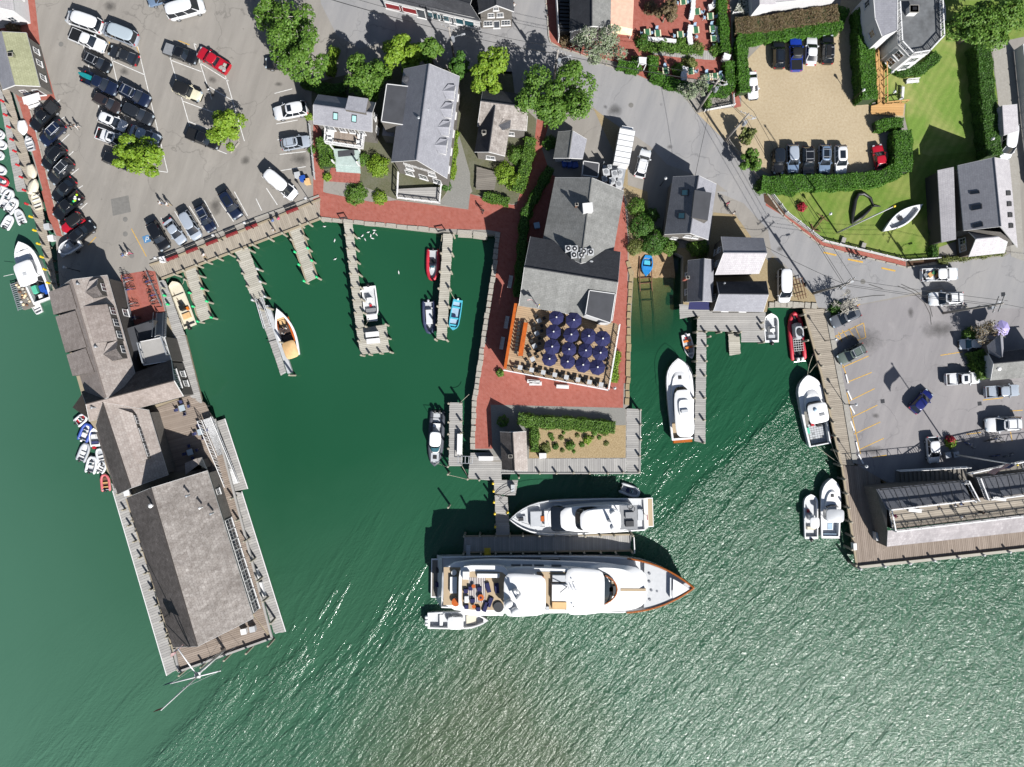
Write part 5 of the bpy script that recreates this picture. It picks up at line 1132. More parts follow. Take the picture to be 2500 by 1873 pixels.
def car(label,c,xf,yf,xr,yr,ty,paint,roof=None,rails=False,sunroof=None,cover=None,extra=None,cat=None,windscreen='glass',z=.025,name=None):
 if ty not in CARS:CARS[ty]=_car_parts(ty)
 f,r=W(c,xf,yf,.9),W(c,xr,yr,.9);mid=(f+r)/2;d=f-r;L,Wd,H=CT[ty][:3]
 s=min(1.12,max(.9,d.length/L));rz=math.atan2(d.y,d.x)
 nm=name or dict(sedan='parked_sedan',hatch='parked_hatchback',suv='parked_suv',minivan='parked_minivan',van='parked_van',pickup='parked_pickup',jeep='parked_jeep')[ty].replace('jeep','off_roader')
 o=thing(nm,label,cat or dict(sedan='car',hatch='car',suv='car',minivan='minivan',van='van',pickup='pickup truck',jeep='off-roader')[ty],(mid.x,mid.y,z),rz,'vehicles in the parking lots and streets');o.scale=(s,s,s)
 for n,me,keys,loc in CARS[ty]:
  p=inst(n,me,wl_ if n=='rim' else o,loc)
  if n=='wheel':wl_=p
  for i,k in enumerate(keys):
   mt=M['paint_'+paint]if k=='paint' else M[roof if roof else 'paint_'+paint]if k=='roofpaint' else M[windscreen]if k=='glass_w' else None
   if mt:p.material_slots[i].link='OBJECT';p.material_slots[i].material=mt
 belt,xw,xfr,xrr=CT[ty][3],CT[ty][5],CT[ty][6],CT[ty][7]
 def part(n,m,mats):return m.build(n,mats,o,world=False)
 if rails:
  for sy in(1,-1):m=MB();m.tube([(xfr-.1,sy*Wd*.33,H-.02),(xfr-.25,sy*Wd*.33,H+.07),(xrr+.25,sy*Wd*.33,H+.07),(xrr+.1,sy*Wd*.33,H-.02)],.035,5);part('roof_rail',m,['alu' if rails is True else rails])
  for x in(xfr-.5,xrr+.55):m=MB();m.box((x,0,H+.05),(.09,Wd*.68,.045));part('cross_bar',m,['alu' if rails is True else rails])
 if sunroof:x0,x1=sunroof;m=MB();m.box(((x0+x1)/2,0,H-.06),(x1-x0,Wd*.46,.09));part('sunroof',m,['glass'])
 if cover:m=MB();m.box(((-L/2+CT[ty][8]-.1)/2,0,1.13),(L/2+CT[ty][8]-.32,Wd-.22,.06));part('bed_cover',m,[cover])
 if extra:extra(o,part,L,Wd,H)
 return o
 # parking lot, upper left
car('white passenger van at the top of the left row','11',578,140,880,243,'van','white')
car('long silver van with glass roof panels beside the white van','11',893,238,1185,352,'van','silver','glass_pale')
car('white pickup with black bed cover behind the white van','11',905,410,612,290,'pickup','white',cover='black')
car('charcoal sedan behind the silver van','11',940,425,1188,528,'sedan','charcoal')
car('black suv with chrome edge third in the left row','11',948,592,725,482,'suv','black',rails=True)
def board(o,part,L,Wd,H):
 m=MB();n=16;rg=[]
 for k,z in((.75,0),(1,.05),(.8,.10)):rg.append([(-1.9+1.55*math.cos(2*math.pi*i/n)*k,.1+.37*math.sin(2*math.pi*i/n)*k,1.32+z)for i in range(n)])
 m.rings(rg,[1,0],mtop=0);part('paddle_board',m,['teal','white'])
car('navy pickup carrying a teal paddle board','11',1012,785,715,655,'pickup','navy',extra=board)
car('navy suv with dark sunroof in the second column','11',1288,885,1035,755,'suv','navy',sunroof=(-.5,.3),rails=True)
car('dark brown suv below the pickup with the paddle board','11',1038,945,812,828,'suv','brown',sunroof=(-.2,.3))
car('long charcoal suv below the navy suv with sunroof','11',1315,1045,1065,920,'suv','charcoal')
car('white suv with black sunroof near the big lot tree','11',1085,1100,855,998,'suv','white',sunroof=(-.6,.1))
car('silver sedan reaching under the big lot tree','11',1382,1222,1120,1120,'sedan','silver')
car('white pickup with black bed touching the big lot tree','11',1115,1240,838,1148,'pickup','white',sunroof=(-.4,.4))
car('black car mostly hidden under the big lot tree','11',1130,1435,892,1345,'suv','black')
car('black pickup with grey bed cover near the red pickup','11',1692,512,1428,418,'pickup','black',cover='grey')
def junk(o,part,L,Wd,H):
 for i in range(7):m=MB();m.box((-1.2-.22*i,random.uniform(-.5,.5),.93),(random.uniform(.3,.7),random.uniform(.3,.7),random.uniform(.1,.25)),random.random());part('cargo',m,[random.choice(['concrete','plank_pale','lightgrey'])])
car('bright red pickup with rubble in its bed','11',1712,438,1970,604,'pickup','red',extra=junk)
car('cream off-roader with black soft top','11',1738,842,1515,750,'jeep','cream','black')
car('black pickup half hidden by the small lot tree','11',1862,1240,1645,1155,'pickup','black',cover='black')
car('white shuttle van at the top edge showing its side windows','11',1762,42,1455,125,'van','white')
car('pale blue sedan at the top edge beside the shuttle van','11',1285,10,1480,-60,'sedan','bluegrey')
car('black pickup with open bed nearest the wharf shed','11',300,1092,462,918,'pickup','black',cover='charcoal' if 0 else 'dark_metal')
car('navy suv with three bar roof rack in the shore row','11',362,1232,538,1068,'suv','navy',rails=True)
car('black suv with bright roof edge fourth from the shed in the shore row','11',380,1452,548,1268,'suv','black')
car('dark suv with chrome window line fifth from the shed','11',435,1572,612,1388,'suv','charcoal',rails=True)
car('black sedan above the pickup with green gear','F',117,432,157,388,'sedan','black')
def greens(o,part,L,Wd,H):
 for i in range(6):m=MB();m.dome((-1.3-.22*i,random.uniform(-.5,.5),.95),random.uniform(.18,.3),7,2);part('cargo',m,[random.choice(['green_pt','white','lime'])])
car('black pickup with bright green gear in its bed','21',482,222,690,28,'pickup','black',extra=greens)
car('red off-roader with black soft top in the shore row','21',540,335,705,215,'jeep','red','black')
car('black suv hitched to the boat trailer','21',788,285,622,425,'suv','black',sunroof=(-.5,.2))
car('black suv beside the painted blue parking sign','21',1432,498,1302,265,'suv','black')
car('silver blue sedan second in the waterfront row','21',1575,438,1440,252,'sedan','silver')
car('silver minivan third in the waterfront row','21',1702,395,1580,185,'minivan','silver')
car('dark blue suv fourth in the waterfront row','21',1828,330,1718,125,'suv','navy',sunroof=(-.5,.2),rails=True)
car('dark blue suv alone in the waterfront row below the patch','21',2062,222,1920,0,'suv','navy',sunroof=(-1.2,.2))
car('white cargo van parked by the boardwalk corner','F',637,425,578,375,'van','white')
car('black suv parked under the tall tree','12',78,545,335,545,'suv','black',rails=True)
car('white suv with black sunroof beside the balcony house','12',155,985,442,930,'suv','white',sunroof=(-.35,.25))
car('silver suv with roof bars below the white suv','12',452,1215,232,1252,'suv','silver',sunroof=(-.2,.25),rails=True)
# street side and sand lot
car('white suv with ribbed roof behind the restaurant','13',1160,1302,1102,1520,'suv','white',rails='white')
car('white sedan against the hedge on the sand lot','13',2090,852,2068,618,'sedan','white')
car('black suv first in the upper sand lot row','14',95,350,97,580,'suv','black',sunroof=(-1.4,.2))
car('blue pickup with black bed cover on the sand lot','14',240,345,245,582,'pickup','blue','black',cover='black')
car('white sedan third in the upper sand lot row','14',386,322,375,550,'sedan','white')
def rbox(o,part,L,Wd,H):m=MB();m.box((-.7,.25,H+.06),(2.0,.8,.32),0,0,.85);part('roof_box',m,['black'])
car('black suv with black roof box on the sand lot','14',522,298,515,552,'suv','black',rails=True,extra=rbox)
car('black open top off-roader at the left of the lower sand lot row','14',90,1505,90,1285,'jeep','black','glass')
car('silver blue suv second in the lower sand lot row','14',220,1486,212,1252,'suv','bluegrey','paint_silver')
car('black suv with roof rails third in the lower sand lot row','14',350,1490,345,1288,'suv','black',rails=True)
car('grey suv with glass roof fourth in the lower sand lot row','14',490,1492,492,1250,'suv','bluegrey',sunroof=(-1.5,.2),rails='paint_grey' if 0 else 'alu')
car('white suv with glass roof at the end of the lower sand lot row','14',635,1492,628,1258,'suv','white',sunroof=(-1.2,.1))
car('red sedan alone against the hedge on the sand lot','14',948,1250,990,1482,'sedan','red')
car('white utility van behind the right hand hedge','14',2058,1290,2075,1165,'van','white')
# quay
def tools(o,part,L,Wd,H):
 for i,k in enumerate(('green','red','plank_new','dark_metal','plank_pale','grey')):m=MB();m.box((-1.15-.25*i,random.uniform(-.4,.4),.93),(.6,random.uniform(.3,.8),random.uniform(.2,.4)),random.random());part('cargo',m,[k])
car('white pickup loaded with tools beside the lawn pavement','24',1642,708,1325,722,'pickup','white',extra=tools)
car('white suv with roof rack driving on the quay road','24',1388,928,1682,920,'suv','white',rails='black',sunroof=(-.3,.3))
car('white panel truck beside the rusty trailer','24',140,945,138,682,'van','white')
car('grey suv parked by the bare tree on the quay','24',548,1140,792,1028,'suv','grey',sunroof=(-1.2,.2))
car('grey green suv in the quay parking','24',612,1460,838,1345,'suv','green',sunroof=(-.2,.3),rails=True)
car('small white utility cart with teal windscreen by the kiosk','24',1702,1318,1822,1312,'hatch','white',windscreen='glass_teal')
car('white pickup with dark bed and black sunroof left of the kiosk','F',2114,816,2046,820,'pickup','white',sunroof=(-.3,.3))
car('silver pickup with open bed at the right edge','33',2168,58,1882,78,'pickup','silver')
car('deep blue hatchback driving across the quay lot','33',1405,72,1250,240,'hatch','deepblue')
car('white suv with bars and black sunroof at the lower right stalls','33',1872,362,2190,345,'suv','white',rails=True,sunroof=(-.2,.3))
car('white hatchback parked by the flower planter','33',1440,692,1420,460,'hatch','white')
# box truck behind the restaurant
q0,q1=W('13',1000,1115,3.0),W('13',945,1415,3.0);mid=(q0+q1)/2;d=q0-q1;L=d.length;rz=math.atan2(d.y,d.x)
tk=thing('box_trailer','white box trailer with ribbed roof parked behind the restaurant','trailer',(mid.x,mid.y,.025),rz)
m=MB();m.box((0,0,.7),(L,2.3,2.3));m.build('box',['gel'],tk,world=False)
for k in range(7):m=MB();m.box((-L/2+.1+k*(L-.2)/6,0,3.0),(.08,2.3,.05));m.build('roof_rib',['grey'],tk,world=False)
m=MB();m.box((L/2+.3,0,.7),(.7,2.1,1.7),0,0,.8);m.build('nose',['gel'],tk,world=False)
for x in(-1.4,-.5):
 for s in(1,-1):m=MB();m.tube([(x,s*.9,.42),(x,s*1.15,.42)],[.42,.42],14);m.build('wheel',['rubber'],tk,world=False)
m=MB();m.box((-L/2-.15,0,.5),(.3,2.0,.12));m.build('bumper',['dark_metal'],tk,world=False)
# rusty trailer on the yard
p=W('24',275,845,.5);tr=thing('rusty_trailer','rusty boat trailer frame beside the white panel truck','trailer',(p.x,p.y,.02),R(-75))
for y in(-.75,-.25,.25,.75):m=MB();m.tube([(-1.7,y,.5),(1.5,y*.8,.5)],.06,5);m.build('beam',['rust'],tr,world=False)
for x in(-1.6,-.4,.9):m=MB();m.tube([(x,-.8,.46),(x,.8,.46)],.06,5);m.build('cross_beam',['rust'],tr,world=False)
for s in(1,-1):m=MB();m.tube([(-.5,s*.95,.33),(-.5,s*1.15,.33)],[.33,.33],12);m.build('wheel',['rubber'],tr,world=False)
# motorcycle
p=W('11',1805,775,.6);mo=thing('motorcycle','motorcycle with white helmet parked in the middle of the lot','motorcycle',(p.x,p.y,.025),R(-60))
for x in(.7,-.7):m=MB();m.tube([(x,-.07,.32),(x,.07,.32)],[.32,.32],14);m.build('wheel',['rubber'],mo,world=False)
m=MB();m.tube([(.65,0,.4),(.3,0,.8),(-.2,0,.75),(-.8,0,.7)],[.06,.18,.16,.08],7);m.build('frame',['black'],mo,world=False)
m=MB();m.tube([(.45,-.36,1.0),(.5,0,.95),(.45,.36,1.0)],.03,5);m.build('handlebar',['steel'],mo,world=False);m=MB();m.dome((.1,0,.85),.17,9,3);m.build('helmet',['white'],mo,world=False);m=MB();m.box((-.35,0,.76),(.6,.26,.08));m.build('seat',['rubber'],mo,world=False)
# ---------------------------------------------------------------- boats
def bhalf(s,B,tr,s0,p):
 if s<s0:return B/2*(tr+(1-tr)*math.sin(math.pi/2*s/s0))
 return B/2*max(0.0,1-((s-s0)/(1-s0))**p)
def outline(L,B,tr=.85,s0=.58,p=2.6,n=14,ins=0.0,x0=None,x1=None,z=0.0,sheer=0.0):
 """closed plan loop, bow at +x; ins pulls the sides in, x0/x1 bound the loop"""
 x0=-L/2 if x0 is None else x0;x1=L/2 if x1 is None else x1;st=[]
 for i in range(n+1):
  t=math.sin(math.pi/2*i/n)if x1>L*.3 else i/n
  x=x0+(x1-x0)*t;b=max(.015,bhalf((x+L/2)/L,B,tr,s0,p)-ins);zz=z+sheer*max(0,(x+L/2)/L-.3)**2
  st.append((x,b,zz))
 return[(x,-b,zz)for x,b,zz in st]+[(x,b,zz)for x,b,zz in st[::-1]]
def sup(x0,x1,w,z,e=4.0,n=28,sharp=0.0):
 r=[]
 for i in range(n):
  a=2*math.pi*(i+.5)/n;cx,cy=math.cos(a),math.sin(a);q=(abs(cx)**e+abs(cy)**e)**(-1/e)
  x=(x0+x1)/2+(x1-x0)/2*cx*q;y=w/2*cy*q;y*=1-sharp*max(0,(x-x0)/(x1-x0))**2;r.append((x,y,z))
 return r
def boat(name,label,cat,c,bow,stern,z=.6,group='boats in the harbour',wz=WZ):
 f,s=W(c,*bow,z+wz),W(c,*stern,z+wz);m=(f+s)/2;d=f-s
 o=thing(name,label,cat,(m.x,m.y,wz),math.atan2(d.y,d.x),group);return o,d.length
def bp(o,n,m,mats,smooth=None):return m.build(n,mats,o,smooth=smooth or False,world=False)
def engine(o,x,y=0.0,mat='gel',s=1.0):
 m=MB();m.rings([sup(x-.38*s,x+.12*s,.36*s,.45,3),sup(x-.45*s,x+.14*s,.46*s,.7*s+.15,3),sup(x-.40*s,x+.12*s,.42*s,.9*s+.2,3),sup(x-.3*s,x+.05*s,.25*s,.98*s+.2,3)],0)
 e=bp(o,'outboard_engine',MB_shift(m,0,y),[mat],True);g=MB();g.box((x-.16*s,y,-.7),(.18*s,.12,1.2));bp(o,'engine_leg',g,['dark_metal']);return e
def MB_shift(m,dx,dy,dz=0.0):m.v=[(a+dx,b+dy,c+dz)for a,b,c in m.v];return m
def open_hull(o,L,B,tr=.85,s0=.45,p=2.2,fb=.7,sheer=.3,hull='gel',inner='gel_grey',floor='nonskid',gun=None,foredeck=.72,ins=.28,fl=.25,aft=.35,deckmat=None):
 m=MB();kw=dict(tr=tr,s0=s0,p=p);xf=-L/2+L*foredeck
 rg=[outline(L*.9,B*.7,z=-.4,**kw),outline(L*.96,B*.92,z=0,**kw),outline(L,B,z=fb,sheer=sheer,**kw),outline(L,B,ins=.05,z=fb+.05,sheer=sheer,**kw)]
 m.rings(rg,[0,0,1],True,False);bp(o,'hull',m,[hull,gun or hull],35)
 dk_=MB();inn=outline(L,B,ins=ins,x0=-L/2+aft,x1=xf,z=fb+.045,sheer=sheer*.7,**kw)
 dk_.rings([rg[3],inn],0,False,False);bp(o,'side_deck',dk_,[deckmat or hull],30)
 w=MB();w.rings([inn,[(x,y*.97,fl)for x,y,z in inn]],0,False,False);bp(o,'cockpit_side',w,[inner],30)
 f=MB();f.add([(x,y*.97,fl)for x,y,z in inn],[list(range(len(inn)))]);bp(o,'cockpit_floor',f,[floor]);return xf
def boxp(o,n,x,y,z,dx,dy,dz,mat,rz=0.0,top=.92):m=MB();m.box((x,y,z),(dx,dy,dz),rz,0,top);return bp(o,n,m,[mat])
def screen(o,x,w,z,h=.5,mat='glass_teal',rake=.3):
 m=MB();n=6;vs=[]
 for k in range(2):
  for i in range(n+1):a=(i/n-.5)*2.4;vs.append((x+.35*math.cos(a)*(w/1.2)-rake*k,w/2*math.sin(a)/math.sin(1.2),z+h*k))
 m.add(vs,[(i,i+1,n+2+i,n+1+i)for i in range(n)]);return bp(o,'windscreen',m,[mat],True)
def ttop(o,x,z,dx,dy,mat='gel',base=.6):
 m=MB();m.rings([sup(x-dx/2,x+dx/2,dy,z,5),sup(x-dx/2,x+dx/2,dy,z+.07,5),sup(x-dx/2+.1,x+dx/2-.1,dy-.2,z+.12,5)],0);t=bp(o,'hard_top',m,[mat],40)
 for sx in(-.4,.4):
  for sy in(-.4,.4):q=MB();q.tube([(x+sx*dx*.8,sy*dy*.8,base),(x+sx*dx,sy*dy,z)],.03,5);bp(o,'top_support',q,['alu'])
 return t
def rib(name,label,c,bow,stern,B=None,tube='hypalon',floor='nonskid',console=True,eng='black',seat='white',cat='inflatable boat',extra=None,r=None):
 o,L=boat(name,label,cat,c,bow,stern,.5);B=B or L*.42;r=r or B*.125;m=MB();h=B/2-r;pts=[]
 xs=[-L/2,-L*.25,0,L*.18,L*.32,L*.42,L/2-r]
 ys=[h*.96,h,h,h*.95,h*.74,h*.42,0]
 pts=[(x,y,.32+.16*max(0,x/L)**1.5*2)for x,y in zip(xs,ys)]+[(x,-y,.32+.16*max(0,x/L)**1.5*2)for x,y in zip(xs[-2::-1],ys[-2::-1])]
 m.tube([(-L/2-r*.9,h*.95,.32)]+pts+[(-L/2-r*.9,-h*.95,.32)],[r*.35]+[r]*len(pts)+[r*.35],10);bp(o,'inflatable_tube',m,[tube],True)
 q=[(x*.95,y)for x,y,z in pts];f=MB();f.prism(q,-.25,.16);bp(o,'floor',f,[floor])
 boxp(o,'transom',-L/2+.1,0,.1,.1,2*h,.45,'gel_grey')
 if console:boxp(o,'console',L*.06,0,.16,L*.12,B*.26,.55,'gel');screen(o,L*.06,B*.28,.65,.28);boxp(o,'seat',-L*.14,0,.16,L*.13,B*.36,.42,seat)
 else:
  boxp(o,'thwart',-L*.05,0,.3,.25,2*h,.08,seat);boxp(o,'thwart',-L*.3,0,.3,.22,2*h,.08,seat)
 g=MB();g.tube([(x,y*1.0+(r*.85 if y>0 else-r*.85),z+.08)for x,y,z in pts if abs(y)>.1],.02,4);bp(o,'grab_line',g,['rope'])
 if eng:engine(o,-L/2,0,eng,.8 if L>4 else .6)
 if extra:extra(o,L,B)
 return o
 # --- white and grey tenders rafted by the wharf
rib('tender','white inflatable with red cushion at the top of the rafted tenders','31',(300,275),(215,345),1.6,'hypalon_w','red',True,'black')
rib('tender','blue and white inflatable rafted below the white one with red cushion','31',(325,345),(265,490),1.9,'hypalon_blue','gel',True,'gel')
o,L=boat('tender','plain white open launch tied against the west annex','launch','31',(365,385),(378,548));open_hull(o,L,1.75,.85,.5,2.6,.5,.15,foredeck=.8,ins=.18);boxp(o,'console',.2,0,.25,.5,.6,.6,'gel');boxp(o,'seat',-.8,0,.25,.4,1.1,.35,'navy_cush');boxp(o,'cushion',-1.6,.2,.3,.4,.5,.3,'red')
rib('tender','light grey inflatable leftmost of the rafted tenders','31',(308,515),(248,665),1.7,'hypalon','gel',False,'black')
rib('tender','grey inflatable wedged between the annex and its neighbours','31',(405,560),(440,690),1.5,'hypalon_w','gel_grey',False,'black')
rib('tender','white inflatable with black engine low in the raft','31',(362,628),(330,768),1.8,'hypalon_w','gel_grey',True,'black')
rib('tender','small pale inflatable touching the corner of the west annex','31',(455,680),(410,765),1.5,'hypalon_w','gel_grey',False,'gel')
def redseats(o,L,B):boxp(o,'thwart',.6,0,.3,.25,B*.6,.1,'brown');boxp(o,'bow_bag',1.1,0,.25,.4,.5,.25,'cream_canvas')
rib('red_dinghy','pale red inflatable dinghy by the west float','31',(455,782),(470,925),1.6,'hypalon_pink','brown',False,'dark_metal','plank_new','dinghy',redseats)
# --- dinghies at the left edge
rib('tender','large white inflatable at the left edge below the dinghy float','21',(95,-20),(20,135),1.9,'hypalon_w','gel_grey',True,'black')
rib('tender','white inflatable next to the dinghy float end','21',(140,60),(60,170),1.7,'hypalon_w','gel',True,'black')
rib('tender','white inflatable pointing up right by the first yellow post','21',(140,150),(190,270),1.5,'hypalon_w','gel_grey',False,'black')
rib('tender','white inflatable lowest of the left edge dinghies','21',(95,205),(35,310),1.6,'hypalon_w','gel',False,'black')
for i,(x,y,r_)in enumerate(((-10,1160,40),(10,1250,50),(-15,1340,40),(5,1470,45),(25,1570,60),(50,1660,50))):
 rib('tender','white dinghy cut off by the left edge, '+('first','second','third','fourth','fifth','sixth')[i]+' from the top','11',(x+45,y+20),(x-60,y-25),1.5,('hypalon_w','hypalon','hypalon_red')[0 if i!=4 else 2]if i!=5 else 'hypalon_w','gel',i%2==0,'black')
 # --- dinghies lying on the brick strip
def hulldinghy(label,c,bow,stern,B,mat,up=True,z=.1):
 o,L=boat('rowing_dinghy',label,'rowing boat',c,bow,stern,.3,'dinghies stored along the shore path',wz=z)
 if up:open_hull(o,L,B,.75,.5,2.2,.42,.12,mat,mat,mat,foredeck=.95,ins=.1,fl=.08,aft=.12);[boxp(o,'thwart',x*L,0,.28,.2,B*.85,.05,'white')for x in(-.25,.05,.28)]
 else:
  m=MB();m.rings([outline(L,B,.7,.5,2.2,z=.0),outline(L*.98,B*.93,.7,.5,2.2,z=.28),outline(L*.9,B*.6,.7,.5,2.2,z=.44),outline(L*.8,B*.15,.7,.5,2.2,z=.5)],0);bp(o,'hull',m,[mat],40);k=MB();k.box((-.1,0,.46),(L*.8,.06,.08));bp(o,'keel',k,[mat])
 return o
hulldinghy('upturned white dinghy nearest the wharf shed on the shore path','11',(195,1165),(180,1040),1.5,'gel',False)
hulldinghy('grey floored dinghy pointing up beside the upturned white dinghy','11',(235,1175),(275,1300),1.3,'gel_grey')
hulldinghy('upturned cream dinghy third along the shore path','11',(285,1545),(250,1425),1.4,'gel_cream',False)
hulldinghy('upturned cream dinghy fourth along the shore path','11',(305,1545),(255,1680),1.5,'gel_cream',False)
hulldinghy('open white dinghy with thwarts above the yellow posts','21',(290,10),(340,150),1.5,'gel_cream')
# --- lobster boat on the left
o,L=boat('lobster_boat','white fishing boat with square hardtop beside the yellow posts','fishing boat','21',(168,432),(365,950),1.2);B=3.5
open_hull(o,L,B,.85,.55,3.6,1.1,.7,'gel','gel','dark_metal',foredeck=.42,ins=.3,fl=.35)
m=MB();m.rings([sup(-.6,2.3,2.5,1.1,4,sharp=.25),sup(-.6,1.6,2.4,1.9,4,sharp=.15),sup(-.6,1.4,2.35,2.2,4,sharp=.15)],[0,1]);bp(o,'cabin',m,['gel','glass'],40)
boxp(o,'forehatch',3.2,0,1.35,.6,.6,.12,'black');boxp(o,'trunk_cabin',2.6,0,1.1,1.6,2.0,.4,'gel')
m=MB();m.rings([sup(-2.3,1.2,2.9,2.6,6),sup(-2.35,1.3,3.0,2.68,6),sup(-2.2,1.1,2.8,2.76,6)],0);bp(o,'hard_top',m,['gel'],40);boxp(o,'roof_hatch',-.6,.1,2.72,.5,.6,.1,'lightgrey')
for sy in(-1.2,1.2):m=MB();m.tube([(-2.1,sy,1.1),(-2.1,sy,2.6)],.05,6);bp(o,'top_support',m,['alu'])
boxp(o,'bait_bin',-2.9,-.6,.35,1.0,.9,.7,'blue');boxp(o,'net_pile',-2.6,.7,.35,1.2,.8,.5,'teal_net');boxp(o,'fish_box',-3.9,.2,.35,.6,.6,.5,'white');boxp(o,'deck_bin',-3.6,-.9,.35,.6,.6,.5,'blue')
m=MB();m.tube([(.2,2.0,2.2),(.2,3.2,2.8)],.03,5);bp(o,'outrigger',m,['white'])
f,s=W('21',170,770,-1),W('21',240,1005,-1);d=s-f;ba=thing('pot_barge','slatted work barge heaped with fishing floats beside the fishing boat','barge',((f.x+s.x)/2,(f.y+s.y)/2,WZ),math.atan2(d.y,d.x));L=d.length
m=MB();m.box((0,0,-.3),(L,1.8,.9));bp(ba,'pontoon',m,['plank_dark'])
for k in range(14):m=MB();m.box((-L/2+(k+.5)*L/14,-1.15,.6),(.12,.9,.05));bp(ba,'slat',m,['alu'])
m=MB();m.tube([(-L/2,-1.6,.62),(L/2,-1.6,.62)],.05,5);bp(ba,'side_rail',m,['alu'])
for k in range(26):m=MB();m.dome((random.uniform(-L*.42,L*.42),random.uniform(-.8,.8),.6),random.uniform(.16,.28),8,3);bp(ba,'float',m,[random.choice(['cream_canvas','tan_canvas','plank_pale','lightgrey','brown'])],True)
hulldinghy('white rowing dinghy moored behind the fishing boat','21',(285,930),(345,1050),1.4,'gel',z=WZ)
# --- boats in the basin
o,L=boat('cream_skiff','long cream open skiff with black console beside the bicycle court','skiff','21',(1490,775),(1645,1170),.6);open_hull(o,L,2.3,.92,.6,7,.6,.15,'gel_cream','gel_cream','gel_cream',foredeck=.93,ins=.16,fl=.22)
boxp(o,'console',-.6,0,.22,.8,.8,.9,'black');boxp(o,'crate',-.9,-.6,.22,.5,.4,.3,'orange');boxp(o,'tarp',-1.9,0,.22,.9,1.3,.25,'tan_canvas');boxp(o,'thwart',1.4,0,.4,.3,1.9,.06,'gel_cream');m=MB();m.tube([(2.1,.6,.3),(.0,.2,.5)],.04,5);bp(o,'oar',m,['brown']);engine(o,-L/2,.1,'black')
o,L=boat('launch','wooden decked white launch with tan canopy and people aboard','launch','22',(180,1008),(330,1425),.9);open_hull(o,L,2.9,.62,.45,2.0,.85,.45,'gel','teak_orange','brown_canvas',gun='gel',foredeck=.80,ins=.32,fl=.3)
boxp(o,'fore_cushion',2.6,0,.75,1.0,1.2,.18,'tan_canvas');boxp(o,'side_bench',.3,-.95,.5,4.0,.45,.2,'teak_orange');boxp(o,'engine_box',1.5,0,.3,1.1,.9,.5,'tan_canvas')
m=MB();m.rings([sup(-4.2,-1.5,2.0,1.5,5),sup(-4.2,-1.5,2.1,1.6,5),sup(-4.1,-1.6,1.9,1.68,5)],0);bp(o,'canopy',m,['tan_canvas'],40)
boxp(o,'dark_hatch',-.9,.1,.4,1.0,1.5,.25,'brown_canvas');m=MB();m.rings([outline(L,2.6,.62,.45,2.0,ins=.15,x0=-L/2+.1,x1=-L/2+.6,z=.92)]*2,0);bp(o,'stern_trim',m,['varnish'])
LAUNCH=o
o,L=boat('white_skiff','blunt white workboat tied to the long pier','workboat','22',(1000,1090),(970,818),.7);open_hull(o,L,2.3,.95,.55,6,.6,.1,'gel','gel','nonskid',foredeck=.9,ins=.2,fl=.25)
boxp(o,'console',-.3,.0,.25,.7,.8,.9,'gel');boxp(o,'bench',1.2,0,.25,.5,1.7,.4,'grey');boxp(o,'red_can',.5,0,.25,.35,.35,.3,'red');boxp(o,'fore_deck',2.4,0,.5,1.2,1.7,.12,'gel');engine(o,-L/2,.0,'black')
for y,x in((1.25,-1.9),(1.3,.9)):m=MB();m.dome((x,-y,.4),.22,9,3,0,1,True);bp(o,'fender',m,['gel'],True)
rib('red_rib','bright red inflatable with black console on the dinghy pier','22',(1525,772),(1530,505),2.2,'hypalon_red','gel_grey',True,'black','black')
def cabin_rib(o,L,B):boxp(o,'cover',-.2,0,.5,L*.45,B*.45,.35,'hypalon_w')
rib('grey_rib','grey pointed inflatable with white cover beside the dinghy pier','22',(1505,1232),(1490,952),2.2,'hypalon_navy','gel_grey',False,'gel_grey','white',extra=cabin_rib)
o,L=boat('aqua_skiff','small aqua blue open skiff right of the dinghy pier','skiff','22',(1700,1198),(1745,935),.5);open_hull(o,L,1.65,.9,.55,5,.5,.12,'gel_aqua','gel_aqua','pale_blue',foredeck=.9,ins=.14,fl=.15);[boxp(o,'thwart',x,0,.3,.28,1.3,.07,'gel_aqua')for x in(-1.2,.5,1.6)];boxp(o,'gear_bag',0.2,-.2,.2,.5,.5,.25,'navy');engine(o,-L/2,0,'gel',.6)
# --- slipway
o,L=boat('blue_boat','bright blue rowing boat resting on the slipway rails','rowing boat','23',(1158,728),(1178,548),.6,wz=-.75);o.rotation_euler=(0,.09,o.rotation_euler.z);open_hull(o,L,1.75,.6,.45,2.1,.55,.3,'gel_blue','gel_blue','gel_blue',foredeck=.62,ins=.14,fl=.2,deckmat='gel_blue');boxp(o,'well',-.5,0,.25,.7,1.0,.12,'gel_aqua');boxp(o,'thwart',-1.3,0,.35,.25,1.3,.06,'gel_blue');boxp(o,'cuddy',.3,0,.4,.5,1.3,.3,'gel_blue')
ra=thing('slipway_rails','rusty slipway rails running down into the shallow water','rails',W('23',1180,800))
for s in('23:1105,560 1120,800 1145,1000 1180,1300','23:1205,600 1225,800 1250,1000 1275,1290'):
 q=PL(s);zs=(-.15,-1.6,-2.3,-3.3);m=MB();m.tube([(p.x,p.y,z)for p,z in zip(q,zs)],.09,5);m.build('rail',['rust'],ra)
for y,z in((640,-.8),(735,-1.5),(780,-1.7),(840,-1.9),(930,-2.2)):a,b=W('23',1108+(y-600)*.06,y),W('23',1222+(y-600)*.06,y-8);m=MB();m.tube([(a.x,a.y,z),(b.x,b.y,z)],.08,5);m.build('sleeper',['rust'],ra)
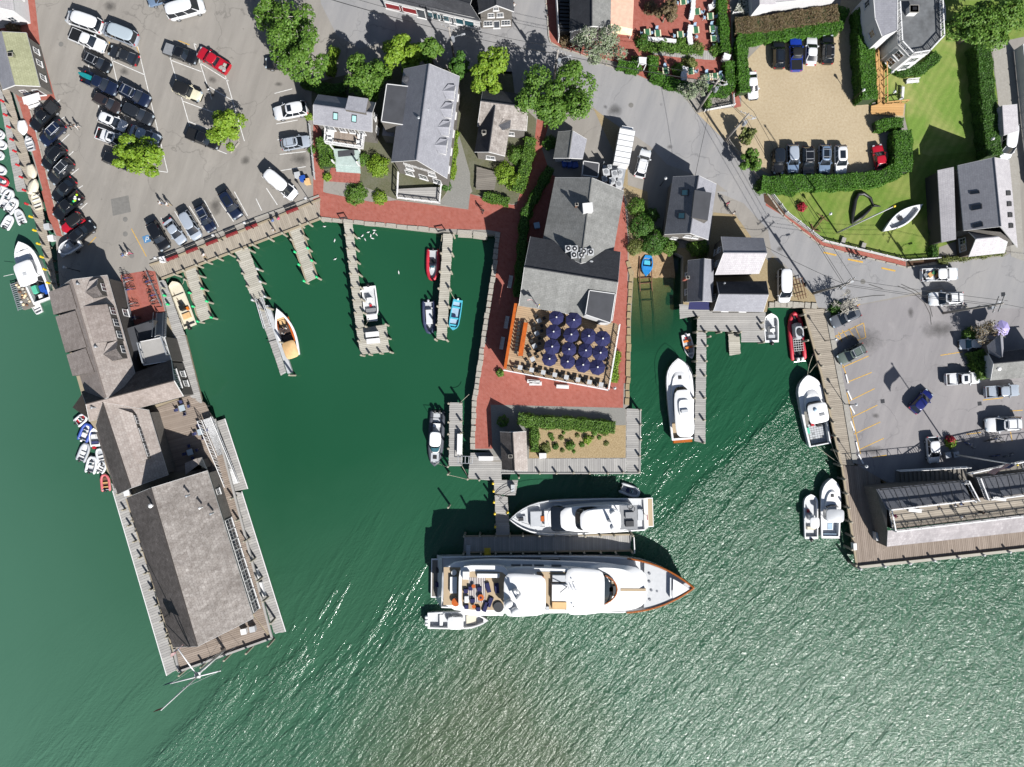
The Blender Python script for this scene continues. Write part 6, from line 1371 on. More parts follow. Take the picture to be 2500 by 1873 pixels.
o,L=boat('orange_seat_skiff','small white skiff with orange seats beside the narrow finger','skiff','23',(1555,1445),(1500,1235),.5);open_hull(o,L,1.6,.85,.45,2.8,.5,.12,'gel','gel','gel_grey',foredeck=.9,ins=.14,fl=.15);boxp(o,'thwart',-.9,0,.3,.35,1.3,.07,'orange');boxp(o,'thwart',.1,0,.3,.35,1.3,.07,'orange');boxp(o,'thwart',1.1,0,.3,.25,1.1,.07,'gel');boxp(o,'fuel_can',-1.5,0,.2,.4,.4,.3,'red');boxp(o,'bag',.6,-.2,.2,.4,.4,.25,'black');engine(o,-L/2,0,'gel',.6)
# --- right basin
def cabin_yacht(label,c,bow,stern,B,name='motor_yacht',fly=True):
 o,L=boat(name,label,'motor yacht',c,bow,stern,1.5);open_hull(o,L,B,.92,.55,4.6,1.4,.6,'gel','gel','teak',foredeck=.22,ins=.3,fl=.7,aft=.3);return o,L
o,L=cabin_yacht('slim white motor yacht with closed cabin beside the narrow finger','F',(1464,774),(1478,950),4.1)
m=MB();m.rings([sup(-3.6,4.6,3.3,1.5,4,sharp=.35),sup(-3.6,3.8,3.2,1.9,4,sharp=.3)],0,False,True);bp(o,'trunk_cabin',m,['gel'],35)
m=MB();m.rings([sup(-3.4,1.9,2.8,1.9,4,sharp=.2),sup(-3.4,1.2,2.6,2.6,4,sharp=.15)],0,False,False);bp(o,'cabin_windows',m,['glass'],35)
m=MB();m.rings([sup(-5.7,1.4,2.85,2.6,5,sharp=.12),sup(-5.7,1.4,2.9,2.7,5,sharp=.12),sup(-5.5,1.0,2.6,2.8,5,sharp=.12)],0);bp(o,'cabin_roof',m,['gel'],40);boxp(o,'forehatch',3.3,0,1.9,.5,.5,.1,'black');boxp(o,'swim_step',-L/2-.2,0,.3,.7,3.0,.12,'varnish')
m=MB();m.rings([sup(-2.6,.2,1.7,2.8,4),sup(-2.5,-.1,1.5,3.1,4)],0);bp(o,'fly_bridge',m,['gel'],40);boxp(o,'helm_seat',-1.8,0,3.0,.5,1.1,.4,'gel_grey')
m=MB();q=outline(L,4.1,.92,.55,4.6,ins=.08,x0=0.0,z=2.25,sheer=.5);m.tube(q[:len(q)//2]+q[len(q)//2:],.03,4);bp(o,'bow_rail',m,['steel'])
o,L=boat('centre_console','white centre console boat moored beside the shed pier','motor boat','F',(1665,677),(1667,740),.7);open_hull(o,L,2.3,.92,.55,5,.75,.25,'gel','gel','nonskid',foredeck=.85,ins=.18,fl=.25);boxp(o,'console',-.2,0,.25,.9,.8,1.0,'gel');screen(o,-.1,.9,1.2,.4);boxp(o,'seat',-1.3,0,.25,.5,1.1,.6,'gel_grey');boxp(o,'bow_cushion',1.7,0,.3,1.0,1.1,.2,'nonskid');engine(o,-L/2,0,'black',1.0)
def rescue(o,L,B):
 boxp(o,'cabin_base',.6,0,.3,L*.30,B*.55,.6,'gel_grey');m=MB();m.rings([sup(-.8,1.8,B*.55,.9,4),sup(-.6,1.2,B*.48,1.7,4)],0);bp(o,'wheelhouse',m,['gel_grey'],40);g=MB();g.rings([sup(-.3,.9,.9,1.72,2),sup(-.3,.9,.9,1.8,2),sup(-.2,.8,.7,1.81,2)],0);bp(o,'hatch_ring',g,['dark_metal'])
 g=MB()
 for k in range(6):g.tube([(-L*.34+k*.36,-B*.28,.75),(-L*.34+k*.36,B*.28,.75)],.03,4)
 for k in range(5):g.tube([(-L*.34,B*(-.28+.14*k),.75),(-L*.34+1.8,B*(-.28+.14*k),.75)],.03,4)
 bp(o,'deck_grid',g,['white']);engine(o,-L/2,.35,'gel',1.0);engine(o,-L/2,-.35,'gel',1.0);g=MB();g.tube([(-L/2-.5,-.9,.6),(-L/2-.5,.9,.6)],.05,5);bp(o,'stern_bar',g,['steel'])
rib('rescue_boat','long orange red rigid inflatable with grey wheelhouse and twin engines','24',(228,1032),(268,1440),2.6,'hypalon_red','dark_metal',False,None,'black','rescue boat',rescue)
o,L=boat('trawler','white fishing boat with grey tiled work deck along the quay walk','fishing boat','F',(1743,810),(1772,962),1.2);open_hull(o,L,3.9,.88,.6,4.4,1.2,.7,'gel','gel','gravel',foredeck=.50,ins=.28,fl=.45,aft=.15)
m=MB();m.rings([sup(-.7,3.3,2.9,1.4,3,sharp=.35),sup(-.7,2.6,2.8,1.8,3,sharp=.3)],0,False,True);bp(o,'trunk_cabin',m,['gel'],35)
m=MB();m.rings([sup(-1.2,1.4,2.7,1.8,5,sharp=.1),sup(-1.2,.9,2.6,2.6,5)],0,False,False);bp(o,'wheelhouse_windows',m,['glass'],40)
m=MB();m.rings([sup(-1.9,1.1,3.0,2.6,6),sup(-1.9,1.1,3.0,2.7,6),sup(-1.8,1.0,2.8,2.76,6)],0);bp(o,'hard_top',m,['gel'],40);boxp(o,'roof_box',-.7,-.5,2.75,.4,.8,.1,'grey');m=MB();m.dome((.2,.4,2.76),.3,10,3);bp(o,'radar_dome',m,['pale_blue'],True)
fp=MB();
for i in range(9):
 for j in range(6):
  m=MB()if 0 else None
  fp.box((-5.0+i*.34,-1.15+j*.4,.46),(.30,.36,.03),0,0 if random.random()<.85 else 1)
tag(bp(o,'deck_tiles',fp,['gel_grey','grey']),kind='stuff')
boxp(o,'gear_crate',-2.4,-.6,.46,.6,.7,.4,'black');boxp(o,'red_gear',-2.2,.4,.46,.5,.5,.4,'red');boxp(o,'net_bin',-3.0,1.3,.46,1.0,.5,.5,'teal_net')
for y in(-1.95,):m=MB();m.dome((-4.6,y-.1,.7),.28,9,3,0,1,True);bp(o,'fender',m,['red'],True)
o,L=boat('walkaround','white sport fishing boat with square hard top by the corner deck','motor boat','33',(545,818),(540,1340),1.0);open_hull(o,L,3.1,.92,.55,4.2,1.0,.6,'gel','gel','gel',foredeck=.48,ins=.25,fl=.3)
m=MB();m.rings([sup(-.4,3.2,2.2,1.05,3,sharp=.5),sup(-.3,2.6,2.0,1.5,3,sharp=.45)],0,False,True);bp(o,'fore_cabin',m,['gel'],35);boxp(o,'forehatch',2.0,0,1.5,.45,.45,.08,'black');screen(o,.2,2.0,1.3,.6,'glass');boxp(o,'console',-.5,0,.3,.7,1.5,1.0,'gel');ttop(o,-.9,2.5,2.0,2.7,'gel_grey',.5);boxp(o,'helm_seat',-1.6,0,.3,.5,1.4,.7,'gel_grey');boxp(o,'fish_hatch',-2.9,-.2,.3,1.0,.8,.06,'pale_blue');boxp(o,'bait_well',-4.2,0,.3,.5,2.2,.5,'pale_blue')
o,L=boat('bay_boat','narrow white console boat outside the sport fishing boat','motor boat','33',(370,957),(375,1345),.7);open_hull(o,L,2.2,.95,.6,7,.7,.15,'gel','gel','nonskid',foredeck=.88,ins=.18,fl=.25);boxp(o,'console',-.1,0,.25,.8,.8,1.0,'gel');boxp(o,'red_bag',.8,.3,.25,.5,.4,.25,'red');ttop(o,-.7,2.0,1.6,1.4,'gel',.3);boxp(o,'bench',-1.8,0,.25,.5,1.3,.5,'gel_cream');engine(o,-L/2,0,'black',.9)
# --- patrol boat
def patrol(o,L,B):
 m=MB();m.rings([sup(-1.1,2.2,1.8,.4,4,sharp=.3),sup(-1.0,1.9,1.7,1.2,4,sharp=.25)],0,False,False);bp(o,'cabin',m,['gel'],35);m=MB();m.rings([sup(-1.0,1.9,1.7,1.2,4,sharp=.25),sup(-1.0,1.2,1.6,1.9,4)],0,False,False);bp(o,'cabin_windows',m,['glass_teal'],35)
 m=MB();m.rings([sup(-1.3,1.0,1.75,1.9,4),sup(-1.2,.8,1.55,2.05,4)],0);bp(o,'cabin_roof',m,['gel'],40);boxp(o,'fore_deck',2.8,0,.2,1.6,1.3,.5,'gel_grey');boxp(o,'fore_hatch',2.7,0,.7,.6,.6,.08,'black');engine(o,-L/2,.35,'black',1.0);engine(o,-L/2,-.35,'black',1.0);boxp(o,'aft_bench',-2.2,0,.2,.6,1.2,.5,'gel');m=MB();m.tube([(-3.2,-.9,.3),(-3.4,-.9,1.9),(-3.4,.9,1.9),(-3.2,.9,.3)],.05,5);bp(o,'arch',m,['black'])
rib('patrol_boat','dark grey inflatable patrol boat with white cabin by the side float','32',(215,720),(240,250),2.5,'hypalon_dk','gel_grey',False,None,'black','patrol boat',patrol)
rib('yacht_tender','small pale inflatable tender astern of the smaller yacht','32',(1990,960),(1830,900),1.8,'hypalon_w','gel_grey',True,'black','navy_cush')
# --- smaller yacht
o,L=boat('motor_yacht','smaller white motor yacht with teak decks on the north side of the pier head','motor yacht','32',(862,1172),(2116,1130),2.0);B=5.4
kw=dict(tr=.88,s0=.58,p=3.4)
m=MB();rg=[outline(L*.9,B*.7,z=-.5,**kw),outline(L*.96,B*.93,z=.1,**kw),outline(L,B,z=2.0,sheer=1.2,x0=-L/2+1.6,**kw),outline(L,B,ins=.16,z=2.05,sheer=1.2,x0=-L/2+1.6,**kw),outline(L,B,ins=.22,z=1.65,sheer=1.1,x0=-L/2+1.7,**kw)]
m.rings(rg,[0,0,1,1],True,False);bp(o,'hull',m,['gel','gel'],35)
m=MB();m.add(rg[4],[list(range(len(rg[4])))]);bp(o,'main_deck',m,['nonskid'])
boxp(o,'swim_platform',-L/2+.9,0,.3,2.0,4.5,.2,'gel',top=1);boxp(o,'platform_teak',-L/2+.9,0,.5,1.8,4.2,.02,'teak',top=1)
def lay(name,mats,*rg,bot=True,smooth=35,top=True):m=MB();m.rings(list(rg),list(range(len(rg)-1))if len(mats)==len(rg)-1 and len(mats)>1 else 0,bot,top);return bp(o,name,m,mats,smooth)
lay('deck_house',['gel'],sup(-8.0,6.0,4.4,1.9,5,sharp=.3),sup(-8.0,5.2,4.2,3.0,5,sharp=.2))
lay('windscreen',['glass'],sup(3.0,4.9,4.0,2.95,5,sharp=.1),sup(2.4,3.4,3.6,3.75,5,sharp=.05))
lay('coach_roof',['gel'],sup(-8.0,3.4,4.0,3.0,5,sharp=.05),sup(-8.0,3.4,4.0,3.8,5,sharp=.05),sup(-7.9,3.2,3.8,3.9,5,sharp=.05))
lay('fly_screen',['glass'],sup(-2.5,1.2,3.7,3.9,4,sharp=.1),sup(-2.5,.6,3.5,4.5,4,sharp=.1))
lay('hard_top',['gel'],sup(-5.3,.4,3.5,5.5,4,sharp=.1),sup(-5.4,.6,3.7,5.6,4,sharp=.1),sup(-5.2,.3,3.4,5.75,4,sharp=.1))
for x in(-5,0):
 for y in(-1.4,1.4):m=MB();m.tube([(x,y,3.9),(x,y,5.5)],.09,6);bp(o,'top_support',m,['gel'])
m=MB();m.tube([(-3.6,0,5.7),(-3.9,0,7.3)],[.3,.15],8);bp(o,'mast',m,['gel'],True)
m=MB();m.box((-3.9,0,7.2),(.25,2.0,.12),.4);bp(o,'radar_bar',m,['white'])
for y in(-1.1,1.1):m=MB();m.dome((-4.2,y,5.75),.42,12,4,0,1.1);bp(o,'satellite_dome',m,['gel'],True)
boxp(o,'aft_deck_floor',-6.8,0,3.9,2.6,3.6,.04,'grey',top=1);boxp(o,'aft_lounger',-6.9,.9,3.94,1.3,.9,.35,'dark_metal');boxp(o,'aft_lounger',-6.9,-.4,3.94,1.3,.9,.35,'grey');m=MB();m.tube([(-7.3+.4*math.cos(a),-1.3+.4*math.sin(a),4.3)for a in[k*.63 for k in range(10)]],.05,5,closed=True);bp(o,'coiled_rope',m,['black'])
boxp(o,'bow_sunpad',7.0,0,2.35,1.8,2.4,.35,'gel_grey');boxp(o,'bow_sofa',5.4,0,2.3,.7,2.6,.6,'gel');boxp(o,'bow_table',6.0,0,2.5,.55,.8,.3,'teak_orange',top=1);boxp(o,'windlass',9.3,0,2.4,.8,.5,.3,'dark_metal');boxp(o,'anchor_hatch',9.0,0,2.3,1.0,.9,.1,'gel_grey')
for y in(-1.6,1.6):boxp(o,'deck_locker',3.6,y*1.15,1.8,1.2,.3,.4,'gel')
boxp(o,'cockpit_table',-8.9,0,1.7,.9,1.8,.5,'gel_grey');boxp(o,'flag_staff',-9.6,0,1.7,.06,.06,1.4,'white',top=1);boxp(o,'ensign',-9.8,.3,2.5,.05,.8,.5,'flag_red',top=1)
m=MB();q=outline(L,B,ins=.1,z=2.85,sheer=1.3,x0=-1,**kw);m.tube(q,.035,4);bp(o,'bow_rail',m,['steel'])
# --- the large yacht
o,L=boat('large_yacht','large white motor yacht with varnished bow rail south of the pier head','yacht','42',(1993,372),(150,352),3.0);B=8.5;XS=L/1845
def X(t):return(t-1071.5)*XS
kw=dict(tr=.9,s0=.66,p=2.6)
m=MB();x0=X(225);rg=[outline(L*.92,B*.66,z=-.6,n=18,**kw),outline(L*.97,B*.92,z=.3,n=18,**kw),outline(L,B,z=2.9,sheer=3.0,x0=x0,n=18,**kw),outline(L,B,ins=.18,z=2.95,sheer=3.0,x0=x0,n=18,**kw),outline(L,B,ins=.24,z=2.3,sheer=2.6,x0=x0+.1,n=18,**kw)]
m.rings(rg,[0,0,0,0],True,False);bp(o,'hull',m,['gel'],35);m=MB();m.add(rg[4],[list(range(len(rg[4])))]);bp(o,'main_deck',m,['gel'])
for s in(1,-1):m=MB();q=outline(L,B,ins=.07,z=3.02,sheer=3.02,x0=X(1530),n=18,**kw);h2=len(q)//2;m.tube(q[:h2]if s<0 else q[h2:],.17,6);bp(o,'cap_rail',m,['varnish'])
boxp(o,'swim_platform',X(195),0,.5,2.4,6.0,.25,'gel',top=1);boxp(o,'platform_teak',X(195),0,.75,2.1,5.6,.02,'plank_dark',top=1)
boxp(o,'jet_ski',X(205),1.3,.8,1.3,.8,.6,'black',top=.7);boxp(o,'jet_ski',X(200),-.9,.8,1.3,.8,.6,'navy',top=.7);boxp(o,'stern_step',X(225),-2.4,.9,.9,1.4,.5,'varnish')
m=MB();q=outline(L,B,ins=.3,z=3.0,sheer=2.8,x0=X(1650),x1=L/2-.6,n=18,**kw);m.add(q,[list(range(len(q)))]);bp(o,'fore_deck',m,['nonskid'])
def lay(name,mats,*rg,smooth=35):m=MB();m.rings(list(rg),list(range(len(rg)-1))if len(mats)>1 else 0,True,True);return bp(o,name,m,mats,smooth)
lay('main_deck_house',['gel'],sup(X(300),X(1660),7.6,2.4,5,36,.2),sup(X(300),X(1640),7.5,4.6,5,36,.2))
lay('upper_deck',['gel'],sup(X(235),X(1620),8.2,4.6,5,36,.14),sup(X(235),X(1620),8.2,4.8,5,36,.14),sup(X(245),X(1600),8.0,4.95,5,36,.14))
lay('fore_house',['gel'],sup(X(1200),X(1660),7.2,4.9,4,36,.15),sup(X(1220),X(1600),6.4,5.5,3,36,.15))
for s in(1,-1):
 for k,(a,b)in enumerate(((715,780),(793,860),(873,940),(993,1060))):boxp(o,'saloon_window',(X(a)+X(b))/2,s*3.42,5.3,X(b)-X(a),.08,.7,'glass',top=1)
 boxp(o,'deck_window',X(845),s*3.78,3.2,X(1060)-X(630),.08,.8,'glass',top=1)
lay('upper_saloon',['gel'],sup(X(640),X(1300),6.8,4.9,6,36,.1),sup(X(640),X(1290),6.8,6.6,6,36,.1),sup(X(650),X(1280),6.6,6.7,6,36,.1))
# aft upper deck with seating, sun deck above it
boxp(o,'aft_deck_teak',X(305),0,4.96,X(365)-X(250),5.6,.03,'teak',top=1);boxp(o,'aft_sofa',X(318),.3,5.0,1.0,2.4,.5,'gel',top=1);
m=MB();m.cyl((X(335),-2.2,5.0),.55,.5,14);m.cyl((X(335),-2.2,5.5),.62,.06,14,1);bp(o,'round_sofa',m,['white','teak_orange'],40)
for yy in(2.1,):m=MB();m.cyl((X(320),yy,5.0),.4,.45,12);bp(o,'round_seat',m,['white'],40)
sd=lay('sun_deck',['gel'],sup(X(360),X(700),7.3,6.2,6,32),sup(X(360),X(700),7.3,7.1,6,32))
for x_ in(400,660):
 for s in(1,-1):m=MB();m.tube([(X(x_),s*2.6,4.9),(X(x_),s*2.6,6.3)],.12,8);bp(o,'deck_support',m,['gel'])
m=MB();m.add(sup(X(380),X(690),5.6,7.11,6,32),[list(range(32))]);bp(o,'sun_deck_teak',m,['teak'])
m=MB()
for k in range(20):m.box((X(430)+k*(X(545)-X(430))/20,.1,7.115),(.07,3.6,.015),0,k%2)
tag(bp(o,'striped_rug',m,['white','navy_cush']),kind='stuff')
for x_,y_,r_ in((512,-.9,.48),(462,.75,.28),(465,-2.2,.28)):
 m=MB();m.cyl((X(x_),y_,7.12),.08,.4,8);m.cyl((X(x_),y_,7.5),r_,.06,16);
 if r_>.4:m.cyl((X(x_),y_,7.56),.15,.05,10,1)
 bp(o,'round_table',m,['teak_orange','navy'],40)
for x_,y_,dx,dy,a in((560,.5,.6,1.5,.25),(620,.4,.6,1.5,.1),(545,-2.3,.6,1.5,-.35),(575,-1.6,.6,1.5,-.35)):boxp(o,'sun_lounger',X(x_),y_,7.13,dx,dy,.3,'navy',a)
for x_,y_ in((410,0),(415,-2.3),(495,-2.6),(455,-1.4),(500,.3),(440,.4)):boxp(o,'arm_chair',X(x_),y_,7.13,.6,.6,.4,'navy')
boxp(o,'side_sofa',X(410),2.3,7.12,1.0,1.2,.55,'gel');boxp(o,'side_sofa',X(560),2.3,7.12,3.4,.6,.5,'gel');boxp(o,'side_sofa',X(415),-1.2,7.12,.6,1.0,.45,'gel')
m=MB();m.cyl((X(632),-2.3,7.12),.75,.25,16);bp(o,'spa_tub',m,['dark_metal'],40)
for k in range(3):m=MB();m.tube([(X(540)+k*1.0,-3.45,6.8),(X(570)+k*1.0,-3.45,6.8)],.28,10);bp(o,'life_raft',m,['gel'],True)
lay('hard_top',['gel'],sup(X(672),X(940),6.0,9.0,7,32,.1),sup(X(668),X(948),6.2,9.08,7,32,.1),sup(X(680),X(935),5.9,9.2,7,32,.1),sup(X(720),X(900),5.0,9.26,7,32,.1))
for x_ in(690,890):
 for s in(1,-1):m=MB();m.tube([(X(x_),s*2.2,6.6),(X(x_),s*2.3,9.0)],.16,8);bp(o,'top_support',m,['gel'])
for x_,y_,r_ in((700,-1.0,.62),(742,.5,.62),(742,-2.1,.62)):m=MB();m.cyl((X(x_),y_,9.3),r_*.7,.3,12);m.dome((X(x_),y_,9.7),r_,16,5,0,1.05);m.dome((X(x_),y_,9.75),r_,16,2,0,-.4);bp(o,'satellite_dome',m,['gel'],True)
m=MB();m.tube([(X(765),0,9.4),(X(745),0,11.6)],[.5,.2],10);m.box((X(745),0,11.5),(.3,3.0,.15),.5);m.box((X(750),0,10.6),(.3,2.2,.12),.2);bp(o,'mast',m,['gel'],40)
boxp(o,'fly_deck_teak',X(1000),0,6.71,X(1110)-X(890),5.5,.03,'teak',top=1);boxp(o,'covered_spa',X(1045),-.1,6.74,2.3,2.5,.75,'white',top=.94);boxp(o,'spa_surround',X(1045),-2.0,6.74,2.2,1.0,.5,'tan_canvas');boxp(o,'spa_surround',X(1040),1.9,6.74,2.0,1.0,.5,'gel_grey');boxp(o,'bar',X(920),2.0,6.74,.8,.5,.9,'teak_orange');boxp(o,'side_chair',X(965),-2.5,6.74,.5,.6,.4,'gel_grey')
lay('wheelhouse',['gel'],sup(X(1090),X(1350),6.9,6.5,6,36,.12),sup(X(1085),X(1352),6.9,7.0,6,36,.12),sup(X(1095),X(1340),6.6,7.12,6,36,.12),sup(X(1120),X(1300),5.6,7.18,6,36,.12))
lay('wheelhouse_screen',['glass'],sup(X(1240),X(1420),5.3,5.5,3,36,.15),sup(X(1200),X(1345),5.2,6.7,3,36,.12))
m=MB();q=[(X(1300)+3.1*math.sin(a),2.3*math.cos(a),5.55)for a in[k*math.pi/12 for k in range(13)]];m.tube([(x,y,5.9)for x,y,z in q],.12,6);bp(o,'portuguese_rail',m,['varnish'])
m=MB();q=[(X(1320)+2.5*math.sin(a),1.9*math.cos(a),5.62)for a in[k*math.pi/14 for k in range(15)]];m.prism([(x,y)for x,y,z in q],5.4,5.62);bp(o,'fore_seating_floor',m,['teak'])
for x_,y_ in((1398,.7),(1398,-1.0)):m=MB();m.rings([sup(X(x_)-.45,X(x_)+.45,.55,5.63,2.2,16),sup(X(x_)-.45,X(x_)+.45,.55,5.95,2.2,16)],0);bp(o,'orange_table',m,['teak_orange'],40)
boxp(o,'fore_seat',X(1430),-.2,5.6,.5,1.6,.3,'dark_metal');boxp(o,'teak_path',X(1560),-.1,5.2,X(1645)-X(1470),.4,.35,'teak',top=1)
for x_,y_ in((1685,1.9),(1685,.7),(1770,1.6),(1700,-.6),(1740,-.7),(1690,-2.0),(1775,-1.3)):m=MB();m.cyl((X(x_),y_,3.3),.2,.6,8);m.box((X(x_),y_,3.4),(.7,.25,.3),.3);bp(o,'windlass',m,['steel'])
m=MB();q=outline(L,B,ins=.7,z=4.2,sheer=1.5,x0=X(1840),x1=X(1955),**kw);m.rings([q,[(x,y*.94,z+.25)for x,y,z in q]],0);bp(o,'bow_cover',m,['white'],30)
boxp(o,'breakwater',X(1828),0,3.8,.2,3.0,.9,'gel',top=1)
m=MB();m.tube([(X(1095),.8,7.5),(X(1045),.4,8.9)],.07,6);bp(o,'crane',m,['grey'])
for x_,y_ in((1135,1.6),(1140,-2.0)):m=MB();m.cyl((X(x_),y_,7.55),.09,.12,8);bp(o,'deck_light',m,['dark_metal'])
m=MB()
for k in range(5):m.tube([(X(1125)+k*.22,-.1+(k%2)*.3,7.6),(X(1125)+k*.22,.3+(k%2)*.3,8.0)],.04,4)
bp(o,'horns',m,['steel'])
m=MB();m.box((X(985),4.1,3.9),(2.6,.03,.45));nb=bp(o,'name_board',m,['gel_grey'])
# --- triple engine tender alongside
o,L=boat('sport_tender','white open tender with three outboards alongside the large yacht','motor boat','42',(556,620),(128,622),.9);open_hull(o,L,2.7,.92,.5,2.6,.95,.35,'gel','gel','nonskid',foredeck=.92,ins=.22,fl=.3);boxp(o,'console',.2,0,.3,1.1,.9,1.1,'gel');ttop(o,-.3,2.2,2.4,1.9,'gel',.4);boxp(o,'fore_seat',2.0,0,.3,1.6,1.4,.3,'gel_cream');boxp(o,'aft_seat',-2.6,0,.3,.5,1.8,.5,'gel');boxp(o,'leaning_post',-1.2,0,.3,.6,1.1,.9,'gel')
for y in(-.55,0,.55):engine(o,-L/2,y,'gel',1.05)
# --- whaleboat shown on the lawn
o,L=boat('display_boat','long white double ended boat displayed on the lawn','boat','24',(1338,108),(1000,342),.9,'lawn exhibits',wz=.25);m=MB();kw=dict(tr=.02,s0=.5,p=1.9)
open_hull(o,L,2.2,.02,.5,1.9,.85,.1,'gel','gel','nonskid',foredeck=.86,ins=.22,fl=.3,aft=1.2)
boxp(o,'thwart_frame',-.2,.1,.5,.7,.7,.1,'dark_metal');boxp(o,'cradle',1.5,0,-.2,.3,1.8,.4,'brown',top=1);boxp(o,'cradle',-1.5,0,-.2,.3,1.8,.4,'brown',top=1)
# --- boat on trailer behind the black suv
f,s=W('21',680,420,1.2),W('21',505,525,1.2);d=f-s;o=thing('trailer_boat','white skiff on a road trailer at the end of the shore row','boat',((f.x+s.x)/2,(f.y+s.y)/2,.55),math.atan2(d.y,d.x)+math.pi);L=d.length;open_hull(o,L,2.0,.9,.5,3.5,.6,.1,'gel','gel_grey','gel_grey',foredeck=.9,ins=.18,fl=.2);boxp(o,'console',0,0,.2,.6,.6,.8,'gel');boxp(o,'tarp',-1.2,.2,.25,1.4,1.2,.2,'concrete');boxp(o,'trailer_frame',.3,0,-.3,L,1.2,.15,'galv',top=1)
for sy in(1,-1):m=MB();m.tube([(-.4,sy*.95,-.25),(-.4,sy*1.15,-.25)],[.3,.3],12);bp(o,'wheel',m,['rubber'])
# --- mooring lines
def mooring(label,s,z0=.6,z1=-.6,sag=.3):
 q=PL(s,0);n=8;m=MB();m.tube([(lambda t:q[0].lerp(q[1],t)+Vector((0,0,z0+(z1-z0)*t-sag*4*t*(1-t))))(i/n)for i in range(n+1)],.035,5);tag(m.build('mooring_line',['rope']),label,'rope','mooring lines')
mooring('mooring line from the trawler stern to the quay walk','33:425,545 625,705',-.3,.6);mooring('short mooring line from the trawler to the quay walk','33:555,520 610,690',-.3,.6)
mooring('mooring line crossing from the quay to the trawler bow','24:370,1420 345,1590',.6,-.2);mooring('second mooring line from the trawler bow to the quay','24:445,1450 365,1565',.6,-.2)
mooring('mooring line between the side float and the main pier','32:455,715 505,805',.3,.5);mooring('long mooring line west of the main pier','32:330,785 500,825',.7,.7,.1);mooring('mooring line up to the stone quay','32:440,165 515,95',.6,.3);mooring('bow line of the patrol boat','32:225,695 330,722',-.8,.6)
mooring('bow line of the cream skiff','21:1550,792 1600,755',-1.0,.7);mooring('bow line of the red inflatable','22:1575,500 1610,380',-1.2,.5);mooring('line of the aqua skiff','22:1710,920 1670,850',-1.2,.6);mooring('lines of the white workboat','22:965,1090 945,1165',-1.0,.5)
# ---------------------------------------------------------------- trees, hedges, shrubs
import numpy as np
def leaf_mesh(name,pts,nrm,size,rng,mat,jit=.55):
 """one small folded leaf clump (2 triangles) per point"""
 n=len(pts);up=nrm+rng.normal(0,jit,(n,3));up/=np.linalg.norm(up,axis=1)[:,None]+1e-9
 ref=rng.normal(0,1,(n,3));a=np.cross(up,ref);a/=np.linalg.norm(a,axis=1)[:,None]+1e-9;b=np.cross(up,a)
 s=size*rng.uniform(.6,1.3,n)[:,None];v=np.stack([pts-a*s*.5,pts+b*s*.38+up*s*.08,pts+a*s*.5,pts-b*s*.38+up*s*.08],1).reshape(-1,3)
 me=bpy.data.meshes.new(name);me.vertices.add(4*n);me.vertices.foreach_set('co',v.astype(np.float32).ravel())
 me.loops.add(4*n);me.loops.foreach_set('vertex_index',np.arange(4*n,dtype=np.int32));me.polygons.add(n);me.polygons.foreach_set('loop_start',np.arange(0,4*n,4,dtype=np.int32))
 me.update(calc_edges=True);me.materials.append(M[mat]);return me
def tree(label,c,x,y,r,h,mat='leaf_mid',n=7000,seed=1,ry=None,bark='bark',size=.34,twigs=0,cat='tree',name='tree',lobes=22,base=None):
 rng=np.random.default_rng(seed);zc=h*.62;ctr=W(c,x,y,zc);k=MPP/K*(CAMH-zc)/CAMH;rx=1.05*r*k;ry_=1.05*(ry or r)*k;rz=h*.40
 b=Vector((ctr.x,ctr.y,0));
 if base:q=W(c,*base);b=Vector((q.x,q.y,0))
 o=thing(name,label,cat,b,0,'trees');m=MB();off=ctr-b;tr_=.035*h
 m.tube([(0,0,-.1),(off.x*.3,off.y*.3,h*.22),(off.x*.8,off.y*.8,h*.45),(off.x,off.y,h*.75)],[tr_,tr_*.75,tr_*.5,tr_*.15],8)
 P=[];N=[]
 for i in range(lobes):
  a=rng.uniform(0,6.28);d=rng.uniform(.2,.92)if i else 0;lz=rng.uniform(-.6,.75);lc=np.array([off.x+rx*d*math.cos(a)*math.sqrt(1-.4*lz*lz),off.y+ry_*d*math.sin(a)*math.sqrt(1-.4*lz*lz),zc+rz*lz*.75]);lr=rng.uniform(.20,.42)
  k_=int(n*1.25)//lobes;dv=rng.normal(0,1,(k_,3));dv/=np.linalg.norm(dv,axis=1)[:,None];dv[:,2]=np.where(dv[:,2]<-.3,-dv[:,2],dv[:,2]);rad=rng.uniform(.45,1.12,k_)**.5
  # ragged shell: drop leaves in random hollows
  keep=np.sin(dv[:,0]*7+i)+np.sin(dv[:,1]*8+2*i)+np.sin(dv[:,2]*6+i)>-1.1
  P.append((lc+dv*rad[:,None]*lr*np.array([rx,ry_,rz]))[keep]);N.append(dv[keep])
  m.tube([(off.x*.5,off.y*.5,h*rng.uniform(.25,.45)),tuple(lc*.55+np.array([off.x,off.y,zc])*.45-np.array([0,0,.5])),tuple(lc)],[tr_*.4,tr_*.25,.03],5)
  for t in range(twigs):
   e=lc+(lambda q:q/np.linalg.norm(q))(rng.normal(0,1,3)+np.array([0,0,.6]))*np.array([rx,ry_,rz])*lr*1.15;mm=(lc+e)/2+rng.normal(0,.15,3);m.tube([tuple(lc),tuple(mm),tuple(e)],[.05,.035,.02],4)
 bp(o,'trunk',m,[bark],60)
 if n>50:me=leaf_mesh('crown',np.concatenate(P),np.concatenate(N)+np.array([0,0,.5]),size,rng,mat);cr=bpy.data.objects.new('crown',me);COL.objects.link(cr);cr.parent=o
 return o
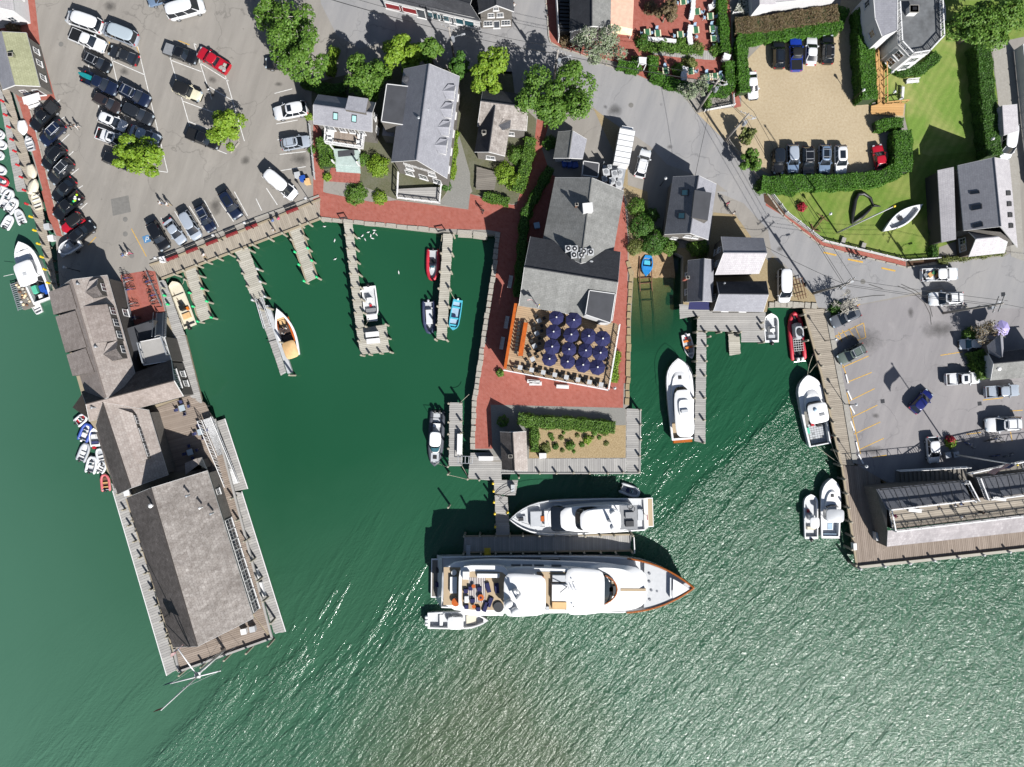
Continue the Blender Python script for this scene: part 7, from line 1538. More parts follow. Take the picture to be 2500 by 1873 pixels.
def bush(label,c,x,y,r,h=1.2,mat='leaf_hedge',seed=1,ry=None,dens=260,size=.2,cat='shrub',name='shrub',z0=0.0,group='shrubs'):
 rng=np.random.default_rng(seed);p=W(c,x,y,h*.6);k=MPP/K if c!='F' else MPP/.8848;rx,ry_=r*k,(ry or r)*k
 o=thing(name,label,cat,(p.x,p.y,z0),0,group);n=int(max(200,dens*rx*ry_*3.2));dv=rng.normal(0,1,(n,3));dv/=np.linalg.norm(dv,axis=1)[:,None];dv[:,2]=np.abs(dv[:,2])
 lump=1+.18*np.sin(dv[:,0]*6+seed)*np.sin(dv[:,1]*5+seed*2)+.1*np.sin(dv[:,2]*9+seed);P=dv*(rng.uniform(.75,1.05,n)*lump)[:,None]*np.array([rx,ry_,h]);me=leaf_mesh('foliage',P,dv+np.array([0,0,.4]),size,rng,mat)
 f=bpy.data.objects.new('foliage',me);COL.objects.link(f);f.parent=o;m=MB()
 for i in range(5):a=i*1.26;m.tube([(0,0,-.05),(rx*.3*math.cos(a),ry_*.3*math.sin(a),h*.6)],[.04,.02],4)
 bp(o,'stem',m,['bark']);return o
def hedge(label,s,w,h,mat='leaf_hedge',dens=190,size=.19,seed=3,core='hedge_core',name='hedge',z0=0.0,clip=.10,group='hedges'):
 q=PL(s,h);rng=np.random.default_rng(seed);o=thing(name,label,'hedge',(q[0].x,q[0].y,z0),0,group);og=Vector((q[0].x,q[0].y,z0));m=MB();P=[];N=[]
 nr=[]
 for i in range(len(q)):
  d=(q[min(i+1,len(q)-1)]-q[max(i-1,0)]);d.z=0;d.normalize();nr.append(Vector((-d.y,d.x,0)))
 hw=w/2-.1;L_=[(p+n_*hw)for p,n_ in zip(q,nr)];R_=[(p-n_*hw)for p,n_ in zip(q,nr)]
 for i in range(len(q)-1):m.rings([[(a.x,a.y,z)for a in(L_[i],L_[i+1],R_[i+1],R_[i])]for z in(z0,z0+h-.12)],0,False,True)
 m.build('core',[core],o)
 for i in range(len(q)-1):
  a,b=np.array(q[i]),np.array(q[i+1]);ln=np.linalg.norm(b-a);e=(b-a)/ln;nv=np.array([-e[1],e[0],0]);k=int(ln*(w+2*h)*dens);t=rng.uniform(-.15,ln+.15,k);u=rng.uniform(-h,w+h,k)
  side=np.where(u<0,-1,np.where(u>w,1,0));y=np.clip(u,0,w)-w/2;z=np.where(side==0,h,np.where(u<0,h+u,h-(u-w)));lump=.12*np.sin(t*2.1+seed)+clip*rng.normal(0,.7,k)
  nz=np.stack([np.zeros(k),np.zeros(k),np.ones(k)],1);sn=nv[None,:]*side[:,None];nn=np.where(side[:,None]==0,nz,sn)
  p=a[None,:]*np.array([1,1,0])+e[None,:]*t[:,None]+nv[None,:]*y[:,None];p[:,2]=z0+z;p+=nn*lump[:,None];P.append(p-np.array(og));N.append(nn+np.array([0,0,.25]))
 me=leaf_mesh('foliage',np.concatenate(P),np.concatenate(N),size,rng,mat);f=bpy.data.objects.new('foliage',me);COL.objects.link(f);f.parent=o;return o
tree('large round tree with pale branches at the edge of the lot','12',395,385,255,9.5,'leaf_mid',11000,11,300,'bark_pale',twigs=5)
tree('tree with bare pale limbs at the top edge by the street','12',135,110,140,8,'leaf_mid',4500,12,150,'bark_pale',twigs=5)
tree('leafy tree between the balcony house and the long house','12',985,660,165,8,'leaf_mid',7000,13,190)
tree('bright green tree north of the long house nearest the street','12',1270,470,170,8,'leaf_lime',7500,14,160)
tree('small tree behind the ridge of the long house','12',1500,440,110,7.5,'leaf_mid',3500,15,80)
tree('small dark tree at the north east corner of the long house','12',1735,590,95,6.5,'leaf_deep',3500,16,100)
tree('bright tree over the roof of the dark cross gabled house','12',2030,650,175,8,'leaf_lime',7500,17,180)
tree('biggest tree beside the street at the head of the brick lane','13',365,800,300,9.5,'leaf_mid',14000,18,290)
tree('wide tree in the parking lot island shading several cars','11',1185,1350,235,6.5,'leaf_lime',9000,19,165,base=(1240,1400))
tree('small tree in the pointed parking lot island','11',1955,1135,155,6.0,'leaf_lime',5500,20,165)
tree('greyish thinly leaved tree in front of the cafe building','13',760,410,200,7.5,'leaf_grey',3800,21,170,'bark_pale',.28,8)
tree('big tree at the top right corner beside the white house','14',1880,190,330,10,'leaf_mid',15000,22,240)
tree('bare winter tree beside the utility pole on the quay road','24',660,975,110,4.5,'leaf_olive',20,23,90,'bark_pale',.2,7)
tree('bare greyish tree beside the kiosk','24',1880,1210,120,5.0,'leaf_brown',700,24,110,'bark_pale',.22,7)
tree('young tree on the sand lot corner by the utility pole','13',2030,1185,70,4,'leaf_olive',1600,25)
tree('small tree inside the fence beside the road','13',2055,1400,80,4,'leaf_mid',2200,26,90)
tree('thin grey leaved tree at the corner of the cafe garden','13',1580,740,110,5.5,'leaf_grey',1800,27,110,'bark_pale',.25,5)
tree('small copper tree in the round bed of the cafe terrace','13',1335,110,85,4.5,'leaf_brown',2600,28,95)
hedge('long clipped hedge along the foot of the sand lot','F:1648,394 1720,402 14:120,1572 600,1570 980,1535 1130,1460',2.1,1.8);hedge('clipped hedge closing the east end of the sand lot','14:1165,1470 1175,1300 1165,1130',2.7,2.0,seed=5);hedge('short clipped hedge return beside the wooden landing','14:1165,1060 1060,1060 945,1085',1.4,1.5,seed=6)
hedge('tall hedge between the sand lot and the white house ramp','14:845,75 852,450 882,850',2.3,2.6,seed=7);hedge('tall dark hedge along the right side of the lawn','14:1865,385 1890,700 1920,1000 1960,1335',2.2,2.5,'leaf_deep',seed=8)
hedge('low green hedge above the upper sand lot row','13:1960,330 2212,300 14:300,268 600,225 655,70',1.7,1.4,seed=9);hedge('brown topped hedge at the top of the sand lot','13:1940,215 2212,200 14:300,150 600,105',2.3,1.7,'leaf_brown',seed=10)
hedge('hedge beside the brick side path','13:1985,330 1995,560 2012,790',1.6,1.6,seed=11);hedge('narrow hedge along the east side of the cafe terrace','13:1812,-30 1830,200 1848,440',1.3,1.5,seed=12);hedge('hedge round the lower cafe garden on the street','13:1225,490 1222,640 1340,700 1560,765',1.3,1.3,seed=13);hedge('hedge at the right of the lower cafe garden','13:1880,540 1890,720 1860,775 1700,780',1.4,1.3,seed=14);hedge('hedge left of the cafe entrance','13:925,545 1005,572 1082,595 1075,495',1.3,1.1,seed=15)
hedge('rounded hedge round the foot of the white bay','14:1015,480 1060,570 1200,612 1350,585 1470,470',1.4,.9,'leaf_deep',seed=16);hedge('leafy hedge along the back of the pebbled bed','32:945,305 1100,335 1400,348 1770,385',1.6,1.3,'leaf_mid',210,seed=17,clip=.2);hedge('short hedge between the dock hut and the bed','32:1078,395 1080,585',1.0,1.1,'leaf_mid',seed=18,clip=.2)
hedge('garden hedge beside the balcony house steps','12:580,1190 612,1430',1.9,1.5,'leaf_mid',seed=19,clip=.2);hedge('lime hedge beside the lot path','12:672,410 635,640',1.0,1.0,'leaf_lime',seed=20,clip=.15);hedge('green strip along the east wall of the long house','12:1722,1140 1690,1540',.8,.7,'leaf_lime',seed=21);hedge('garden hedge along the brick lane','13:160,1195 115,1440 45,1640',1.5,1.3,'leaf_mid',seed=22,clip=.2);hedge('shaded hedge on the west side of the restaurant','13:330,1450 23:110,200 80,560 50,900',1.1,1.4,'leaf_deep',seed=23,clip=.15);hedge('front garden hedge by the promenade','22:1970,35 2180,85',1.1,.9,'leaf_mid',seed=24,clip=.15);hedge('plant border beside the restaurant patio','23:905,1385 880,1640',.9,.8,'leaf_lime',seed=25,clip=.2);hedge('dark garden hedge behind the balcony house','12:400,690 560,760 760,760',1.3,1.4,'leaf_deep',seed=26);hedge('shrub border in front of the kiosk','24:1815,1380 1850,1480 1880,1610',1.7,1.7,'leaf_mid',seed=27,clip=.25);hedge('white flowering hydrangea hedge at the top edge','13:1960,20 2060,60',2.0,1.2,'flower_white',seed=28,clip=.2);hedge('low planted strip below the cafe terrace','13:1110,395 1400,410 1650,430',.9,.7,'leaf_mid',seed=29,clip=.25);hedge('shade planting left of the gallery hall','24:1440,100 1440,560',.8,.7,'leaf_deep',seed=30,clip=.2);hedge('foundation planting along the south wing','24:1480,598 2040,520',.6,.5,'leaf_olive',seed=31,clip=.2)
for i,(lb,c,x,y,r,h,mt)in enumerate((
('round clipped bush beside the balcony house terrace','12',1048,1425,96,1.6,'leaf_lime'),('small bush beside the porch of the balcony house','12',925,1370,55,1.3,'leaf_mid'),('spiky bush beside the brick terrace','12',612,1525,38,.7,'leaf_lime'),('bush left of the promenade entrance','22',860,15,90,.8,'leaf_mid'),('bush in the second promenade planter','22',1065,45,60,.8,'leaf_lime'),('bush at the deck corner of the long house','12',1640,1600,45,.9,'leaf_deep'),
('big leafy shrub in front of the dark house','12',2150,1490,95,1.7,'leaf_lime'),('round shrub by the brick lane bend','13',325,1225,62,1.5,'leaf_deep'),('oval shrub beside the restaurant lane','23',138,190,48,1.3,'leaf_mid'),('shrub in the garden of the dark house','13',40,1330,75,1.4,'leaf_mid'),('second shrub in the garden of the dark house','13',30,1560,80,1.5,'leaf_lime'),
('tall shrub at the head of the slipway','23',1085,120,75,2.2,'leaf_mid'),('broad shrub above the slipway beach','23',1130,290,105,2.4,'leaf_deep'),('pale shrub nearest the slipway wall','23',1065,475,70,1.6,'leaf_olive'),('dense shrub between slipway and skylight house','23',1240,430,115,2.2,'leaf_deep'),('shrub at the corner of the skylight house','23',1370,470,70,1.6,'leaf_mid'),('shrub in the shade by the skylight house','23',1215,195,60,1.8,'leaf_deep'),('round shrub behind the narrow shed','23',1620,475,88,1.9,'leaf_mid'),
('green shrub under the bare quay tree','24',600,1010,65,1.0,'leaf_deep'),('shrub beside the bare kiosk tree','24',1770,1230,70,1.5,'leaf_mid'),('biggest shrub in the pebbled bed','32',1390,540,42,.9,'leaf_mid'),('second shrub in the pebbled bed','32',1540,490,38,.9,'leaf_lime'),('small low shrub at the left of the pebbled bed','32',1262,545,28,.6,'leaf_deep'),('sparse grey shrub near the hut in the pebbled bed','32',1170,560,45,.4,'leaf_olive'),('tuft near the hedge in the pebbled bed','32',1600,432,22,.5,'leaf_mid'),('dry tuft on the right of the pebbled bed','32',1690,430,30,.5,'leaf_olive'),('dark conifer shrub behind the dock hut','32',805,330,52,1.6,'leaf_deep'),
('round red flowering bush on the lawn','24',300,128,42,1.0,'flower_red'),('corner shrub at the left end of the cafe terrace','13',1135,340,62,1.4,'leaf_deep'),('terrace shrub behind the first cafe table','13',1310,370,45,1.0,'leaf_mid'),('terrace shrub in the middle of the cafe fence','13',1460,365,50,1.1,'leaf_mid'),('terrace shrub right of the cafe steps','13',1605,395,48,1.1,'leaf_olive'),('shrub by the cafe side gate','13',1770,420,58,1.3,'leaf_mid'),('dark red leaved shrub on the cafe terrace','13',1200,55,60,1.6,'leaf_brown'),('shrub in the middle of the lower cafe garden','13',1440,590,55,1.2,'leaf_mid'),('grassy shrub in the lower cafe garden','13',1540,540,60,.9,'leaf_olive'),('rusty leaved shrub outside the cafe rack','13',460,335,60,1.0,'leaf_brown'),('shrub at the pole corner below the cafe','13',1690,890,42,1.2,'leaf_mid'),('lemon green shrub at the lot edge below the tree','12',450,1000,35,.8,'leaf_lime'),('low shrub behind the silver suv','12',480,1290,35,.8,'leaf_mid'),('planter flowers beside the white hatchback','33',1590,515,50,1.0,'leaf_lime'),('red geraniums in the planter beside the white hatchback','33',1585,490,38,1.15,'flower_red'),
('pink flowered tub by the corner cottage','11',95,225,60,1.0,'leaf_brown'),('bush below the fence beside the sand lot road','13',2180,1600,70,1.2,'leaf_mid'),('patio corner shrub at the left of the restaurant terrace','F',1080,806,9,.8,'leaf_mid'))):
 bush(lb,c,x,y,r,h,mt,40+i)
for i,(x,y)in enumerate(((1195,515),(1235,480),(1310,470),(1330,430),(1450,450),(1490,530),(1585,470),(1640,470),(1700,520),(1420,590),(1320,580),(1220,450))):bush('tiny scrub tuft scattered in the pebbled bed','32',x,y,14+(i%3)*5,.3,('leaf_olive','leaf_mid')[i%2],90+i,size=.14,dens=500,group='tufts in the pebbled bed')
# ---------------------------------------------------------------- restaurant patio
pz=3.4
pt=deck('restaurant_patio','plank dining patio with navy parasols in front of the restaurant','F:1120,655 1337,700 1313,842 1088,798',pz,'plank_new',ang('F:1090,798 1313,842'),.3,3.0,cat='patio',beam='white')
M_tan=M['plank_new']
pk=[c for c in bpy.data.objects if c.parent is pt and c.name.startswith('deck_planks')][0];wood('patio_wood','#c2a888','#a58c6f',.3);pk.data.materials[0]=M['patio_wood']
def boxline(s,z0,h,w,name,mats,parent=None,label=None,cat=None):
 q=PL(s,z0+h);m=MB()
 for a,b in zip(q,q[1:]):d=b-a;m.box(((a.x+b.x)/2,(a.y+b.y)/2,z0),(d.length+w*.5,w,h),math.atan2(d.y,d.x))
 o=m.build(name,mats,parent)
 if label:tag(o,label,cat)
 return o
boxline('F:1114,657 1091,795',pz,1.1,.42,'bar_counter',['teak_orange'],pt);m=MB();rail(m,PL('F:1088,800 1313,843 1337,702',pz),pz,1.0,1.6);m.build('patio_fence',['white'],pt)
m=MB();q=PL('23:103,1130 138,1132 93,1420 52,1418',pz+.75);m.prism(q,pz+.68,pz+.75);lt=thing('long_table','long orange wooden table on the restaurant patio','table',(q[0].x,q[0].y,pz));m.build('table_top',['teak_orange'],lt)
for p in q:mm=MB();mm.box((p.x,p.y,pz),(.09,.09,.68));mm.build('leg',['dark_metal'],lt)
def um_proto():
 o=thing('parasol','','parasol');n=8;m=MB();z=2.5;vs=[(0,0,z+.5)]+[(1.16*math.cos(2*math.pi*i/n),1.16*math.sin(2*math.pi*i/n),z)for i in range(n)]+[(1.16*math.cos(2*math.pi*i/n),1.16*math.sin(2*math.pi*i/n),z-.16)for i in range(n)]
 m.add(vs,[(0,1+i,1+(i+1)%n)for i in range(n)]+[(1+i,9+i,9+(i+1)%n,1+(i+1)%n)for i in range(n)]);bp(o,'canopy',m,['navy'])
 for i in range(n):a=2*math.pi*i/n;r_=MB();r_.tube([(0,0,z+.515),(1.16*math.cos(a),1.16*math.sin(a),z+.015)],.014,4);bp(o,'rib',r_,['navy'])
 m=MB();m.cyl((0,0,0),.035,z+.5,8);bp(o,'pole',m,['white']);m=MB();m.box((0,0,z+.49),(.2,.2,.05));bp(o,'finial',m,['white']);m=MB();m.cyl((0,0,0),.3,.08,12);bp(o,'base',m,['dark_metal']);freeze(o);return o
def table_proto(top='dark_metal',s=.8,edge=None):
 o=thing('cafe_table','','table');m=MB();m.box((0,0,.70),(s,s,.05));bp(o,'table_top',m,[top])
 if edge:m=MB();m.box((0,0,.755),(s*.62,s*1.0,.01));bp(o,'runner',m,[edge])
 m=MB();m.cyl((0,0,.03),.04,.68,8);bp(o,'leg',m,['dark_metal']);m=MB();m.box((0,0,0),(.45,.45,.03));bp(o,'foot',m,['dark_metal']);freeze(o);return o
def chair_proto(mat='black',frame='black'):
 o=thing('chair','','chair');m=MB();m.box((0,0,.43),(.44,.44,.05));bp(o,'seat',m,[mat]);m=MB();m.box((-.22,0,.48),(.05,.42,.42));bp(o,'backrest',m,[mat])
 lg=MB();lg.box((0,0,0),(.04,.04,.44));me=lg.mesh('leg');me.materials.append(M[frame])
 for sx in(-.19,.19):
  for sy in(-.19,.19):inst('leg',me,o,(sx,sy,0))
 freeze(o);return o
UM,TB,TW,CH=um_proto(),table_proto(),table_proto('lightgrey',.65),chair_proto()
names=['top left','top right','left, second row','centre left, second row','centre right, second row','right end, second row','left, third row','centre left, third row','centre right, third row','right end, third row','left, front row','centre left, front row','centre right, front row','right end, front row']
g0=0.21
for i,(x,y)in enumerate(((385,1085),(535,1110),(360,1210),(513,1235),(665,1248),(785,1270),(347,1340),(495,1362),(640,1372),(765,1393),(325,1445),(482,1468),(615,1497),(740,1517))):
 p=W('23',x,y,pz+2.9);place(UM,(p.x,p.y,pz),.2+random.uniform(-.2,.2),'navy octagonal parasol on the patio, '+names[i],'navy parasols on the restaurant patio',(random.uniform(.95,1.04),)*3);place(TB,(p.x+.35,p.y,pz),-.19,'dark table under the patio parasol at '+names[i],'tables under the parasols')
 for k in range(4):a=-.19+k*math.pi/2;place(CH,(p.x+.35-.72*math.cos(a),p.y-.72*math.sin(a),pz),a,'black chair under the patio parasol at '+names[i],'chairs under the parasols')
for i,(x,y)in enumerate(((235,1115),(215,1225),(195,1335),(178,1448))):
 p=W('23',x,y,pz+.75);place(TW,(p.x,p.y,pz),.5,'white table left of the parasols, '+('first','second','third','fourth')[i]+' from the restaurant wall','white tables on the patio')
 for k in range(4):a=.5+k*math.pi/2;place(CH,(p.x-.8*math.cos(a),p.y-.8*math.sin(a),pz),a,'black chair at the '+('first','second','third','fourth')[i]+' white patio table from the restaurant wall','chairs at the white tables')
for i in range(8):
 x,y=70+100*i,1505+21*i;p=W('23',x,y+15,pz+.75);place(TW,(p.x,p.y,pz),-.19,'white table by the front fence of the patio, number '+('one','two','three','four','five','six','seven','eight')[i]+' from the left','tables by the patio fence')
 for a in(-.19,-.19+math.pi):place(CH,(p.x-.75*math.cos(a),p.y-.75*math.sin(a),pz),a,'black chair at fence table '+('one','two','three','four','five','six','seven','eight')[i]+' from the left of the patio','chairs by the patio fence')
for i in range(9):
 p=W('23',55+(i%9)*-4+10,1130+32*i,pz+.5);place(CH,(p.x,p.y,pz),.1,'black stool along the left of the long orange table','stools at the long table')
for i in range(6):
 for dx in(0,60):p=W('23',790+dx-i*0+(i*-6),1300+45*i,pz+.5);place(CH,(p.x,p.y,pz),1.4,'black chair along the right side of the restaurant patio','chairs at the right of the patio')
 # --- cafe terrace
CG,CC=table_proto('cloth_cream',1.0,'green_cloth'),chair_proto('pale_blue','white')
CPOS=((1600,100),(1590,260),(1715,140),(1735,250),(1170,278),(1260,288),(1455,298),(1330,610),(1545,615),(1690,665),(1755,660),(1808,680),(1480,12),(1745,330))
for i,(x,y)in enumerate(CPOS):
 p=W('13',x,y,.75);place(CG,(p.x,p.y,.02),.1,'cream table with green runner in the cafe garden, '+('beside the upper screen','beside the lower screen','near the side path','near the path hedge','at the left corner','second along the fence','third along the fence','in the lower garden hedge','by the lower white screen','first of the lower row','second of the lower row','third of the lower row','at the top edge','by the steps')[i],'cafe garden tables')
 for k in range(2):a=.1+k*math.pi+(i%2)*1.57;place(CC,(p.x-.85*math.cos(a),p.y-.85*math.sin(a),.02),a,'pale chair at the cafe garden tables','cafe garden chairs')
def curtain(label,s,w=.7,h=.9):
 q=PL(s,h);m=MB();rnd=random.Random(len(s));n=10;L_,R_=[],[]
 pts=[]
 for a,b in zip(q,q[1:]):pts+=[a.lerp(b,k/n)for k in range(n)]
 pts.append(q[-1])
 for i,p in enumerate(pts):
  d=(pts[min(i+1,len(pts)-1)]-pts[max(i-1,0)]).normalized();nn=Vector((-d.y,d.x,0));ww=w/2*rnd.uniform(.8,1.15);L_.append(p+nn*ww);R_.append(p-nn*ww)
 for i in range(len(pts)-1):m.rings([[(v.x,v.y,z)for v in(L_[i],L_[i+1],R_[i+1],R_[i])]for z in(.3,h)],0)
 o=m.build('screen_bench',['white']);tag(o,label,'bench','white cafe benches')
curtain('long white cushioned bench curving up the cafe terrace','13:1570,-20 1565,80 1550,160');curtain('white cushioned bench at the top right of the cafe','13:1700,60 1740,50 1765,0');curtain('white bench along the front fence of the cafe','13:1175,330 1300,340 1420,352',.5);curtain('white bench beside the cafe steps','13:1548,215 1535,300 1545,380',.8);curtain('white bench against the side path hedge','13:1770,225 1790,290 1800,365',.7);curtain('white bench in the lower cafe garden','13:1500,575 1485,640 1490,690',.9);curtain('small white canopy at the cafe side gate','13:1865,465 1850,510',1.0,1.6)
m=MB();q=PL('13:1097,492 1162,496 1160,550 1130,562 1098,548',2.4);m.prism(q,2.25,2.4);g_=thing('cafe_gate','white arched gate canopy at the cafe entrance','gate',(q[0].x,q[0].y,0));m.build('canopy',['white'],g_)
for p in(q[0],q[1],q[2],q[4]):mm=MB();mm.box((p.x,p.y,0),(.12,.12,2.3));mm.build('post',['white'],g_)
deck('cafe_walk','grey plank walk below the cafe terrace','13:1200,420 1770,440 1760,520 1480,500 1210,470',.05,'plank_grey',R(90),.28,.02,cat='walkway')
rk=thing('bottle_rack','black glazed rack under white posts beside the cafe','rack',W('13',450,150))
for k in range(9):m=MB();p=W('13',455,5+32*k,2.0);m.box((p.x,p.y,.1),(1.5,.35,1.9),-.05);m.build('shelf',['dark_metal'],rk)
boxline('13:385,-60 408,310',0,2.2,.12,'white_frame',['white'],rk)
# umbrella + kiosk bits
p=W('24',2030,1180,2.8);o=thing('lilac_parasol','lilac parasol beside the kiosk','parasol',(p.x,p.y,0));m=MB();n=8;m.add([(0,0,3.1)]+[(1.25*math.cos(i*.785),1.25*math.sin(i*.785),2.5)for i in range(8)],[(0,1+i,1+(i+1)%8)for i in range(8)]);bp(o,'canopy',m,['lavender']);m=MB();m.cyl((0,0,0),.04,3,8);bp(o,'pole',m,['white'])
# ---------------------------------------------------------------- benches, lamps, poles, wires
def bench_proto(seat='red_dk',fr='black'):
 o=thing('bench','','bench')
 for y in(-.16,0,.16):m=MB();m.box((0,y,.43),(1.9,.13,.04));bp(o,'seat_slat',m,[seat])
 for z in(.6,.78):m=MB();m.box((0,.30,z),(1.9,.05,.12));bp(o,'back_slat',m,[fr])
 for x in(-.85,0,.85):m=MB();m.box((x,.05,0),(.06,.5,.42));m.box((x,.30,.4),(.06,.06,.5));bp(o,'end_frame',m,[fr])
 freeze(o);return o
BN,BW=bench_proto(),bench_proto('white','white');ab=ang('21:1292,635 22:555,65')
for i,(c,x,y)in enumerate((('21',1490,575),('21',1660,508),('21',1832,440),('21',2005,370),('21',2175,305),('22',315,165))):p=W(c,x,y,.4);place(BN,(p.x,p.y,.05),ab,'red slatted bench facing the basin, '+('first','second','third','fourth','fifth','sixth')[i]+' from the bicycle court','benches along the boardwalk')
for i,(c,x,y,a)in enumerate((('32',1088,5,0),('32',1322,32,-.05),('23',185,1645,-.1),('14',1250,705,.1),('14',1162,805,1.5),('22',2200,780,1.4),('22',2168,1130,1.4),('22',2130,1310,1.4),('11',300,915,.3),('33',1270,1100,-.1),('33',2000,1000,-.1))):z_=4.85 if c=='33' else .03;p=W(c,x,y,z_+.4);place(BW,(p.x,p.y,z_),a,'white bench '+('below the patio fence, left','below the patio fence, right','outside the patio fence at far left','on the upper lawn facing the bay','on the upper lawn by the ramp','in the shade west of the restaurant, upper','in the shade west of the restaurant, middle','in the shade west of the restaurant, lower','beside the wharf shed','on the roof deck near its west end','on the roof deck near the right edge')[i],'white benches')
m=MB();boxline('21:1300,600 22:-20,235 540,35',.02,.14,.25,'kerb_strip',['concrete'])['kind']='structure'
def lamp_proto():
 o=thing('lamp_post','','street lamp');m=MB();m.tube([(0,0,0),(0,0,.5),(0,0,3.4)],[.09,.06,.045],8);bp(o,'post',m,['black']);m=MB();m.rings([sup(-.13,.13,.26,3.4,2,10),sup(-.2,.2,.4,3.8,2,10),sup(-.05,.05,.1,4.05,2,10)],0);bp(o,'lantern',m,['white'],40);m=MB();m.cyl((0,0,3.8),.23,.05,10);bp(o,'lantern_cap',m,['galv']);freeze(o);return o
LP=lamp_proto()
for i,(c,x,y,lb)in enumerate((('21',1335,572,'beside the bicycle court'),('21',2108,268,'by the fifth boardwalk bench'),('21',1835,375,'by the blue suv of the waterfront row'),('21',550,652,'in the shade north of the wharf hall'),('22',425,55,'at the boardwalk corner'),('14',1082,615,'on the lawn near the bay'),('14',1100,790,'on the lawn beside the ramp'),('14',832,775,'in the tall hedge'),('14',1950,1197,'in the right hand hedge'),('24',545,190,'on the exhibit lawn'),('33',765,185,'on the quay walk beside the trawler'),('33',855,720,'in the shade of the pier building'),('24',590,1275,'on the quay walk by the hatched bay'),('32',1775,42,'at the south east brick corner'),('13',1330,1540,'by the small dark house'))):p=W(c,x,y,3.9);place(LP,(p.x,p.y,0),0,'black lamp post with white lantern '+lb,'lamp posts')
def upole(label,c,bx,by,h,arms=2,az=.6,trafo=True):
 b=W(c,bx,by);o=thing('utility_pole',label,'utility pole',b,0,'utility poles');m=MB();m.tube([(0,0,-.2),(0,0,h)],[.19,.12],9);bp(o,'pole',m,['pole_wood'],True)
 for k in range(arms):
  z=h-.4-1.1*k;d=(math.cos(az)*1.2,math.sin(az)*1.2);m=MB();m.tube([(-d[0],-d[1],z),(d[0],d[1],z)],.07,4);a=bp(o,'cross_arm',m,['pole_wood'])
  for t in(-.9,-.4,.4,.9):i_=MB();i_.cyl((d[0]*t,d[1]*t,z+.05),.06,.22,6);bp(o,'insulator',i_,['lightgrey'])
 if trafo:m=MB();m.cyl((.35,-.3,h-3.4),.28,.95,10);bp(o,'transformer',m,['galv'],40)
 m=MB();m.tube([(0,0,h-3.6),(.9,.3,h-3.2),(1.6,.5,h-3.25)],.035,5);bp(o,'lamp_arm',m,['galv']);m=MB();m.box((1.8,.55,h-3.32),(.6,.22,.1),.3);bp(o,'street_light',m,['lightgrey']);return Vector((b.x,b.y,h))
T1=upole('leaning tall utility pole at the cafe corner','13',1600,962,11.8,2,-.3);T2=upole('utility pole beside the sand lot fence','13',1842,1215,11.0,1,-.4);T3=upole('utility pole with two cross arms on the quay road','24',392,880,11.8,2,.7);T4=upole('utility pole among the trees behind the long house','12',1712,500,9.5,1,-.4);T5=upole('utility pole rising from the biggest street tree','13',360,705,10.5,1,-.4);T6=upole('utility pole at the top edge beside the bare limbed tree','12',322,118,10,1,-.5);T7=upole('tall utility pole beside the kiosk','24',1512,1050,13.5,2,1.2)
def wire(label,a,b,dz=0.0,dx=0.0,sag=.5,r=.028):
 n=14;a=a+Vector((dx,dx*.5,dz));b=b+Vector((dx,dx*.5,dz));m=MB();m.tube([a.lerp(b,i/n)-Vector((0,0,sag*4*(i/n)*(1-i/n)))for i in range(n+1)],r,4);tag(m.build('overhead_wire',['black']),label,'wire','overhead wires')
for k,(dz,dx)in enumerate(((-.2,.7),(-.2,-.7),(-1.3,0))):
 nm=('outer','inner','lower')[k]
 for a,b,t in((T6,T4,'over the trees on the upper street'),(T4,T5,'from the long house to the biggest tree'),(T5,T1,'across the road to the cafe corner pole'),(T1,T2,'between the cafe corner and sand lot poles'),(T2,T3,'down the road to the quay pole'),(T3,T7,'across the quay lot to the kiosk pole')):wire(nm+' wire '+t,a,b,dz,dx)
wire('single wire leaving the top edge over the upper street',T6,T6+Vector((-14,12,0)),-.3);wire('single wire leaving the right edge by the kiosk',T7,T7+Vector((22,-4,0)),-.3);wire('service wire to the small dark house',T1,W('13',1600,1525,5.0),-1.5);wire('service wire to the white roof shed',T3,W('23',2150,420,4.6),-1.5)
def flagpole(label,c,x,y,h,r=.1,flag=None,az=0.0):
 b=W(c,x,y,0);o=thing('flagpole',label,'flagpole',b);m=MB();m.tube([(0,0,0),(0,0,h)],[r,r*.5],8);bp(o,'pole',m,['white'],True);m=MB();m.dome((0,0,h),r*1.3,8,3,0,1,True);bp(o,'ball',m,['yellow'],True)
 if flag:flag_on(o,(0,0,h-.3),az,*flag)
 return o
def flag_on(o,p,az,w,h):
 ca,sa=math.cos(az),math.sin(az);n=10;rows=13
 def pt(i,j):t=i/n;d=w*t;wob=.25*math.sin(t*7)*t;return(p[0]+ca*d-sa*wob,p[1]+sa*d+ca*wob,p[2]-h*j/rows-.6*t*t*h)
 for nm,mt,sel in(('red_stripe','flag_red',lambda i,j:j%2==0 and not(i<4 and j<7)),('white_stripe','flag_white',lambda i,j:j%2==1 and not(i<4 and j<7)),('canton','flag_blue',lambda i,j:i<4 and j<7)):
  m=MB()
  for i in range(n):
   for j in range(rows):
    if sel(i,j):m.add([pt(i,j),pt(i+1,j),pt(i+1,j+1),pt(i,j+1)],[(0,1,2,3)])
  tag(bp(o,nm,m,[mt]),kind='stuff')
flagpole('tall white flagpole with striped flag beside the flower planter','33',1600,615,14,.12,(2.6,1.6),-2.6);flagpole('tall white flagpole standing on the exhibit lawn','24',597,355,16.5,.14);flagpole('short flagpole with striped flag on the restaurant corner','23',215,1035,9.5,.07,(1.8,1.1),2.6)
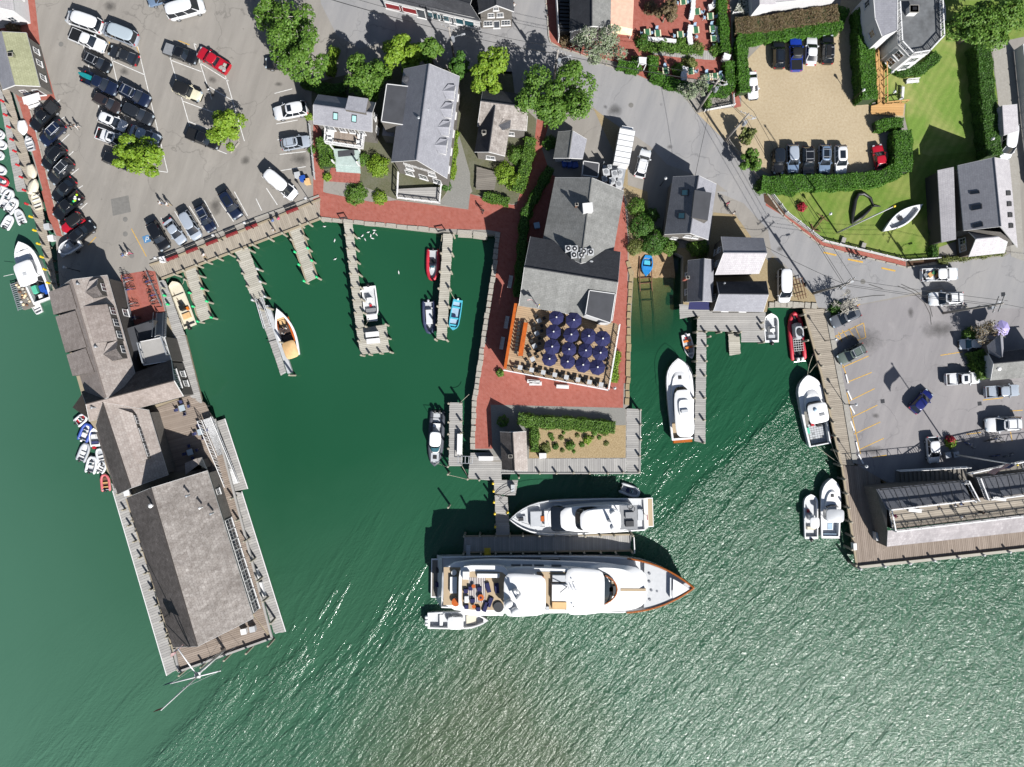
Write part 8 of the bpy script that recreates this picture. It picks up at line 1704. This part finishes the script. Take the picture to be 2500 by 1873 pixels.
b=W('41',1500,1010);o=thing('signal_mast','white signal mast with yard and gaff at the end of the wharf','mast',b);m=MB();m.tube([(0,0,0),(0,0,10.5)],[.22,.16],9);bp(o,'lower_mast',m,['white'],True);m=MB();m.tube([(.25,0,9.6),(.25,0,20.5)],[.13,.06],8);bp(o,'top_mast',m,['white'],True)
ya,yb=W('41',1030,1305,10.4)-b,W('41',1465,1195,10.4)-b;ga,gb=W('41',1245,1230,10.2)-b,W('41',1095,1005,12.0)-b;m=MB();m.tube([ya,yb],.09,7);bp(o,'yard',m,['white'],True);m=MB();m.tube([(.1,0,9.9),gb],.09,7);bp(o,'gaff',m,['white'],True)
for e in(ya,yb):
 for z in(14,.3):m=MB();m.tube([e,(0.0,0.0,z)],.025,4);bp(o,'stay',m,['lightgrey'])
for dx,dy in((2.2,.8),(-2.2,-.8),(-.5,1.5)):m=MB();m.tube([(dx,dy,.1),(0,0,10.2)],.025,4);bp(o,'shroud',m,['lightgrey'])
m=MB();m.box((.1,0,9.7),(.8,.8,.12));bp(o,'cross_trees',m,['white']);flag_on(o,gb-Vector((0,0,.3)),3.9,2.2,1.4)
for e,mt,nm in((ya,'flag_blue','blue_pennant'),(Vector((.25,0,20.3)),'flag_red','red_pennant')):m=MB();m.add([e,e+Vector((-1.3,-.5,-.3)),e+Vector((-1.2,-.5,-1.0)),e-Vector((0,0,.8))],[(0,1,2,3)]);bp(o,nm,m,[mt])
# fences
def picket(label,s,h=.95,mat='white',wd=.1,gap=.24):
 q=PL(s,0);o=thing('fence',label,'fence',(q[0].x,q[0].y,0),0,'fences');m=MB();r_=MB()
 for a,b in zip(q,q[1:]):
  d=b-a;L=d.length;rz=math.atan2(d.y,d.x);n=int(L/gap)
  for k in range(n):p=a.lerp(b,(k+.5)/n);m.box((p.x,p.y,.08),(wd,.05,h-.08),rz)
  for z in(.3,h-.15):r_.box(((a.x+b.x)/2,(a.y+b.y)/2,z),(L,.1,.08),rz)
  for k in range(int(L/2.4)+1):p=a+d*min(1,k*2.4/L);pm=MB();pm.box((p.x,p.y,0),(.14,.14,h+.1),rz);pm.build('post',[mat],o)
 tag(m.build('pickets',[mat],o),kind='stuff');r_.build('rails',[mat],o);return o
picket('white picket fence along the lawn pavement','24:20,15 152,185 470,428 1170,598 1470,578',.95,gap=.2);picket('weathered fence beside the road below the sand lot','13:1862,1225 2030,1440 2200,1640',1.0,'pole_wood');picket('tall white board fence along the right hand lane','14:2125,440 2200,1200 2260,1656',2.0,'white',.22,.24);picket('white fence behind the planted cafe bicycle stand','13:1660,965 1915,915 1905,820',.8);picket('white fence at the top above the brown hedge','13:1895,135 2212,105 14:520,30',1.0);picket('grey garden fence in front of the balcony house','12:470,1090 515,1560',.9,'lightgrey')
# wooden ramp to the white house
rp=thing('wooden_ramp','new timber access ramp with railings beside the tall hedge','ramp',W('14',960,600));deck('ramp_boards','','14:922,330 998,330 1008,900 948,900',.5,'plank_new',0.0,.25,.1,parent=rp);deck('landing','','14:890,905 1180,890 1165,1000 890,990',.35,'plank_new',0.0,.25,.1,parent=rp)
for s in('14:922,330 948,900','14:998,320 1006,900','14:1000,905 1190,885'):m=MB();rail(m,PL(s,.5),.5,1.0,1.3,slats=False);m.build('ramp_rail',['plank_new'],rp)
# exhibits
p=W('24',440,270);o=thing('anchor','rusty old anchor lying on the lawn','anchor',(p.x,p.y,.02),.9)
for nm,pts,r_ in(('shank',[(-1.4,0,.2),(1.2,0,.25)],.09),('stock',[(.9,-.9,.3),(.9,.9,.3)],.07),('arms',[(-1.0,-.9,.3),(-1.45,0,.15),(-1.0,.9,.3)],.1)):m=MB();m.tube(pts,r_,6);bp(o,nm,m,['rust'])
p=W('24',850,140);o=thing('lawn_loop','black loop shape lying on the exhibit lawn','sculpture',(0,0,0));q=PL('24:905,125 880,60 820,20 770,25 745,80 725,200 722,278 800,225 870,160 905,125',0);m=MB();m.tube([(v.x,v.y,.25)for v in q[:-1]],[.1,.22,.3,.35,.35,.35,.2,.3,.2],8,closed=True);bp(o,'loop',m,['black'],True);m=MB();m.tube([tuple(W('24',905,125)+Vector((0,0,.25))),tuple(W('24',970,130)+Vector((0,0,.15)))],[.2,.05],7);bp(o,'tip',m,['black'])  # plain black tube laid flat on the grass as a closed loop
for i,(x,y)in enumerate(((652,422),(825,468))):p=W('24',x,y,.3);m=MB();m.box((p.x,p.y,.02),(.6,.9,.4),-.3);tag(m.build('stone_marker',['concrete']),'pale stone marker inside the lawn fence, '+('left one' if i==0 else 'right one'),'stone')
# bins, boxes, planters
for c,x,y,mt,lb in(('12',355,1510,'lightgrey','pale wheeled bin at the boardwalk end of the lot'),('12',400,1540,'blue','blue round bin at the boardwalk end of the lot'),('12',440,1565,'tan_canvas','tan bin at the boardwalk end of the lot'),('21',1400,585,'white','white dock box beside the first boardwalk bench'),('21',400,300,'lightgrey','grey box on the harbour walk'),('21',435,400,'white','white box beside the trailer boat'),('33',1560,620,'galv','left grey bin under the flagpole'),('33',1630,615,'galv','right grey bin under the flagpole'),('13',458,1412,'blue','first blue crate behind the restaurant'),('13',502,1418,'blue','second blue crate behind the restaurant'),('13',547,1422,'blue','third blue crate behind the restaurant'),('31',650,950,'white','white unit in the gap north of the boathouse'),('41',1660,860,'white','white box at the south east of the boathouse'),('41',1735,840,'lightgrey','grey bench box at the boathouse corner'),('23',215,290,'pale_blue','pale box beside the restaurant wall')):
 p=W(c,x,y,.9);o=thing('bin' if 'bin' in lb else 'crate',lb,'bin' if 'bin' in lb else 'box',(p.x,p.y,.02),.2);m=MB();m.box((0,0,0),(.75,.75,.8),0,0,1.08);bp(o,'body',m,[mt]);m=MB();m.box((0,0,.8),(.86,.86,.08));bp(o,'lid',m,[mt])
 # brick terrace tiles: countable pieces
tt=thing('tile_terrace','square red tile terrace below the balcony house porch','terrace',W('12',780,1490));q=PL('12:655,1420 905,1440 895,1580 625,1560',0);m=MB();m.box((0,0,0),(.78,.78,.05),0,0,.96);me=m.mesh('tile');me.materials.append(M['brick_tile']);me2=me.copy();me2.materials[0]=M['brick']
for i in range(6):
 for j in range(5):p=q[0].lerp(q[1],(i+.5)/6).lerp(q[3].lerp(q[2],(i+.5)/6),(j+.5)/5);instw('tile',random.choice((me,me2)),tt,(p.x,p.y,random.uniform(.01,.03)),-.07)
 # wharf terrace furniture
WT,WC=table_proto('glass_pale',.9),chair_proto('navy_cush','alu')
for i,(x,y)in enumerate(((1130,215),(1200,595),(1290,420))):
 p=W('31',x,y,.7);place(WT,(p.x,p.y,.02),.3,'glass table on the wharf terrace, '+('in the sunny corner','in the deep shade','by the gangway')[i],'terrace tables')
 for k in range(4):a=.3+k*1.57;place(WC,(p.x-.95*math.cos(a),p.y-.95*math.sin(a),.02),a,'navy cushioned chair on the wharf terrace '+('in the sunny corner','in the deep shade','by the gangway')[i],'wharf terrace chairs')
 # outside stair by the hall
s0,s1=W('21',1395,1050,.1),W('21',1385,1255,3.9);st=thing('hall_stair','grey outside stair up to the flat roof landing','stairs',(s0.x,s0.y,0))
for k in range(14):p=s0.lerp(s1,(k+.5)/14);m=MB();m.box((p.x,p.y,p.z-.05),(1.3,.3,.06),.1);m.build('tread',['plank_grey'],st)
for sx in(-.75,.75):m=MB();m.tube([s0+Vector((sx,0,1)),s1+Vector((sx,0,1))],.06,4);m.tube([s0+Vector((sx,0,0)),s1+Vector((sx,0,0))],.12,4);m.build('stair_rail',['galv'],st)
m=MB();rail(m,PL('21:1215,1310 1260,1480',4.0),4.0,1.0,1.4,slats=False);rail(m,PL('21:1415,1255 1465,1410',4.0),4.0,1.0,1.4,slats=False);m.build('landing_rail',['galv'],st)
# bicycles
def bike_proto(fr):
 o=thing('bicycle','','bicycle')
 for x in(-.52,.52):m=MB();m.tube([(x+.33*math.cos(a*.524),0,.34+.33*math.sin(a*.524))for a in range(12)],.028,5,closed=True);m.tube([(x-.3,0,.34),(x+.3,0,.34)],.01,3);m.tube([(x,0,.05),(x,0,.63)],.01,3);bp(o,'wheel',m,['rubber'])
 m=MB();m.tube([(-.52,0,.34),(-.1,0,.32),(.38,0,.75),(-.2,0,.8),(-.52,0,.34)],.025,5);m.tube([(-.1,0,.32),(-.24,0,.92)],.022,5);m.tube([(.52,0,.34),(.36,0,.95)],.022,5);bp(o,'frame',m,[fr]);m=MB();m.tube([(.28,-.28,1.0),(.38,0,.97),(.28,.28,1.0)],.02,5);bp(o,'handlebar',m,['steel']);m=MB();m.box((-.24,0,.92),(.26,.14,.06));bp(o,'saddle',m,['black']);freeze(o);return o
BK=[bike_proto('black'),bike_proto('blue'),bike_proto('lightgrey')]
for i,(c,x,y,a)in enumerate((('21',1275,735,.3),('21',1280,775,.25),('21',1300,800,.1),('21',1310,860,.35),('21',1325,895,.2),('21',1330,935,.3),('21',1345,965,.2),('21',1092,748,.1),('21',1100,775,.2),('21',1110,828,.25),('21',1118,845,.15),('21',1140,968,.2),('21',1150,990,.1),('21',1160,1085,.1),('21',1165,1100,.2),('21',1075,712,-.3),('33',1725,520,-.5),('33',1755,545,-.5),('33',1920,490,.3),('33',1955,480,.3),('33',1990,480,.2),('33',2015,505,.1),('33',1965,625,.2),('33',2085,620,.4),('13',1820,880,.1))):p=W(c,x,y,.5);place(BK[i%3],(p.x,p.y,.02),a,('black','blue','grey')[i%3]+' framed bicycle '+('in the right hand rack of the bicycle court' if i<7 else 'in the left hand rack of the bicycle court' if i<16 else 'in the racks by the pier building' if i<24 else 'on the stand below the cafe hedge'),'parked bicycles')
for s,lb in(('21:1260,690 1390,985','right'),('21:1055,730 1130,1110','left')):boxline(s,.3,.5,.05,'bicycle_rack',['galv'],None,'low steel bicycle rack on the '+lb+' of the court','rack')
# ---------------------------------------------------------------- people
def person_mesh(pose):
 J=dict(pel=(0,0,.95),che=(.02,0,1.28),nck=(.03,0,1.48),hd0=(.05,0,1.58),hd1=(.06,0,1.72));E=[('pel','che'),('che','nck'),('nck','hd0'),('hd0','hd1')];Rd=dict(pel=.15,che=.16,nck=.06,hd0=.095,hd1=.085)
 for s,n_ in((1,'l'),(-1,'r')):
  w_=.25*s if pose=='walk' else 0
  J.update({'sh'+n_:(.02,.19*s,1.42),'el'+n_:(-.04-w_*.5,.25*s,1.14),'wr'+n_:(.08-w_*.9,.25*s,.93),'hn'+n_:(.11-w_,.25*s,.84),'hp'+n_:(0,.1*s,.92),'kn'+n_:(.06+w_*.7,.1*s,.5),'an'+n_:(w_*1.1-.02,.1*s,.09),'to'+n_:(w_*1.1+.16,.11*s,.05)})
  if pose=='sit':J.update({'kn'+n_:(.44,.12*s,.92),'an'+n_:(.46,.12*s,.46),'to'+n_:(.62,.12*s,.44),'wr'+n_:(.24,.2*s,1.0),'hn'+n_:(.33,.18*s,1.0)})
  E+=[('che','sh'+n_),('sh'+n_,'el'+n_),('el'+n_,'wr'+n_),('wr'+n_,'hn'+n_),('pel','hp'+n_),('hp'+n_,'kn'+n_),('kn'+n_,'an'+n_),('an'+n_,'to'+n_)];Rd.update({'sh'+n_:.075,'el'+n_:.05,'wr'+n_:.036,'hn'+n_:.042,'hp'+n_:.105,'kn'+n_:.07,'an'+n_:.045,'to'+n_:.04})
 ks=list(J);me=bpy.data.meshes.new('tmp');me.from_pydata([J[k]for k in ks],[(ks.index(a),ks.index(b))for a,b in E],[]);ob=bpy.data.objects.new('tmp',me);COL.objects.link(ob);ob.modifiers.new('skin','SKIN');ob.modifiers.new('sub','SUBSURF').levels=1
 for i,k in enumerate(ks):me.skin_vertices[0].data[i].radius=(Rd[k],Rd[k])
 me.skin_vertices[0].data[0].use_root=True;dg=bpy.context.evaluated_depsgraph_get();out=bpy.data.meshes.new_from_object(ob.evaluated_get(dg));bpy.data.objects.remove(ob);out.name='body';out.materials.clear()
 for k in('skin','shirt_white','trouser_denim','black'):out.materials.append(M[k])
 for f in out.polygons:
  c_=f.center;f.use_smooth=True;leg=c_.z<.93 or(pose=='sit' and c_.x>.2 and c_.z<1.0 and abs(c_.y)<.2)
  f.material_index=0 if(c_.z>1.47 or(abs(c_.y)>.2 and c_.z<1.2))else(3 if c_.z<(.55 if pose=='sit' and c_.x>.52 else .1)else 2 if leg and abs(c_.y)<.2 else 1)
 if pose=='sit':
  for v in out.vertices:v.co.z-=.42
 return out
PM={k:person_mesh(k)for k in('stand','walk','sit')}
hm=MB();hm.dome((.045,0,1.66),.115,10,4,0,1.1);HAIR=hm.mesh('hair');HAIR.materials.append(M['hair']);shade(HAIR,True);SEEN={}
def person(label,c,x,y,a,pose='walk',shirt='shirt_white',leg='trouser_denim',hair='hair',z=.03):
 p=W(c,x,y,z+1.0);o=thing('person',label,'person',(p.x,p.y,z),a,'people');b=inst('body',PM[pose],o)
 for i,k in((1,shirt),(2,leg)):b.material_slots[i].link='OBJECT';b.material_slots[i].material=M[k]
 h_=inst('hair',HAIR,o,(0,0,-.42 if pose=='sit' else 0));h_.material_slots[0].link='OBJECT';h_.material_slots[0].material=M[hair]
for t in(('person in white shirt walking across the lot, left of a pair','21',1382,95,-.4),('person in cream clothes walking across the lot, right of a pair','21',1442,105,-.4,'walk','shirt_white','trouser_khaki'),('person in lilac top walking near the blue parking sign','21',1062,548,-.2,'walk','shirt_blue','shorts_white'),('person in white walking near the blue parking sign','21',1100,530,-.2,'walk','shirt_white','shirt_pink'),('person in white sitting on a boardwalk bench','21',1748,540,-1.2,'sit','shirt_white','trouser_khaki'),('person in dark clothes beside the shore row','11',592,1090,.6,'walk','shirt_navy','trouser_dark'),('person in white walking beside the shore row','11',655,1092,.6,'walk','shirt_white','shorts_white'),('person in pink on the boardwalk corner','22',190,228,2.6,'sit','shirt_pink','shorts_white'),('person in blue on the boardwalk corner','22',140,245,2.6,'sit','shirt_blue','shorts_white'),('person in white standing on the boardwalk edge','22',148,330,.5,'stand','shirt_white','trouser_khaki'),('person in pink walking down the street','23',1865,98,-1.2,'walk','shirt_pink','trouser_dark'),('person in white walking behind the pink one','23',1915,182,-1.0,'walk','shirt_white','trouser_khaki'),('person in navy leading a group on the lawn pavement','24',760,558,2.8,'walk','shirt_navy','shorts_white'),('person in white in a group on the lawn pavement','24',795,570,2.8,'walk','shirt_white','trouser_denim'),('person in grey at the end of a group on the lawn pavement','24',838,575,2.8,'walk','shirt_grey','trouser_dark'),('person in white outside the top shops','13',15,45,1.0,'walk','shirt_white','trouser_dark'),('person in a dark jacket in the brick lane shade','22',1958,165,1.0,'walk','shirt_black','trouser_dark')):person(*t)
for t in(('person in black on the roof deck','33',1842,1115,.5,'stand','shirt_black','trouser_dark'),('person in white on the roof deck','33',1672,1152,2.0,'stand','shirt_white','shorts_white'),('seated person in grey on the roof deck','33',1492,1085,1.6,'sit','shirt_grey','trouser_khaki'),('seated person in white on the roof deck','33',1632,1062,1.6,'sit','shirt_white','trouser_denim'),('seated person in blue on the roof deck','33',1680,1048,1.6,'sit','shirt_blue','trouser_denim'),('person in pink at the west end of the roof deck','33',1095,1145,0,'stand','shirt_pink','trouser_khaki')):person(*t,z=4.85)
for x,y,s_,lb in((215,1185,'shirt_navy','navy'),(248,1178,'shirt_white','white'),(228,1225,'shirt_grey','grey with a white hat')):person('person in '+lb+' seated in the wooden launch','22',x,y,1.2,'sit',s_,'trouser_dark','hair_grey' if 'hat' in lb else 'hair',WZ+.5)
# birds
def bird():
 o=thing('gull','','bird');m=MB();m.tube([(-.28,0,.05),(-.12,0,.08),(.05,0,.1),(.16,0,.12),(.24,0,.2),(.30,0,.2),(.36,0,.19)],[.02,.08,.11,.08,.05,.05,.012],8);bp(o,'body',m,['white'],True)
 for s in(1,-1):m=MB();m.add([(.1,.06*s,.15),(-.02,.1*s,.17),(-.3,.06*s,.13),(-.1,.03*s,.18)],[(0,1,2,3)]);bp(o,'wing',m,['lightgrey'])
 freeze(o);return o
BD=bird()
for i,(x,y)in enumerate(((590,302),(680,425),(890,402),(922,380),(942,412),(968,352),(992,385),(1008,405),(1020,355),(1040,370),(682,585),(1234,700),(1025,335))):p=W('22',x,y,WZ);place(BD,(p.x,p.y,WZ-.03),i*1.3,'white gull floating on the calm basin','gulls on the basin',(.9,.9,.9))
